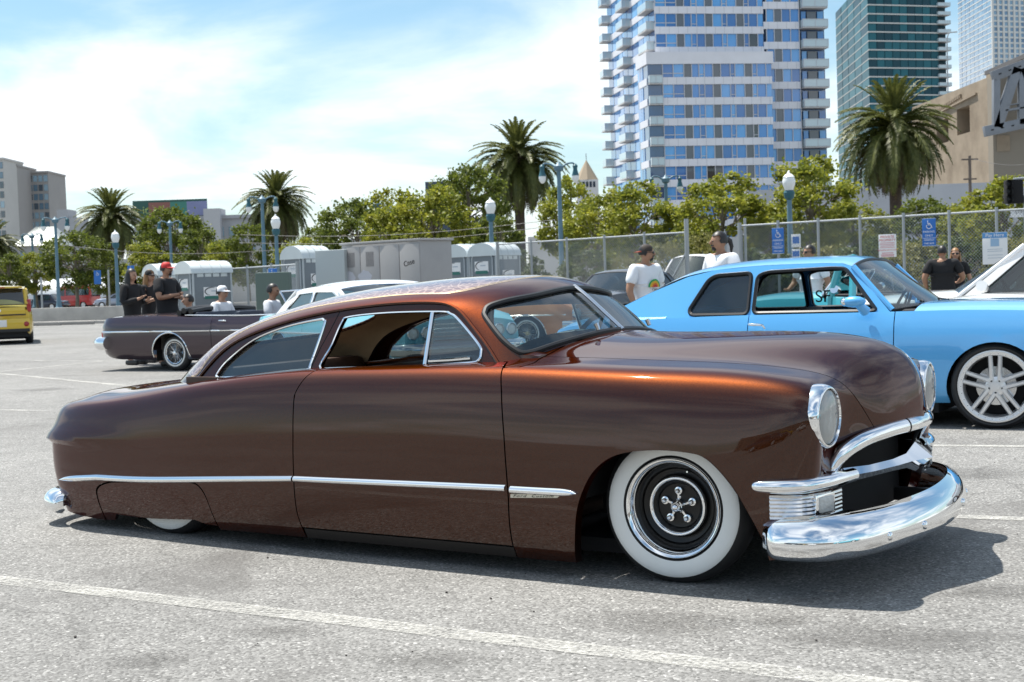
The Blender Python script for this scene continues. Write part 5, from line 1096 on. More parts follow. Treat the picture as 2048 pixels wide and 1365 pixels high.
def tree_kind(m, seed, rx=1.9, rz=2.1, cz=4.6, nclump=95, nleaf=72, size=.20):
    cm, cl = leaf_crown('crown', m, seed, rx, rz, nclump, nleaf, size, cz); rnd = random.Random(seed + 50); mb = MB()
    mb.tube([(0, 0, 0), (.03, .02, 1.0), (-.02, .05, 2.0), (.05, 0, 3.0), (0, 0, cz + rz * .5)], [.15, .125, .11, .09, .03], 8)
    for c, r in cl[::3]:
        z0 = rnd.uniform(1.9, min(c.z, cz)); a = Vector((0, 0, z0)); mid = (a + c) / 2 + Vector((0, 0, .25)); mb.tube([a, mid, c], [.05, .035, .012], 5, cap=False)
    return cm, mb.mesh('trunk', BARK, 60)
TK = {'y1': tree_kind(LEAF_Y, 1, 1.9, 2.4, 4.2), 'y2': tree_kind(LEAF_Y, 2, 2.0, 2.3, 4.1), 'g1': tree_kind(LEAF_G, 3, 1.9, 2.4, 4.2), 'g2': tree_kind(LEAF_G, 4, 2.1, 2.3, 4.1), 'd1': tree_kind(LEAF_D, 5, 1.8, 2.4, 4.2), 'o1': tree_kind(LEAF_O, 6, 1.8, 1.6, 3.0, 70, 70, .16)}
def tree(px, ytop, D, wpx, kind, lb, seed):
    cm, tm = TK[kind]; H = CAM_H + (hy(px) - ytop) * D / FPX; k = H / 6.8; wk = wpx * D / FPX / 3.7; rnd = random.Random(seed)
    t = thing('street_tree', lb, 'tree', gat(px, D), rnd.uniform(0, 6.28), 'street trees beyond the lot')
    place('crown', cm, t, scale=(wk, wk, k)); place('trunk', tm, t, scale=(wk, wk, k))
TREES = [(20, 505, 118, 80, 'g1', 'low green tree behind the yellow car'), (75, 500, 122, 70, 'y2', 'small tree between the first two lamp posts'), (155, 452, 116, 110, 'g2', 'leaning green tree left of the first palm'), (215, 500, 126, 80, 'g1', 'green tree behind the first palm'), (300, 480, 120, 90, 'y1', 'yellow-green tree just right of the first palm'), (352, 402, 124, 125, 'g2', 'broad tree in front of the billboard building'), (405, 455, 116, 90, 'g1', 'green tree right of the billboard tree'), (448, 478, 112, 80, 'y1', 'yellowish tree behind the left portable toilets'), (500, 445, 108, 85, 'g1', 'darker green tree left of the second palm'), (605, 470, 112, 95, 'y2', 'thin yellow-green tree right of the second palm'), (640, 450, 130, 70, 'g1', 'sparse small tree left of the big green tree'),
 (718, 384, 92, 130, 'g2', 'big dark green tree above the grey cabinet'), (800, 375, 88, 130, 'y1', 'yellow-green tree right of the cabinet lamp post'), (870, 362, 86, 150, 'y2', 'large yellowing tree above the three portable toilets'), (945, 312, 96, 130, 'g2', 'tallest tree left of the middle palm'), (1000, 430, 82, 100, 'g1', 'green tree under the middle palm'), (1140, 352, 84, 110, 'y1', 'yellow tree right of the middle palm lamp'), (1195, 385, 80, 130, 'y2', 'yellow tree beneath the spire'), (1275, 360, 76, 140, 'y1', 'yellow tree at the foot of the glass tower'), (1380, 405, 76, 110, 'y2', 'low yellow tree right of the second tower lamp'), (1450, 345, 72, 170, 'y1', 'wide yellow tree in front of the glass tower'), (1545, 400, 74, 110, 'y2', 'yellow tree behind the tall acorn lamp'), (1625, 310, 70, 165, 'y1', 'tallest yellow tree left of the large palm'), (1710, 390, 74, 120, 'y2', 'yellow tree at the left of the large palm trunk'), (1760, 470, 70, 120, 'g1', 'green growth at the foot of the large palm'), (1858, 385, 72, 130, 'g2', 'green tree right of the large palm trunk'), (1940, 400, 66, 110, 'y1', 'yellow-green tree below the utility pole'), (2010, 345, 60, 150, 'y2', 'yellow tree beside the traffic light')]
for i, a in enumerate(TREES): tree(*a, i + 20)
# shrubs behind the fence
for i, (px, yt, D, w, kd, lb) in enumerate(((1170, 480, 46, 110, 'd1', 'round dark shrub behind the fence left of the capped man'), (1060, 495, 48, 90, 'd1', 'dark shrub behind the portable toilets'), (1240, 505, 47, 90, 'o1', 'olive shrub behind the capped man'), (1330, 470, 46, 130, 'o1', 'brownish shrub at the fence gate'), (1420, 455, 48, 110, 'o1', 'tall brown shrub behind the pony-tailed man'), (1530, 490, 42, 150, 'd1', 'dark shrub under the first parking sign'), (1640, 480, 42, 140, 'o1', 'olive shrub behind the man in sunglasses'), (1720, 475, 41, 130, 'd1', 'dark shrub behind the red and white notice'), (1830, 470, 40, 150, 'o1', 'olive shrub behind the couple in black'), (1930, 465, 38, 150, 'd1', 'dark shrub left of the pay sign'), (2030, 460, 37, 140, 'o1', 'shrub behind the pay sign'))):
    cm, tm = TK[kd]; H = CAM_H + (hy(px) - yt) * D / FPX; t = thing('shrub', lb, 'shrub', gat(px, D), i * 1.3, 'shrubs behind the chain-link fence'); wk = w * D / FPX / 3.9
    place('foliage', cm, t, (0, 0, -.9 * H / 3.6), scale=(wk, wk, H / (5.6 if kd == 'd1' else 3.9))); place('stem', tm, t, scale=(wk * .6, wk * .6, H / 7))
# ------------------------------------------------------------------ chain-link fence
GALV = mat('galvanised', (.36, .38, .39), .5, .6)
def fence(px0, D0, px1, D1, h, lb, rails=True, posts=6, pitch=.075, name='chain_link_fence', base=0.0):
    a, b = gat(px0, D0), gat(px1, D1); d = b - a; L = d.length; t = thing(name, lb, 'fence', a, math.atan2(d.y, d.x))
    for i in range(posts + 1):
        mb = MB(); mb.tube([(L * i / posts, 0, 0), (L * i / posts, 0, h + .08)], .035 if 0 < i < posts else .05, 8); mb.build('post', GALV, t)
    mb = MB(); mb.tube([(0, 0, h), (L, 0, h)], .024, 7); mb.build('top_rail', GALV, t)
    mb = MB(); n = int((L + h) / pitch)
    for i in range(n):
        for s in (-1, 1):
            x0 = i * pitch - (h if s > 0 else 0); pts = [(x0, 0.0), (x0 + h * s if s > 0 else x0 - h, h)]
            (xa, za), (xb, zb) = pts
            if s < 0: xa, xb = i * pitch, i * pitch - h
            # clip to the panel
            def cut(xa, za, xb, zb):
                if xa > xb: xa, za, xb, zb = xb, zb, xa, za
                if xb <= 0 or xa >= L: return None
                k = (zb - za) / (xb - xa)
                if xa < 0: za += -xa * k; xa = 0
                if xb > L: zb -= (xb - L) * k; xb = L
                return xa, za, xb, zb
            c = cut(xa, za, xb, zb)
            if c: y = s * .003; mb.tube([(c[0], y, c[1]), (c[2], y, c[3])], .0031, 3, cap=False)
    tag(mb.build('wire_mesh', GALV, t, 0, recalc=False), kind='stuff')
    return t
fence(1000, 41.5, 1378, 36.0, 2.4, 'chain-link fence from the portable toilets to the gate', posts=5)
fence(1484, 34.0, 2200, 28.6, 2.45, 'chain-link fence at the right with parking signs on it', posts=8)
g = gat(1378, 36.0); mb = MB(); mb.tube([(0, 0, 0), (0, 0, 2.75)], .06, 8); mb.tube([(0, 0, 1.9), (-1.0, .35, .1)], .03, 6); p = mb.build('gate_post', GALV, None); p.location = g; tag(p, 'fence end post with a slanting brace left of the gate', 'post', 'gate posts')
t = thing('fence_gate', 'narrow steel framed gate leaf standing open at the fence', 'gate', gat(1455, 34.6), R(-35))
for nm, pts in (('frame', [(0, 0, .1), (0, 0, 2.35), (.45, 0, 2.35), (.45, 0, .1), (0, 0, .1)]), ('post', [(.55, 0, 0), (.55, 0, 2.65)])): mb = MB(); mb.tube(pts, .035, 7); mb.build(nm, GALV, t)
mb = MB(); mb.box((.22, 0, 1.9), (.4, .02, .6)); mb.build('panel', mat('pale_panel', (.5, .5, .5), .7), t)
fence(455, 40, 600, 36, 1.9, 'low chain-link gate beside the single portable toilet', posts=3)
# ------------------------------------------------------------------ signs
SBLUE = mat('sign_blue', (.02, .14, .46), .45); SWHITE = mat('sign_white', (.78, .78, .78), .5); SRED = mat('sign_red', (.55, .05, .05), .5)
def wheelchair(root, M, s, m):
    mb = MB(); 
    def T(p): return M @ Vector((p[0] * s, p[1] * s, .004))
    mb.tube([T((.02 + .26 * math.cos(a), -.12 + .26 * math.sin(a))) for a in np.linspace(R(150), R(380), 16)], .035 * s, 4)
    mb.tube([T(p) for p in ((-.10, .30), (-.06, .02), (.20, .02), (.30, -.26), (.40, -.24))], .04 * s, 4); mb.tube([T((-.08, .16)), T((.16, .16))], .03 * s, 4); mb.ico(T((-.11, .42)), .065 * s, 1); return mb.build('wheelchair_symbol', m, root, 0)
def face_cam(loc): return Matrix.Rotation(math.atan2(loc[0], -loc[1]) * 0, 4, 'Z')
def sign(px, py, D, w, h, lb, cat='sign', m=SBLUE, name='parking_sign', rz=R(-30)):
    c = at(px, py, D); t = thing(name, lb, cat, c, rz, None); mb = MB(); mb.box((0, 0, 0), (w, .012, h), ch=.004); mb.build('board', m, t); return t
def tx(t, s, size, x, z, m, nm='lettering'): return text_on(t, nm, s, size, Matrix.Translation((x, -.008, z)) @ Matrix.Rotation(R(90), 4, 'X'), m, extrude=.001)
for px, py, D, lb in ((1556, 482, 33.2, 'blue disabled parking sign on the fence left of the tall acorn lamp'), (1858, 465, 30.8, 'blue disabled parking sign on the fence above the couple in black'), (546, 560, 36.8, 'blue disabled parking sign beside the single portable toilet')):
    t = sign(px, py, D, .30, .62, lb); t['group'] = 'disabled parking signs'
    mb = MB(); mb.box((0, -.006, -.13), (.28, .006, .008)); mb.build('divider', SWHITE, t)
    wheelchair(t, Matrix.Translation((0, -.008, .16)) @ Matrix.Rotation(R(90), 4, 'X'), .21, SWHITE)
    tx(t, 'PARKING', .062, 0, .01, SWHITE); tx(t, 'ONLY', .066, 0, -.075, SWHITE); tx(t, 'MINIMUM', .05, 0, -.175, SWHITE); tx(t, 'FINE $250', .05, 0, -.25, SWHITE)
    for z in (-.305, .305): mb = MB(); mb.box((0, -.005, z), (.29, .006, .006)); mb.build('border', SWHITE, t)
t = sign(1775, 492, 31.4, .40, .52, 'white notice with red lettering on the fence, private property', m=SWHITE, name='private_property_sign')
for s, z, sz in (('PRIVATE', .2, .085), ('PROPERTY', .125, .078), ('GOLDEN GATE TOW', -.10, .046)): tx(t, s, sz, 0, z, SRED)
for z, w_ in ((.065, .33), (.03, .35), (-.005, .31), (-.04, .33), (-.165, .26), (-.205, .30), (-.235, .28)): mb = MB(); mb.box((0, -.008, z), (w_, .003, .014 if z > -.1 else .020)); mb.build('print_line', mat('pale_red_print', (.62, .30, .32), .6), t)
t = sign(1990, 497, 28.6, .50, .66, 'white and blue pay sign hanging on the fence', m=SWHITE, name='pay_here_sign')
mb = MB(); mb.box((0, -.008, .27), (.495, .008, .115)); mb.build('header', mat('header_blue', (.10, .28, .56), .5), t); text_on(t, 'lettering', 'Pay Here', .10, Matrix.Translation((0, -.014, .27)) @ Matrix.Rotation(R(90), 4, 'X'), SWHITE)
mb = MB(); mb.box((0, -.008, .12), (.17, .006, .16)); mb.build('square_panel', mat('pale_blue_print', (.30, .45, .62), .5), t)
for z in (-.02, -.06, -.14, -.2): mb = MB(); mb.box((0, -.008, z), (.3, .003, .012)); mb.build('print_line', mat('grey_print', (.45, .5, .55), .6), t)
mb = MB(); mb.tube([at(1960, 462, 28.9) - at(1990, 497, 28.6), at(2060, 458, 28.0) - at(1990, 497, 28.6)], .02, 6)
t = sign(1592, 482, 40, .28, .38, 'small white sign behind the fence beside the acorn lamp', m=SWHITE, name='small_sign'); mb = MB(); mb.box((0, -.008, .02), (.2, .004, .2)); mb.build('blue_patch', SBLUE, t); t2 = sign(1592, 508, 40, .24, .28, 'small blue and white sign under the small white sign', m=SWHITE, name='small_sign'); mb = MB(); mb.box((0, -.008, 0), (.2, .004, .16)); mb.build('blue_patch', SBLUE, t2)
t = sign(2046, 427, 36, .62, .20, 'white street name plate cut by the right edge', m=SWHITE, name='street_sign', rz=R(-10)); tx(t, 'STREET', .12, 0, .03, BLACK)
for px, py, D, lb in ((195, 555, 62, 'tall blue sign on a lamp post above the red van'), (262, 545, 64, 'small blue sign by the acorn lamp above the standing group')):
    t = sign(px, py, D, .16 * 2, .62, lb, name='blue_sign', rz=0); wheelchair(t, Matrix.Translation((0, -.008, .16)) @ Matrix.Rotation(R(90), 4, 'X'), .2, SWHITE)
# traffic light
t = thing('traffic_light', 'black traffic signal at the right edge above the fence', 'traffic light', gat(2035, 36), 0); c = at(2027, 384, 36); o = Vector((c.x - t.location.x, 0, c.z))
mb = MB(); mb.box(o, (.42, .3, .62), ch=.03); mb.build('housing', MATTE, t)
for i, z in enumerate((.2, 0, -.2)):
    mb = MB(); mb.lathe([(.10, 0), (.105, .16)], Matrix.Translation(o + Vector((-.15, -.14, z))) @ Matrix.Rotation(R(90), 4, 'X') @ Matrix.Rotation(R(-20), 4, 'Y'), 14); mb.build('visor', MATTE, t)
    mb = MB(); mb.lathe([(.09, .01), (.0001, .03)], Matrix.Translation(o + Vector((-.15, -.14, z))) @ Matrix.Rotation(R(90), 4, 'X'), 12); mb.build('lens', BLACK, t)
mb = MB(); mb.tube([o + Vector((.3, 0, -.1)), o + Vector((.35, 0, -c.z))], .06, 8); mb.tube([o + Vector((0, 0, .33)), o + Vector((.5, 0, .36))], .03, 6); mb.build('pole', GALV, t)
# ------------------------------------------------------------------ portable toilets and cabinet
PGREY = mat('toilet_grey', (.17, .195, .215), .5, noise=(1.5, .08)); PLIGHT = mat('toilet_frame', (.42, .46, .48), .5); PROOF = mat('toilet_roof', (.58, .63, .64), .4, noise=(2, .06))
def toilet():
    t = thing('portable_toilet', '', 'portable toilet', group='grey portable toilets'); w, d, h = 1.1, 1.15, 1.98
    mb = MB(); mb.box((0, 0, h / 2 + .06), (w, d, h - .06), ch=.03); mb.build('cabin', PGREY, t)
    mb = MB(); mb.box((0, 0, .06), (w + .04, d + .04, .12), ch=.02); mb.build('skid', BLACK, t)
    prof = [(-w / 2 - .04, h - .06)] + [((w / 2 + .03) * math.cos(a), h - .02 + .34 * math.sin(a)) for a in np.linspace(math.pi, 0, 11)] + [(w / 2 + .04, h - .06)]
    mb = MB(); mb.prism(prof, 'y', -d / 2 - .06, d / 2 + .06); rf_ = mb.build('roof', PROOF, t, 50)
    for y in (-.3, 0, .3): mb = MB(); mb.tube([((w / 2 + .035) * math.cos(a), y, h - .015 + .345 * math.sin(a)) for a in np.linspace(math.pi, 0, 11)], .014, 5); mb.build('roof_rib', PROOF, rf_)
    ar = [(-.42, .16), (-.42, h - .12), (-.3, h + .05), (0, h + .13), (.3, h + .05), (.42, h - .12), (.42, .16)]
    mb = MB(); mb.prism(ar, 'y', -d / 2 - .022, -d / 2 - .002); dr_ = mb.build('door', PGREY, t)
    mb = MB(); mb.tube([(x, -d / 2 - .02, z) for x, z in ar], .022, 6); mb.build('door_frame', PLIGHT, dr_)
    mb = MB(); mb.box((.33, -d / 2 - .04, 1.05), (.05, .04, .16), ch=.01); mb.build('latch', BLACK, dr_)
    for s in (-1, 1):
        for k in range(4): mb = MB(); mb.box((s * (w / 2 + .004), -.36 + .24 * k, h - .12), (.012, .19, .10), ch=.004); mb.build('vent', PROOF, t)
        for y in (-d / 2, d / 2): mb = MB(); mb.tube([(s * w / 2, y, .1), (s * w / 2, y, h)], .03, 6); mb.build('corner_post', PLIGHT, t)
    for pos, M in (('front', Matrix.Translation((-.02, -d / 2 - .028, 1.62)) @ Matrix.Rotation(R(90), 4, 'X')), ('side', Matrix.Translation((w / 2 + .012, 0, 1.35)) @ Matrix.Rotation(R(90), 4, 'Z') @ Matrix.Rotation(R(90), 4, 'X'))):
        mb = MB(); mb.box((0, 0, 0), (.56, .30, .008), ch=0); mb.v = [tuple(M @ Vector(p)) for p in mb.v]; s_ = mb.build('label_board', SWHITE, t)
        mb = MB(); mb.box((0, -.16, .001), (.5, .09, .008), ch=0); mb.v = [tuple(M @ Vector(p)) for p in mb.v]; mb.build('green_strip', mat('sign_green', (.03, .16, .13), .5), s_)
        mb = MB(); mb.tube([M @ Vector((-.02 + .22 * math.cos(a), .02 + .12 * math.sin(a), .006)) for a in np.linspace(R(70), R(250), 10)], [.004 + .012 * math.sin(i / 9 * math.pi) for i in range(10)], 4); mb.build('swoosh', MATTE, s_)
        mb = MB(); mb.box((.06, .03, .005), (.22, .035, .004)); mb.v = [tuple(M @ Vector(p)) for p in mb.v]; mb.build('print_line', mat('grey_print', (.45, .5, .55), .6), s_)
    return t
tp = toilet(); first = True
for px, D, rz, lb in ((617, 46, -42, 'single portable toilet left of the grey utility cabinet'), (412, 39, -52, 'left portable toilet nearer the seated man, beside the standing group'), (345, 41, -52, 'portable toilet half hidden behind the man in the red cap'), (884, 45, -40, 'leftmost of the three portable toilets beside the cabinet'), (938, 44.2, -40, 'middle of the three portable toilets'), (993, 43.4, -40, 'rightmost of the three portable toilets, with its side showing')):
    o = tp if first else copy_tree(tp); first = False; o.location = gat(px, D); o.rotation_euler = (0, 0, R(rz)); o['label'] = lb; o.scale = (1, 1, 1.17 if px == 617 else .93 if px < 500 else 1.09)
CAB = mat('cabinet_paint', (.36, .35, .345), .6, noise=(.9, .07)); CABW = mat('patch_paint', (.52, .52, .56), .6)
a, b = gat(690, 38.0), gat(846, 36.0); d = b - a; t = thing('utility_cabinet', 'wide grey metal utility cabinet with painted-over patches', 'cabinet', a, math.atan2(d.y, d.x)); L = d.length; h = 2.42
mb = MB(); mb.box((L / 2, .6, h / 2), (L, 1.2, h), ch=.02); mb.build('body', CAB, t); mb = MB(); mb.box((L / 2, .6, h + .03), (L + .1, 1.3, .06), ch=.015); mb.build('lid', CAB, t)
for i in range(4):
    x0 = L * i / 4; mb = MB(); mb.box((x0 + L / 8, -.012, h / 2 + .03), (L / 4 - .03, .022, h - .2), ch=.006); dd = mb.build('door', CAB, t)
    if i != 2 and i != 3:
        for k in range(8): mb = MB(); mb.box((x0 + L / 8 - .14 + .04 * k, -.026, h - .42), (.018, .008, .4)); mb.build('louvre', mat('louvre', (.22, .21, .21), .7), dd)
for x, z, w_, h_ in ((.32, 1.45, .42, .5), (.92, 1.5, .52, .42), (.98, 1.15, .12, .4)): mb = MB(); mb.add([(x + math.cos(a2) * w_ / 2 * (1 + .16 * math.sin(5 * a2)), -.0262, z + math.sin(a2) * h_ / 2 * (1 + .12 * math.cos(7 * a2))) for a2 in np.linspace(0, 6.28, 22)[:-1]], [tuple(range(21))]); mb.build('paint_patch', CABW, t, 0)
text_on(t, 'graffiti', 'Cnse', .2, Matrix.Translation((L * .87, -.03, 1.85)) @ Matrix.Rotation(R(-12), 4, 'Y') @ Matrix.Rotation(R(90), 4, 'X'), MATTE)
mb = MB(); mb.box((0, 0, 1.15), (.9, .8, 2.3), ch=.03); o = mb.build('pale_cabinet', mat('pale_cabinet_paint', (.44, .48, .48), .6), None); o.location = gat(672, 37.5) + Vector((0, .7, 0)); o.rotation_euler = (0, 0, R(-20)); tag(o, 'pale grey cabinet at the left end of the utility cabinet', 'cabinet')
mb = MB(); mb.box((0, 0, .85), (.85, .5, 1.7), ch=.03); o = mb.build('green_meter_box', mat('green_box', (.10, .14, .12), .6), None); o.location = gat(552, 35); tag(o, 'dark green box beside the single portable toilet', 'box')
t = thing('rubbish_bin', 'green wheeled rubbish bin in front of the utility cabinet', 'bin', gat(683, 30)); mb = MB(); mb.loft([[Vector((x * s, y * s, z)) for x, y in ((-.28, -.3), (.28, -.3), (.28, .3), (-.28, .3))] for s, z in ((.8, .1), (1, 1.0))], cap=True); mb.build('body', mat('bin_green', (.05, .09, .08), .6), t); mb = MB(); mb.box((0, 0, 1.05), (.64, .7, .1), ch=.04); mb.build('lid', mat('bin_green', (.05, .09, .08), .6), t)
# ------------------------------------------------------------------ white tent, background walls
t = thing('white_tent', 'long white rounded marquee beyond the red van', 'tent', gat(110, 175)); mb = MB(); L = 22; rings = []
for x in np.linspace(-L, L * .78, 20): e = min(1, (x + L) / 3 + .2, (L * .78 - x) / 4 + .05); rings.append([Vector((x, 3.5 * math.cos(a), 1.0 + 2.6 * e * math.sin(a))) for a in np.linspace(0, math.pi, 14)])
mb.loft(rings, closed=False, cap=True); mb.build('membrane', mat('white_membrane', (.62, .64, .65), .6, noise=(.3, .06)), t)
for i in range(30): mb = MB(); mb.box((-L + i * 1.35, -3.6, .55), (.9, .05, 1.1)); mb.build('side_board', mat('fence_tan', (.24, .20, .15), .8), t)
def slab(name, lb, cat, px0, px1, ytop, D, dep, m, D2=None, group=None):
    a, b = gat(px0, D), gat(px1, D2 or D); d = b - a; z = CAM_H + (hy((px0 + px1) / 2) - ytop) * D / FPX; t = thing(name, lb, cat, a, math.atan2(d.y, d.x), group); mb = MB(); mb.box((d.length / 2, dep / 2, z / 2), (d.length, dep, z)); mb.build('wall', m, t, 0); return t, d.length, z
WHT = mat('white_render', (.58, .57, .56), .8, noise=(.2, .08)); LGREY = mat('grey_render', (.36, .365, .38), .8, noise=(.15, .1))
slab('white_building', 'long low white building behind the trees in the middle', 'building', 440, 1010, 497, 150, 12, WHT)
slab('white_ramp_wall', 'white wall with sloping top behind the middle palm', 'wall', 1060, 1330, 470, 120, 4, WHT)
slab('grey_wall', 'pale grey concrete wall below the large palm', 'wall', 1500, 2100, 372, 120, 6, mat('pale_concrete', (.42, .43, .46), .85, noise=(.2, .1)))
slab('grey_shed', 'dark low shed wall behind the shrubs at the fence', 'wall', 1040, 2100, 548, 58, 3, mat('shade_wall', (.10, .095, .09), .9, noise=(.5, .3)))  # dark wall tone, mottled at random
slab('far_terrace', 'row of low pale houses far behind the left trees', 'building', -60, 470, 520, 190, 10, mat('far_grey', (.30, .30, .30), .8, noise=(.1, .2)))
# ------------------------------------------------------------------ buildings with windows
UNIT = MB().box((0, 0, 0), (1, 1, 1)).mesh('pane', SWHITE, 0)
def unit(m):
    k = 'unit_' + m.name
    if k not in MATS: me = UNIT.copy(); me.materials.clear(); me.materials.append(m); MATS[k] = me
    return MATS[k]
def pane(parent, name, x0, x1, z0, z1, y, m, th=.06, axis='x', x=0):
    if axis == 'x': return place(name, unit(m), parent, ((x0 + x1) / 2, y, (z0 + z1) / 2), (0, 0, 0), (x1 - x0, th, z1 - z0))
    return place(name, unit(m), parent, (x, (x0 + x1) / 2, (z0 + z1) / 2), (0, 0, 0), (th, x1 - x0, z1 - z0))
def winmat(n, c, r=.08): return mat(n, c, r, .0, 1.0, .02, spec=.8, noise=(.35, .16))
WB = [winmat('glass_blue_a', (.035, .20, .52)), winmat('glass_blue_b', (.075, .30, .64)), winmat('glass_blue_c', (.022, .13, .38))]; WDK = winmat('panel_slate', (.065, .075, .095), .3); WBK = winmat('glass_open', (.012, .015, .02))
TWH = mat('tower_white', (.70, .70, .74), .55, noise=(.4, .05)); TCON = mat('tower_concrete', (.47, .46, .45), .8); TGL = mat('balcony_glass', (.46, .56, .60), .12, 0, 1.0); MULL = mat('mullion', (.50, .51, .54), .5)
tw = thing('glass_tower', 'tall blue glass and white apartment tower with balconies', 'building', (24.7, 223, 0), math.atan2(5, 28.8)); FL = 3.24; rnd = random.Random(4)
mb = MB(); mb.box((14.6, 16.3, 33), (28.6, 31.6, 66)); mb.build('core', winmat('glass_core', (.04, .09, .2)), tw, 0)
mb = MB(); mb.box((7.9, -.2, 18.4), (20.6, 6.0, 36.8)); mb.build('podium_core', winmat('glass_core', (.04, .09, .2)), tw, 0)
ZT = 36.9; cols = [(.0, 'b'), (1.75, 'b'), (3.5, 'd'), (4.8, 'b'), (6.0, 'n'), (6.9, 'b'), (8.3, 'd'), (9.6, 'b'), (11.2, 'n'), (12.0, 'b'), (13.6, 'd'), (14.9, 'n'), (15.7, 'b'), (17.2, 'b'), (18.7, 'b'), (20.0, 'd'), (21.3, 'b'), (22.8, 'b'), (24.3, 'e')]
def facade(parent, y, xa, xb, zlo, zhi, ref):
    n = int(round((zhi - zlo) / FL))
    for i in range(n):
        z0 = ref + (i - n) * FL if False else zlo + i * FL
        mb = MB(); mb.box(((xa + xb) / 2, y - .12, z0 + .58), (xb - xa, .3, 1.16)); mb.build('spandrel', TWH, parent, 0)
        for (c0, kd), (c1, _) in zip(cols[:-1], cols[1:]):
            if c0 < xa - .1 or c0 >= xb - .3: continue
            m = WDK if kd == 'd' else (WBK if rnd.random() < .04 else rnd.choice(WB)); e = min(c1, xb)
            pane(parent, 'window', c0 + .05, e - .05, z0 + 1.2, z0 + FL - .03, y - (.03 if kd != 'd' else .06), m)
            if kd == 'n': pane(parent, 'vent_frame', c0 + .05, e - .05, z0 + 1.55, z0 + 1.65, y - .10, MULL, .06)
            if c0 < 3.4: pane(parent, 'transom', c0 + .02, e - .02, z0 + 1.72, z0 + 1.84, y - .10, MULL, .06)
    mb = MB()
    for c0, _ in cols:
        if xa - .1 <= c0 <= xb + .1: mb.box((c0, y - .08, (zlo + zhi) / 2), (.12, .26, zhi - zlo))
    for i in range(n):
        for x in np.arange(xa + .8, xb, 1.55): mb.box((x, y - .275, zlo + i * FL + .58), (.07, .02, 1.16))
    tag(mb.build('mullions', MULL, parent, 0), kind='stuff')
zl = ZT - 1.9 - 10 * FL
facade(tw, -3.2, -.1, 18.2, zl, ZT - 1.9, 0); mb = MB(); mb.box((7.9, -.25, ZT - .95), (21.1, 6.5, 1.9)); mb.build('parapet', TWH, tw, 0)
facade(tw, .5 - .5, 18.2, 24.3, zl - .4, zl - .4 + 18 * FL, 0); facade(tw, .1, -.1, 18.2, ZT + .2, ZT + .2 + 7 * FL, 0)
mb = MB()
for z in np.arange(1, 8): pass
def balcony(parent, x0, x1, y0, y1, z):
    mb = MB(); mb.box(((x0 + x1) / 2, (y0 + y1) / 2, z), (x1 - x0, y1 - y0, .2)); s = mb.build('balcony', TCON, parent, 0); h = 1.15
    mb = MB(); mb.box(((x0 + x1) / 2, y0 + .03, z + .14 + h / 2), (x1 - x0, .05, h)); mb.box((x0 + .03, (y0 + y1) / 2, z + .14 + h / 2), (.05, y1 - y0, h)); mb.box((x1 - .03, (y0 + y1) / 2, z + .14 + h / 2), (.05, y1 - y0, h)); gl = mb.build('balustrade', TGL, s, 0)
    mb = MB(); mb.box(((x0 + x1) / 2, y0 + .0, z + .18 + h), (x1 - x0 + .06, .1, .09))
    for x in (x0 + .03, (x0 + x1) / 2, x1 - .03): mb.box((x, y0 - .01, z + .14 + h / 2), (.07, .07, h))
    mb.build('rail', MULL, s, 0)
for i in range(10): z = zl + i * FL; balcony(tw, -2.35, -.15, -3.9, -.6, z + .1)
for i in range(18):
    z = zl - .4 + i * FL; balcony(tw, 24.5, 28.9, -1.2, .6, z + .1); pane(tw, 'window', 24.8, 25.6, z + .4, z + 2.9, .2, WB[i % 3], .1); pane(tw, 'window', 25.8, 27.4, z + .3, z + 2.9, .2, WDK, .1); pane(tw, 'window', 27.6, 28.6, z + .3, z + 2.9, .2, WB[(i + 1) % 3], .1)
for i in range(18):     # left flank
    z = zl - .4 + i * FL; lo = i < 10
    mb = MB(); mb.box((.15, 16, z + .55), (.3, 31.4, 1.1)); mb.build('spandrel', TWH, tw, 0)
    for k in range(9): pane(tw, 'window', .6 + k * 3.45, .6 + k * 3.45 + 3.2, z + 1.14, z + FL - .05, 0, rnd.choice(WB), .12, 'y', .1)
    balcony(tw, -1.5, .1, 29.4, 32.0, z + .1); balcony(tw, -1.4, .1, 15.5, 20.0, z + .1)
    if not lo: balcony(tw, -1.3, .1, .8, 6.0, z + .1)
for i in range(10):
    z = zl + i * FL; mb = MB(); mb.box((-2.4, -.6 + .0, z + .55), (.25, 4.6, 1.1)); mb.build('spandrel', TWH, tw, 0)
    for k in range(3): pane(tw, 'window', -.4 + k * .95 - 0.1, .8 + k * .95 - .1 - .05, z + 1.14, z + FL - .05, 0, rnd.choice(WB), .12, 'y', -2.42)
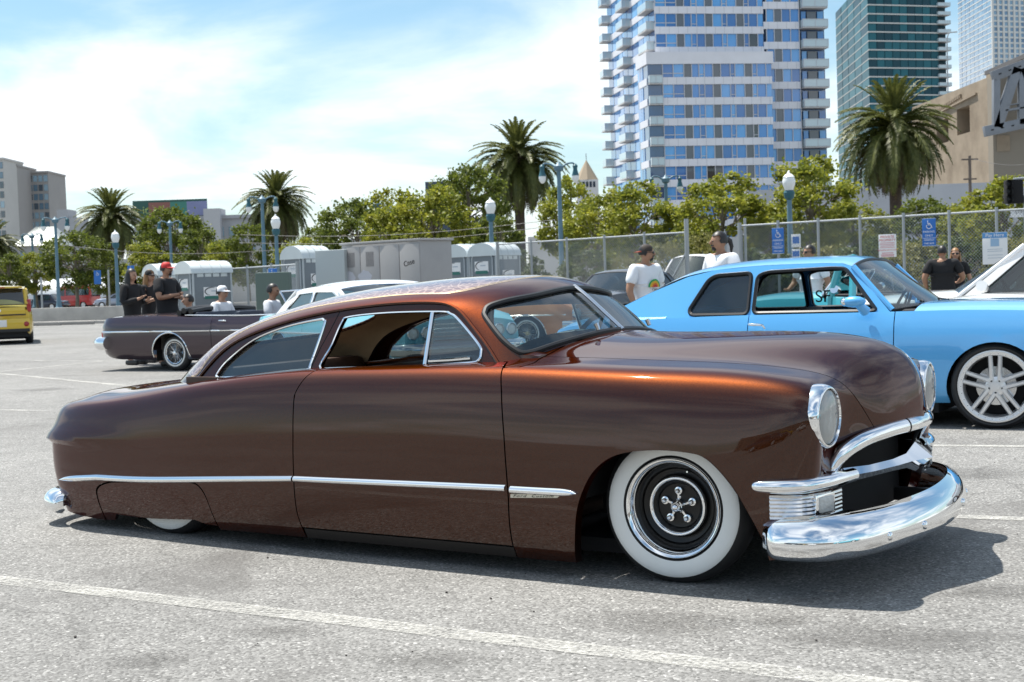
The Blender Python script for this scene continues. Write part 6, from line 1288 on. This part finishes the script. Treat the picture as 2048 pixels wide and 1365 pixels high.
# teal tower
def tower2(name, lb, D, px0, pxc, px1, floors, fh, zb, glassm, slabm, ncol, nside, sideD, slab_th=.5, sd=1, win_w=.9):
    c = gat(pxc, D); r = gat(px1, D * 1.015); l = gat(px0, D + sideD); d = r - c; t = thing(name, lb, 'building', c, math.atan2(d.y, d.x)); W = d.length; rz = t.rotation_euler.z
    lv = Matrix.Rotation(-rz, 3, 'Z') @ (l - c); rnd = random.Random(sd); Ht = zb + floors * fh
    mb = MB(); mb.add([(0, .3, 0), (W, .3, 0), (W + lv.x, lv.y, 0), (lv.x, lv.y, 0), (0, .3, Ht), (W, .3, Ht), (W + lv.x, lv.y, Ht), (lv.x, lv.y, Ht)], [(0, 1, 5, 4), (1, 2, 6, 5), (2, 3, 7, 6), (3, 0, 4, 7), (4, 5, 6, 7)]); mb.build('core', glassm[0], t, 0)
    sv = Vector((lv.x, lv.y, 0)); sl = sv.length; su = sv / sl; ang = math.atan2(su.y, su.x)
    for i in range(floors):
        z = zb + i * fh; mb = MB(); mb.box((W / 2, .1, z), (W + .3, .6, slab_th)); o = sv / 2; mb.box((o.x, o.y, z), (sl, .45, slab_th * .55), Matrix.Rotation(ang, 4, 'Z')); mb.build('floor_band', slabm, t, 0)
        for k in range(ncol): pane(t, 'window', W * (k + .5 - win_w / 2) / ncol, W * (k + .5 + win_w / 2) / ncol, z + slab_th / 2, z + fh - slab_th / 2, .2, rnd.choice(glassm), .2)
        for k in range(nside):
            p = sv * ((k + .5) / nside); o2 = place('window', unit(rnd.choice(glassm)), t, (p.x, p.y, z + fh / 2), (0, 0, ang), (sl / nside * win_w, .3, fh - slab_th))
    return t, W
WT = [mat('glass_teal_a', (.008, .075, .10), .35, spec=.3, noise=(.3, .2)), mat('glass_teal_b', (.014, .11, .14), .35, spec=.3, noise=(.3, .2)), mat('glass_teal_c', (.005, .045, .065), .35, spec=.3, noise=(.3, .2))]
t2, W2 = tower2('teal_tower', 'dark teal glass tower with pale floor bands behind the large palm', 535, 1683, 1748, 1886, 22, 3.45, 38, WT, mat('pale_band', (.52, .52, .50), .7), 9, 5, 70, .5)
for i in range(22): balcony(t2, W2 - .5, W2 + 5.0, -1.0, 3, 38 + i * 3.45)
mb = MB(); mb.box((W2 + 2.4, 8, 57), (4.2, 12, 114)); mb.build('balcony_core', WT[2], t2, 0)
WG = [winmat('glass_pale_a', (.14, .24, .36)), winmat('glass_pale_b', (.20, .31, .42)), winmat('glass_pale_c', (.10, .18, .29))]
t3, W3 = tower2('pale_tower', 'pale grey high-rise with blue windows at the right edge', 800, 1926, 1994, 2100, 30, 3.1, 90, WG, mat('pale_tower_wall', (.60, .60, .58), .7), 10, 8, 60, 1.0, 2, .62)
for k in range(11): mb = MB(); mb.box((W3 * k / 10, .0, 130), (1.3, .9, 120)); mb.build('pier', mat('pale_tower_wall', (.60, .60, .58), .7), t3, 0)
# left apartment blocks
WL = [winmat('glass_grey_a', (.08, .15, .21)), winmat('glass_grey_b', (.22, .33, .40)), winmat('glass_grey_c', (.035, .06, .085))]; BEIGE = mat('beige_wall', (.50, .48, .45), .8, noise=(.1, .06)); TAUPE = mat('taupe_wall', (.32, .30, .285), .8, noise=(.1, .06))
def block(name, lb, px0, px1, ytop, D, wallm, gl, nx, fh, dep=18, nf=None, D2=None, wf=.74, hf=.66):
    t, L, z = slab(name, lb, 'building', px0, px1, ytop, D, dep, wallm, D2); rnd = random.Random(int(px0) + 900); n = nf or int(z / fh)
    for i in range(n):
        for k in range(nx): x0 = L * (k + .5 - wf / 2) / nx; pane(t, 'window', x0, L * (k + .5 + wf / 2) / nx, z - (i + 1) * fh + .2, z - (i + 1) * fh + .2 + fh * hf, -.05, rnd.choice(gl), .3)
    mb = MB(); mb.box((L / 2, dep / 2 - .3, z + .3), (L + .6, dep + .4, .6)); mb.build('cornice', wallm, t, 0); return t, L, z
block('apartment_block', 'beige apartment block cut by the left edge', -60, 20, 322, 440, BEIGE, WL, 8, 3.1, nf=14)
block('apartment_block', 'narrow taupe apartment wing beside the beige block', 20, 47, 335, 452, TAUPE, WL, 3, 3.1, nf=13)
t, L, z = block('apartment_block', 'grey-brown apartment block with a blue glass corner at the left', 46, 108, 348, 465, TAUPE, WL, 6, 3.1, nf=12)
mb = MB(); mb.box((L * .28, -.6, z - 12), (L * .30, 1.4, 20)); mb.build('corner_bay', WT[1], t, 0)
for i in range(7): mb = MB(); mb.box((L * .28, -.65, z - 3.0 * i - 2.2), (L * .32, 1.7, .5)); mb.build('bay_band', TAUPE, t, 0)
# house with metal roof
t, L, z = slab('metal_roof_house', 'house with a pale standing-seam metal roof behind the left lamps', 'house', 36, 122, 492, 230, 9, mat('house_wall', (.36, .35, .35), .8))
mb = MB(); mb.add([(-.6, -.8, z), (L + .6, -.8, z), (L + .6, 9.8, z), (-.6, 9.8, z), (L * .3, 4.5, z + 3.3), (L * .75, 4.5, z + 3.3)], [(0, 1, 5, 4), (1, 2, 5), (2, 3, 4, 5), (3, 0, 4)]); rf = mb.build('roof', mat('metal_roof', (.40, .42, .40), .5, .2), t, 0)
for k in range(14): x = -.4 + (L + .8) * k / 13; xm = L * .3 + (L * .45) * k / 13; mb = MB(); mb.tube([(x, -.8, z + .05), (xm, 4.5, z + 3.35)], .06, 4); mb.build('seam', mat('metal_roof', (.40, .42, .40), .5, .2), rf)
for k in range(4): pane(t, 'window', L * (.12 + .22 * k), L * (.24 + .22 * k), z - 2.4, z - .9, -.05, WL[k % 3], .2)
slab('water_tank_block', 'small grey roof block left of the first palm', 'building', 122, 144, 420, 300, 6, LGREY); slab('water_tank_block', 'low roof block touching the first palm at its left', 'building', 146, 168, 436, 300, 6, LGREY)
# billboard building
t, L, z = block('office_building', 'grey office building with rooftop billboard between two palms', 275, 520, 440, 250, LGREY, WL, 12, 3.4, nf=4, wf=.5, hf=.5)
bb = thing('billboard', 'rooftop billboard with green, red and violet print', 'billboard', t.location + Vector((0, -.2, z)), t.rotation_euler.z); k = FPX / 250
def bp_(x0, x1, z0, z1, nm, m, y=-.1): mb = MB(); mb.box(((x0 + x1) / 2, y, (z0 + z1) / 2), (x1 - x0, .2, z1 - z0)); return mb.build(nm, m, bb, 0)
zt_ = (440 - 406) / k; bp_(0, 148 / k, .6, zt_ + .6, 'board', mat('poster_green', (.03, .10, .08), .6)); bp_(32 / k, 75 / k, .7, zt_ + .2, 'print_block', mat('poster_red', (.24, .10, .08), .6), -.25); bp_(108 / k, 148 / k, .7, zt_ + .2, 'print_block', mat('poster_violet', (.20, .22, .38), .6), -.25); bp_(75 / k, 108 / k, .7, zt_ + .2, 'print_block', mat('poster_teal', (.05, .2, .16), .6), -.25)
text_on(bb, 'lettering', 'nt it.', 1.9, Matrix.Translation((16 / k, -.4, 1.9)) @ Matrix.Rotation(R(90), 4, 'X'), mat('poster_text', (.35, .45, .15), .6))
for x in (3, 8, 13): mb = MB(); mb.tube([(x, .3, 0), (x, .3, 1.5)], .1, 5); mb.build('strut', GALV, bb)
slab('stair_head', 'pale rooftop block right of the billboard', 'building', 414, 447, 418, 248, 5, mat('pale_block', (.44, .44, .45), .8))
slab('dark_roof_block', 'dark roof edge showing between the tall trees', 'building', 858, 925, 364, 260, 8, mat('navy_roof', (.05, .07, .11), .6))
t, L, z = slab('yellow_door_kiosk', 'small building with a yellow door behind the cabinet', 'building', 690, 760, 478, 140, 5, LGREY); pane(t, 'yellow_panel', L * .0, L * .12, 2.0, z - .3, -.05, mat('yellow_panel', (.55, .33, .03), .6)); pane(t, 'window', L * .14, L * .24, 2.4, z - .4, -.05, WBK)
# spire
t = thing('spire_tower', 'pointed tan tower roof left of the glass tower', 'tower', gat(1180, 400)); zb = CAM_H + (hy(1180) - 362) * 400 / FPX; zt = CAM_H + (hy(1180) - 322) * 400 / FPX
mb = MB(); mb.box((0, 0, zb / 2), (6.2, 6.2, zb)); mb.build('shaft', WHT, t, 0); mb = MB(); mb.lathe([(3.4, zb), (.1, zt)], n=8); mb.build('spire', mat('spire_tan', (.34, .27, .19), .8), t, 0); mb = MB(); mb.tube([(0, 0, zt), (0, 0, zt + 2)], .12, 5); mb.build('finial', GALV, t)
for k in range(5): pane(t, 'arch_opening', -2.4 + k * 1.0, -1.8 + k * 1.0, zb - 2.2, zb - .6, -3.15, WBK, .2)
# ------------------------------------------------------------------ bridge anchorage and truss
PIER = mat('pier_concrete', (.20, .155, .11), .9, noise=(.25, (.31, .25, .185), .35, .62), bump=(.6, .4, .1))
a, b = at(1858, 300, 170), at(1985, 300, 150); a.z = b.z = 0; d = b - a; t = thing('bridge_anchorage', 'tan concrete bridge anchorage with square openings', 'bridge', a, math.atan2(d.y, d.x)); L = d.length; zt = CAM_H + (hy(1985) - 150) * 150 / FPX; zl_ = CAM_H + (hy(1858) - 186) * 170 / FPX
ol = [(-6, 0), (L, 0), (L, zt), (L - 1.4, zt), (L - 1.4, zt - .3), (-6, zl_ - 1.2)]; W1 = [(L * .48, zt - 5.6), (L * .68, zt - 5.6), (L * .68, zt - 2.6), (L * .48, zt - 2.6)]; W2_ = [(L * .14, zt - 6.0), (L * .34, zt - 6.0), (L * .34, zt - 3.2), (L * .14, zt - 3.2)]
for y in (0, 8.0): vo, ff = cdt(dens(ol, 2.0), [W1, W2_], 2.5); mb = MB(); mb.add([(x, y, z) for x, z in vo], ff); mb.build('face', PIER, t, 0)
mb = MB(); n = len(ol); mb.add([(x, 0, z) for x, z in ol] + [(x, 8, z) for x, z in ol], [(i, (i + 1) % n, (i + 1) % n + n, i + n) for i in range(n)])
for h in (W1, W2_): mb.add([(x, 0, z) for x, z in h] + [(x, 2.5, z) for x, z in h], [(i, (i + 1) % 4, (i + 1) % 4 + 4, i + 4) for i in range(4)] + [(4, 5, 6, 7)])
mb.build('sides', PIER, t, 0)
mb = MB(); mb.box((L + .8, 2.5, zt / 2 - .3), (1.4, 6, zt - .6)); mb.build('buttress', mat('pier_shade', (.24, .21, .17), .9), t, 0)  # plain concrete tone, greyer than the pier
for k in range(14): mb = MB(); mb.box((L * .2 + k * .55, -.12, zt - 1.25 - (13 - k) * .055), (.28, .3, .4)); mb.build('dentil', PIER, t, 0)
mb = MB(); mb.box((L * .45, -.1, zt - 2.0), (L * .7, .3, .2), Matrix.Rotation(R(-3), 4, 'Y')); mb.build('string_course', PIER, t, 0)
STEEL = mat('bridge_steel', (.20, .215, .24), .55, .2, noise=(.3, .15))
DT = 146.0; org = gat(2000, DT); t = thing('steel_truss', 'grey riveted steel bridge truss at the right edge', 'bridge', org)
def member(nm, p, q, w=.9, dep=.7, dz=0.0):
    A, B = at(*p, DT) - org, at(*q, DT) - org; A.y += dz; B.y += dz; d = B - A; M = d.to_track_quat('X', 'Z').to_matrix().to_4x4(); mb = MB(); mb.box((A + B) / 2, (d.length, dep, w), M, ch=.05); o = mb.build(nm, STEEL, t)
    for k in range(int(d.length / 1.1) if w > 1.05 and not dz else 0): c = A + d * (k + .7) / (d.length / 1.1); m2 = MB(); m2.box((c.x, c.y - dep / 2 - .01, c.z), (.30, .03, .13), M); m2.build('slot', MATTE, o, 0)
for args in (('upper_chord', (1984, 154), (2120, 104), 1.1), ('lower_chord', (1968, 264), (2120, 232), 1.1), ('post', (1992, 160), (1992, 256), .7), ('diagonal', (1994, 256), (2034, 136), 1.0), ('post', (2043, 138), (2043, 250), .7), ('diagonal', (2046, 136), (2090, 246), 1.0), ('catwalk_rail', (2010, 212), (2048, 206), .12), ('catwalk', (2008, 222), (2048, 216), .25)): member(*args)
for args in (('rear_chord', (2085, 140), (2200, 105), .8), ('rear_post', (2110, 140), (2110, 240), .5), ('rear_chord', (2085, 250), (2200, 225), .8)): member(*args, dz=14)
mb = MB(); c = at(2060, 118, 156) - org; mb.box((c.x + 6, c.y + 4, c.z + .2), (14, 16, .5)); mb.build('upper_deck', mat('deck_dark', (.10, .10, .105), .8), t, 0)
c = at(2050, 262, 156) - org; mb = MB(); mb.box((c.x + 4, c.y + 4, c.z - .6), (15, 16, .9)); mb.build('lower_deck', mat('deck_dark', (.10, .10, .105), .8), t, 0)
mb = MB(); mb.box((c.x + 5, c.y + 14, c.z / 2), (16, 2, c.z)); mb.build('abutment', mat('abutment_dark', (.06, .055, .05), .9), t, 0)
c = at(2003, 288, 149) - org; mb = MB(); mb.box((c.x, c.y, c.z), (1.4, 1.2, 1.7)); mb.build('bearing_block', PIER, t, 0)
# utility pole, wires, light mast
t = thing('utility_pole', 'wooden utility pole before the bridge anchorage', 'pole', gat(1944, 95)); h = CAM_H + (hy(1944) - 313) * 95 / FPX
mb = MB(); mb.tube([(0, 0, 0), (0, 0, h)], [.15, .10], 8); mb.build('pole', mat('pole_wood', (.16, .13, .11), .9), t)
for z, w_ in ((h - .25, 1.15), (h - 1.6, .9)): mb = MB(); mb.box((0, 0, z), (w_, .1, .1)); mb.build('crossarm', mat('pole_wood', (.16, .13, .11), .9), t)
t = thing('road_light_mast', 'thin light mast rising behind the bridge anchorage', 'street lamp', gat(1903, 240)); h = CAM_H + (hy(1903) - 70) * 240 / FPX; mb = MB(); mb.tube([(0, 0, 0), (0, 0, h - 1), (.4, 0, h), (1.8, 0, h + .1)], .12, 6); mb.build('mast', GALV, t)
for i, (p0, p1, D) in enumerate((((480, 470), (1110, 440), 70), ((480, 486), (1110, 452), 70), ((120, 490), (560, 500), 80), ((1690, 418), (1850, 420), 75), ((1945, 318), (2100, 322), 95))):
    a, b = at(*p0, D), at(*p1, D * .9); mb = MB(); mb.tube([a + (b - a) * k / 16 - Vector((0, 0, .35 * math.sin(math.pi * k / 16))) for k in range(17)], .012, 4); o = mb.build('overhead_wire', mat('wire', (.10, .10, .10), .6), None); tag(o, ['upper wire crossing in front of the middle trees', 'lower wire crossing in front of the middle trees', 'wire crossing in front of the left trees', 'wire across the large palm trunk', 'wire leaving the utility pole to the right'][i], 'wire', 'overhead wires')
# ------------------------------------------------------------------ people
def skin_mesh(name, verts, edges, radii, m, root=0, sub=2):
    me = bpy.data.meshes.new(name); me.from_pydata(verts, edges, []); o = bpy.data.objects.new('tmp', me); COL.objects.link(o)
    sk = o.modifiers.new('s', 'SKIN'); sk.use_smooth_shade = True; sk.branch_smoothing = .4
    for i, r in enumerate(radii): v = me.skin_vertices[0].data[i]; v.radius = (r, r) if isinstance(r, (int, float)) else r; v.use_root = (i == root)
    sb = o.modifiers.new('d', 'SUBSURF'); sb.levels = sb.render_levels = sub
    dg = bpy.context.evaluated_depsgraph_get(); out = bpy.data.meshes.new_from_object(o.evaluated_get(dg)); bpy.data.objects.remove(o); out.name = name
    out.materials.clear(); out.materials.append(m); out.polygons.foreach_set('use_smooth', [True] * len(out.polygons)); return out
SKIN = mat('skin', (.42, .24, .16), .55, noise=(9, .08)); SKIN2 = mat('skin_tan', (.34, .18, .11), .55, noise=(9, .08)); HAIRB = mat('black_hair', (.012, .010, .010), .45, noise=(30, .3)); HAIRL = mat('fair_hair', (.24, .12, .04), .5, noise=(30, .3))
TEE_W = mat('white_cotton', (.74, .75, .78), .9, noise=(8, .04), bump=(7, .35, .02)); TEE_K = mat('black_cotton', (.014, .014, .016), .9, bump=(7, .4, .02)); DENIM = mat('denim', (.10, .15, .24), .9, noise=(25, .15)); KHAKI = mat('grey_trousers', (.16, .155, .15), .9, noise=(25, .1))
ARMS = {  # elbow, wrist, hand tip for the figure's right (x<0) and left, in a 1.75 m figure facing -y
 'down': [((-.27, .02, 1.12), (-.29, -.08, .88), (-.29, -.12, .78)), ((.27, .02, 1.12), (.29, -.08, .88), (.29, -.12, .78))],
 'phone': [((-.25, -.02, 1.12), (-.12, -.30, 1.20), (-.07, -.38, 1.25)), ((.25, 0, 1.12), (.10, -.28, 1.16), (.05, -.37, 1.22))],
 'crossed': [((-.28, -.06, 1.14), (-.02, -.24, 1.20), (.10, -.22, 1.22)), ((.28, -.06, 1.14), (.02, -.27, 1.14), (-.10, -.25, 1.15))],
 'lap': [((-.27, -.04, 1.14), (-.2, -.3, 1.05), (-.16, -.40, 1.05)), ((.27, -.04, 1.14), (.2, -.3, 1.05), (.16, -.40, 1.05))],
 'bent': [((-.29, .02, 1.13), (-.30, -.22, 1.02), (-.28, -.32, 1.04)), ((.27, .05, 1.12), (.28, -.04, .88), (.28, -.09, .78))]}
def person(lb, loc, rz, h=1.75, arms='down', skin=SKIN, shirt=TEE_W, pants=DENIM, hair='short', hairm=HAIRB, cap=None, head_turn=0.0, seated=False, beard=False, glasses=False, long_sleeve=False, build=1.0, backcap=False, print_=False, jacket=False):
    t = thing('person', lb, 'person', loc, rz); k = h / 1.75; A = ARMS[arms]; b = build
    hip = .95; V = [(0, 0, hip), (0, .0, 1.12), (0, .01, 1.30), (0, .02, 1.42), (0, .01, 1.49), (0, -.005, 1.545), (0, -.02, 1.585), (0, -.005, 1.655), (0, .005, 1.705)]
    Rr = [(.165 * b, .12 * b), (.155 * b, .115 * b), (.185 * b, .125 * b), (.13, .09), (.058, .06), (.058, .062), (.064, .085), (.075, .098), (.055, .07)]; E_ = [(i, i + 1) for i in range(8)]
    def add(p, r, j): V.append(p); Rr.append(r); E_.append((j, len(V) - 1)); return len(V) - 1
    for s, (el, wr, tip) in zip((-1, 1), A):
        a = add((s * .17 * b, .02, 1.42), .068 * b, 3); e = add((el[0] * b, el[1], el[2]), .046 * b, a); w = add((wr[0], wr[1], wr[2]), .031, e); d = (Vector(tip) - Vector(wr)); pm = Vector(wr) + d * .6; p = add(tuple(pm), (.036, .022), w)
        dn = d.normalized(); sd_ = Vector((0, 0, 1)).cross(dn); sd_ = sd_.normalized() if sd_.length > .1 else Vector((1, 0, 0))
        for q in (-1.5, -.5, .5, 1.5): f = add(tuple(pm + dn * .05 + sd_ * q * .016), .009, p); add(tuple(pm + dn * (.085 - abs(q) * .008) + sd_ * q * .018 + Vector((0, 0, -.012))), .008, f)
        th = add(tuple(Vector(wr) + d * .35 + sd_ * s * .03 + Vector((0, 0, .012))), .010, w); add(tuple(Vector(wr) + d * .75 + sd_ * s * .045 + Vector((0, 0, .015))), .009, th)
        if seated: l = add((s * .10, -.02, .90), .085, 0); kn = add((s * .13, -.44, .90), .062, l); an = add((s * .13, -.46, .52), .042, kn); add((s * .13, -.58, .47), .038, an)
        else: l = add((s * .10, 0, .86), .085 * b, 0); kn = add((s * .105, -.015, .49), .058, l); an = add((s * .105, .02, .09), .040, kn); add((s * .11, -.13, .035), .036, an)
    body = place('body', skin_mesh('body', V, E_, Rr, skin), t, scale=(k, k, k))
    # head details turn with the head
    def hd(name, mb, m, ang=60): 
        Mh = Matrix.Translation((0, 0, 1.6)) @ Matrix.Rotation(head_turn, 4, 'Z') @ Matrix.Translation((0, 0, -1.6)); mb.v = [tuple((Mh @ Vector(p)) * k) for p in mb.v]; return mb.build(name, m, t, ang)
    mb = MB(); mb.ico((0, -.022, 1.622), .1, 3, (.76, .93, 1.08)); mb.ico((0, -.055, 1.572), .05, 2, (.95, .9, .8)); mb.tube([(0, -.105, 1.645), (0, -.128, 1.605), (0, -.108, 1.595)], [.010, .018, .010], 6)
    for s in (-1, 1): mb.ico((s * .078, .0, 1.612), .03, 1, (.35, .7, 1.1))
    hd('head', mb, skin)
    for s in (-1, 1): mb = MB(); mb.ico((s * .032, -.106, 1.628), .011, 1); hd('eye', mb, BLACK)
    mb = MB(); mb.tube([(-.025, -.103, 1.563), (0, -.110, 1.561), (.025, -.103, 1.563)], .005, 5); hd('mouth', mb, mat('lips', (.26, .09, .08), .6))
    if beard: mb = MB(); mb.ico((0, -.078, 1.545), .045, 2, (.75, .7, .75)); mb.tube([(-.035, -.1, 1.578), (0, -.116, 1.582), (.035, -.1, 1.578)], .008, 5); hd('beard', mb, HAIRB)
    if glasses: mb = MB(); mb.box((0, -.115, 1.63), (.13, .012, .035), ch=.008); mb.tube([(-.066, -.11, 1.635), (-.08, 0, 1.635)], .004, 4); mb.tube([(.066, -.11, 1.635), (.08, 0, 1.635)], .004, 4); hd('sunglasses', mb, BLACK)
    if hair:
        mb = MB(); bm = bmesh.new(); bmesh.ops.create_icosphere(bm, subdivisions=3, radius=1); 
        for v in bm.verts: c = v.co; c.x *= .093; c.y *= .110; c.z *= .121; c += Vector((0, -.006, 1.634))
        bmesh.ops.delete(bm, geom=[v for v in bm.verts if (v.co.y < -.05 and v.co.z < 1.682) or v.co.z < 1.575], context='VERTS'); bm.verts.index_update(); mb.add([v.co.copy() for v in bm.verts], [[v.index for v in f.verts] for f in bm.faces]); bm.free()
        if hair == 'long': mb.loft([[Vector((.112 * math.cos(a) * w_, .015 + .10 * math.sin(a) * w_, z)) for a in np.linspace(-.75, math.pi + .75, 14)] for z, w_ in ((1.66, .85), (1.58, .98), (1.48, 1.08), (1.38, 1.05), (1.28, .8))], closed=False)
        if hair == 'pony': mb.tube([(0, .085, 1.66), (0, .13, 1.63), (0, .15, 1.56), (0, .14, 1.47)], [.03, .032, .026, .01], 8)
        hd('hair', mb, hairm)
    if cap is not None:
        s = 1 if backcap else -1; mb = MB(); mb.lathe([(.0001, 1.748), (.05, 1.742), (.082, 1.71), (.094, 1.662), (.094, 1.648)], Matrix.Translation((0, -.01, 0)), 20); c_ = hd('cap', mb, cap); mb = MB()
        mb.loft([[Vector((.085 * math.cos(a) * w_, -.01 + s * (.055 + ex * math.sin(a)), z)) for a in np.linspace(0, math.pi, 12)] for w_, ex, z in ((1, .03, 1.660), (.95, .115, 1.645), (.93, .116, 1.638), (1, .03, 1.650))], closed=False); hd('cap_brim', mb, cap if not backcap else mat('cap_brim_red', (.30, .05, .02), .7))
    # clothes
    f = 1.12; SV = [(0, 0, .90 if not jacket else .80), (0, 0, 1.02), (0, .005, 1.16), (0, .01, 1.30), (0, .02, 1.41), (0, .015, 1.455)]; SR = [(.185 * b, .138 * b), (.18 * b, .135 * b), (.178 * b, .132 * b), (.198 * b, .14 * b), (.14 * b, .10), (.075, .075)]; SE = [(i, i + 1) for i in range(5)]
    for s, (el, wr, tip) in zip((-1, 1), A):
        SV.append((s * .175 * b, .02, 1.425)); SR.append(.082 * b); SE.append((4, len(SV) - 1)); j = len(SV) - 1; e = Vector((el[0] * b, el[1], el[2])); a0 = Vector(SV[j])
        if long_sleeve:
            SV.append(tuple(e)); SR.append(.062 * b); SE.append((j, len(SV) - 1)); SV.append(tuple(e + (Vector(wr) - e) * .92)); SR.append(.045); SE.append((len(SV) - 2, len(SV) - 1))
        else: SV.append(tuple(a0 + (e - a0) * .78)); SR.append(.074 * b); SE.append((j, len(SV) - 1))
    sh = place('jacket' if jacket else 'shirt', skin_mesh('shirt', SV, SE, SR, shirt, 1), t, scale=(k, k, k))
    PV = [(0, 0, .98), (0, 0, .90)]; PR = [(.172 * b, .128 * b), (.172 * b, .13 * b)]; PE = [(0, 1)]
    for s in (-1, 1):
        pts = [((s * .11, -.02, .90), .10), ((s * .13, -.44, .91), .078), ((s * .13, -.46, .6), .065)] if seated else [((s * .105, 0, .80), .10 * b), ((s * .108, -.012, .49), .076), ((s * .108, .02, .12), .066)]; j = 1
        for p, r in pts: PV.append(p); PR.append(r); PE.append((j, len(PV) - 1)); j = len(PV) - 1
    place('trousers', skin_mesh('trousers', PV, PE, PR, pants, 0), t, scale=(k, k, k))
    if not seated:
        for s in (-1, 1): mb = MB(); mb.box((s * .11 * k, -.05 * k, .045), (.10, .28, .09), ch=.035); mb.build('shoe', BLACK, t)
    if print_:
        for q, (r, m) in enumerate(((.115, mat('print_green', (.03, .30, .10), .8)), (.088, mat('print_gold', (.65, .38, .03), .8)), (.058, mat('print_orange', (.60, .14, .03), .8)), (.034, mat('print_red', (.45, .03, .04), .8)))):
            mb = MB(); P = []
            for i in range(13):
                a = math.pi * i / 12; 
                for rr in (r, r - .03): x = rr * math.cos(a); P.append(Vector((x * k, (-.158 * b - .002 * q + abs(x) * .22) * k, (1.19 + rr * 1.0 * math.sin(a)) * k)))
            mb.add(P, [(2 * i, 2 * i + 1, 2 * i + 3, 2 * i + 2) for i in range(12)]); mb.build('print', m, sh)
        text_on(sh, 'print_text', 'CALI', .05 * k, Matrix.Translation((-.02 * k, -.168 * b * k, 1.155 * k)) @ Matrix.Rotation(R(90), 4, 'X'), MATTE)
    return t
def ppos(px, D, z=0): return gat(px, D, z)
def face(dx, dy): return math.atan2(dx, -dy)     # figure faces -y at rz 0
person('woman with long dark hair in a black jacket looking at her phone', ppos(270, 24.6), R(62), 1.72, 'phone', SKIN, TEE_K, TEE_K, 'long', HAIRB, long_sleeve=True, jacket=True, build=1.02)
person('fair-haired woman in a black cap and blue jeans standing in the middle of the group', ppos(306, 25.2), R(58), 1.70, 'phone', SKIN, TEE_K, DENIM, 'long', HAIRL, cap=TEE_K, build=.98)
person('man in a red cap and black T-shirt with crossed arms', ppos(340, 23.8), R(70), 1.80, 'crossed', SKIN2, TEE_K, KHAKI, 'short', HAIRB, cap=mat('red_cap', (.52, .02, .02), .7), beard=True, build=1.16)
ih = imp.matrix_basis if False else Matrix.Translation(imp.location) @ Matrix.Rotation(R(-28), 4, 'Z')
person('man in a white cap and white shirt seated in the maroon convertible', ih @ Vector((-2.72, .0, -.36)), R(62), 1.72, 'lap', SKIN, TEE_W, DENIM, 'short', HAIRB, cap=TEE_W, seated=True)
person('dark-haired man in a white shirt seated at the front of the maroon convertible', ih @ Vector((-1.75, .1, -.34)), R(75), 1.70, 'lap', SKIN2, TEE_W, DENIM, 'short', HAIRB, seated=True)
person('man in a backward dark cap and white T-shirt with a rainbow print', ppos(1298, 18.4), R(38), 1.70, 'down', SKIN2, TEE_W, DENIM, 'short', HAIRB, cap=mat('brown_cap', (.035, .025, .02), .8), backcap=True, head_turn=R(38), beard=True, glasses=True, print_=True, build=1.15)
person('tall man with a black pony tail and white T-shirt behind the blue coupe', ppos(1447, 17.2), R(-62), 1.80, 'down', SKIN2, TEE_W, DENIM, 'pony', HAIRB, head_turn=R(-15), build=1.2, beard=True)
person('man in sunglasses and white T-shirt seen over the roof of the blue coupe', ppos(1625, 21.5), R(-40), 1.68, 'bent', SKIN2, TEE_W, DENIM, 'short', HAIRB, glasses=True, head_turn=R(-25), build=1.08)
person('man in a black shirt seen from behind near the pay sign', ppos(1888, 25.0), R(170), 1.66, 'bent', SKIN2, TEE_K, KHAKI, 'short', HAIRB, build=1.3)
person('woman with long fair hair and sunglasses beside the man in black', ppos(1914, 25.8), R(-20), 1.62, 'down', SKIN, TEE_K, DENIM, 'long', HAIRL, glasses=True)
person('person in a black top seated low beside the man in the red cap', ppos(385, 24.6, -.42), R(-60), 1.65, 'bent', SKIN, TEE_K, DENIM, 'short', HAIRB, seated=True)
# ------------------------------------------------------------------ the lot behind the photographer (mirrored cars, and things added to darken reflections)
for src, loc, rz, nm, lb in ((bpy.data.objects['white_sedan'], (.5, -7.5, 0), R(25), 'white_sedan', 'white car behind the camera, mirrored in the front bumper'), (soul, (-6.5, -11, 0), R(-20), 'yellow_hatchback', 'yellow car behind the camera, mirrored in the front bumper'), (bpy.data.objects['dark_sedan'], (-5.5, -5.5, 0), R(15), 'dark_sedan', 'dark car behind the camera, mirrored in the brown door'), (bpy.data.objects['turquoise_coupe'], (8.5, 2.0, 0), R(75), 'pale_coupe', 'pale car right of the camera, mirrored in the bumper corner')):  # the dark car is added to darken the door's reflection
    o = copy_tree(src); o.location = loc; o.rotation_euler = (0, 0, rz); o['label'] = lb
slab2 = MB(); slab2.box((0, 0, 4.5), (150, 10, 9)); o = slab2.build('warehouse', mat('warehouse_wall', (.22, .20, .18), .9, noise=(.2, .2)), None, 0); o.location = (0, -75, 0); tag(o, 'long low warehouse behind the camera, mirrored in the chrome', 'building')  # unseen block added behind the camera to darken reflections in the door
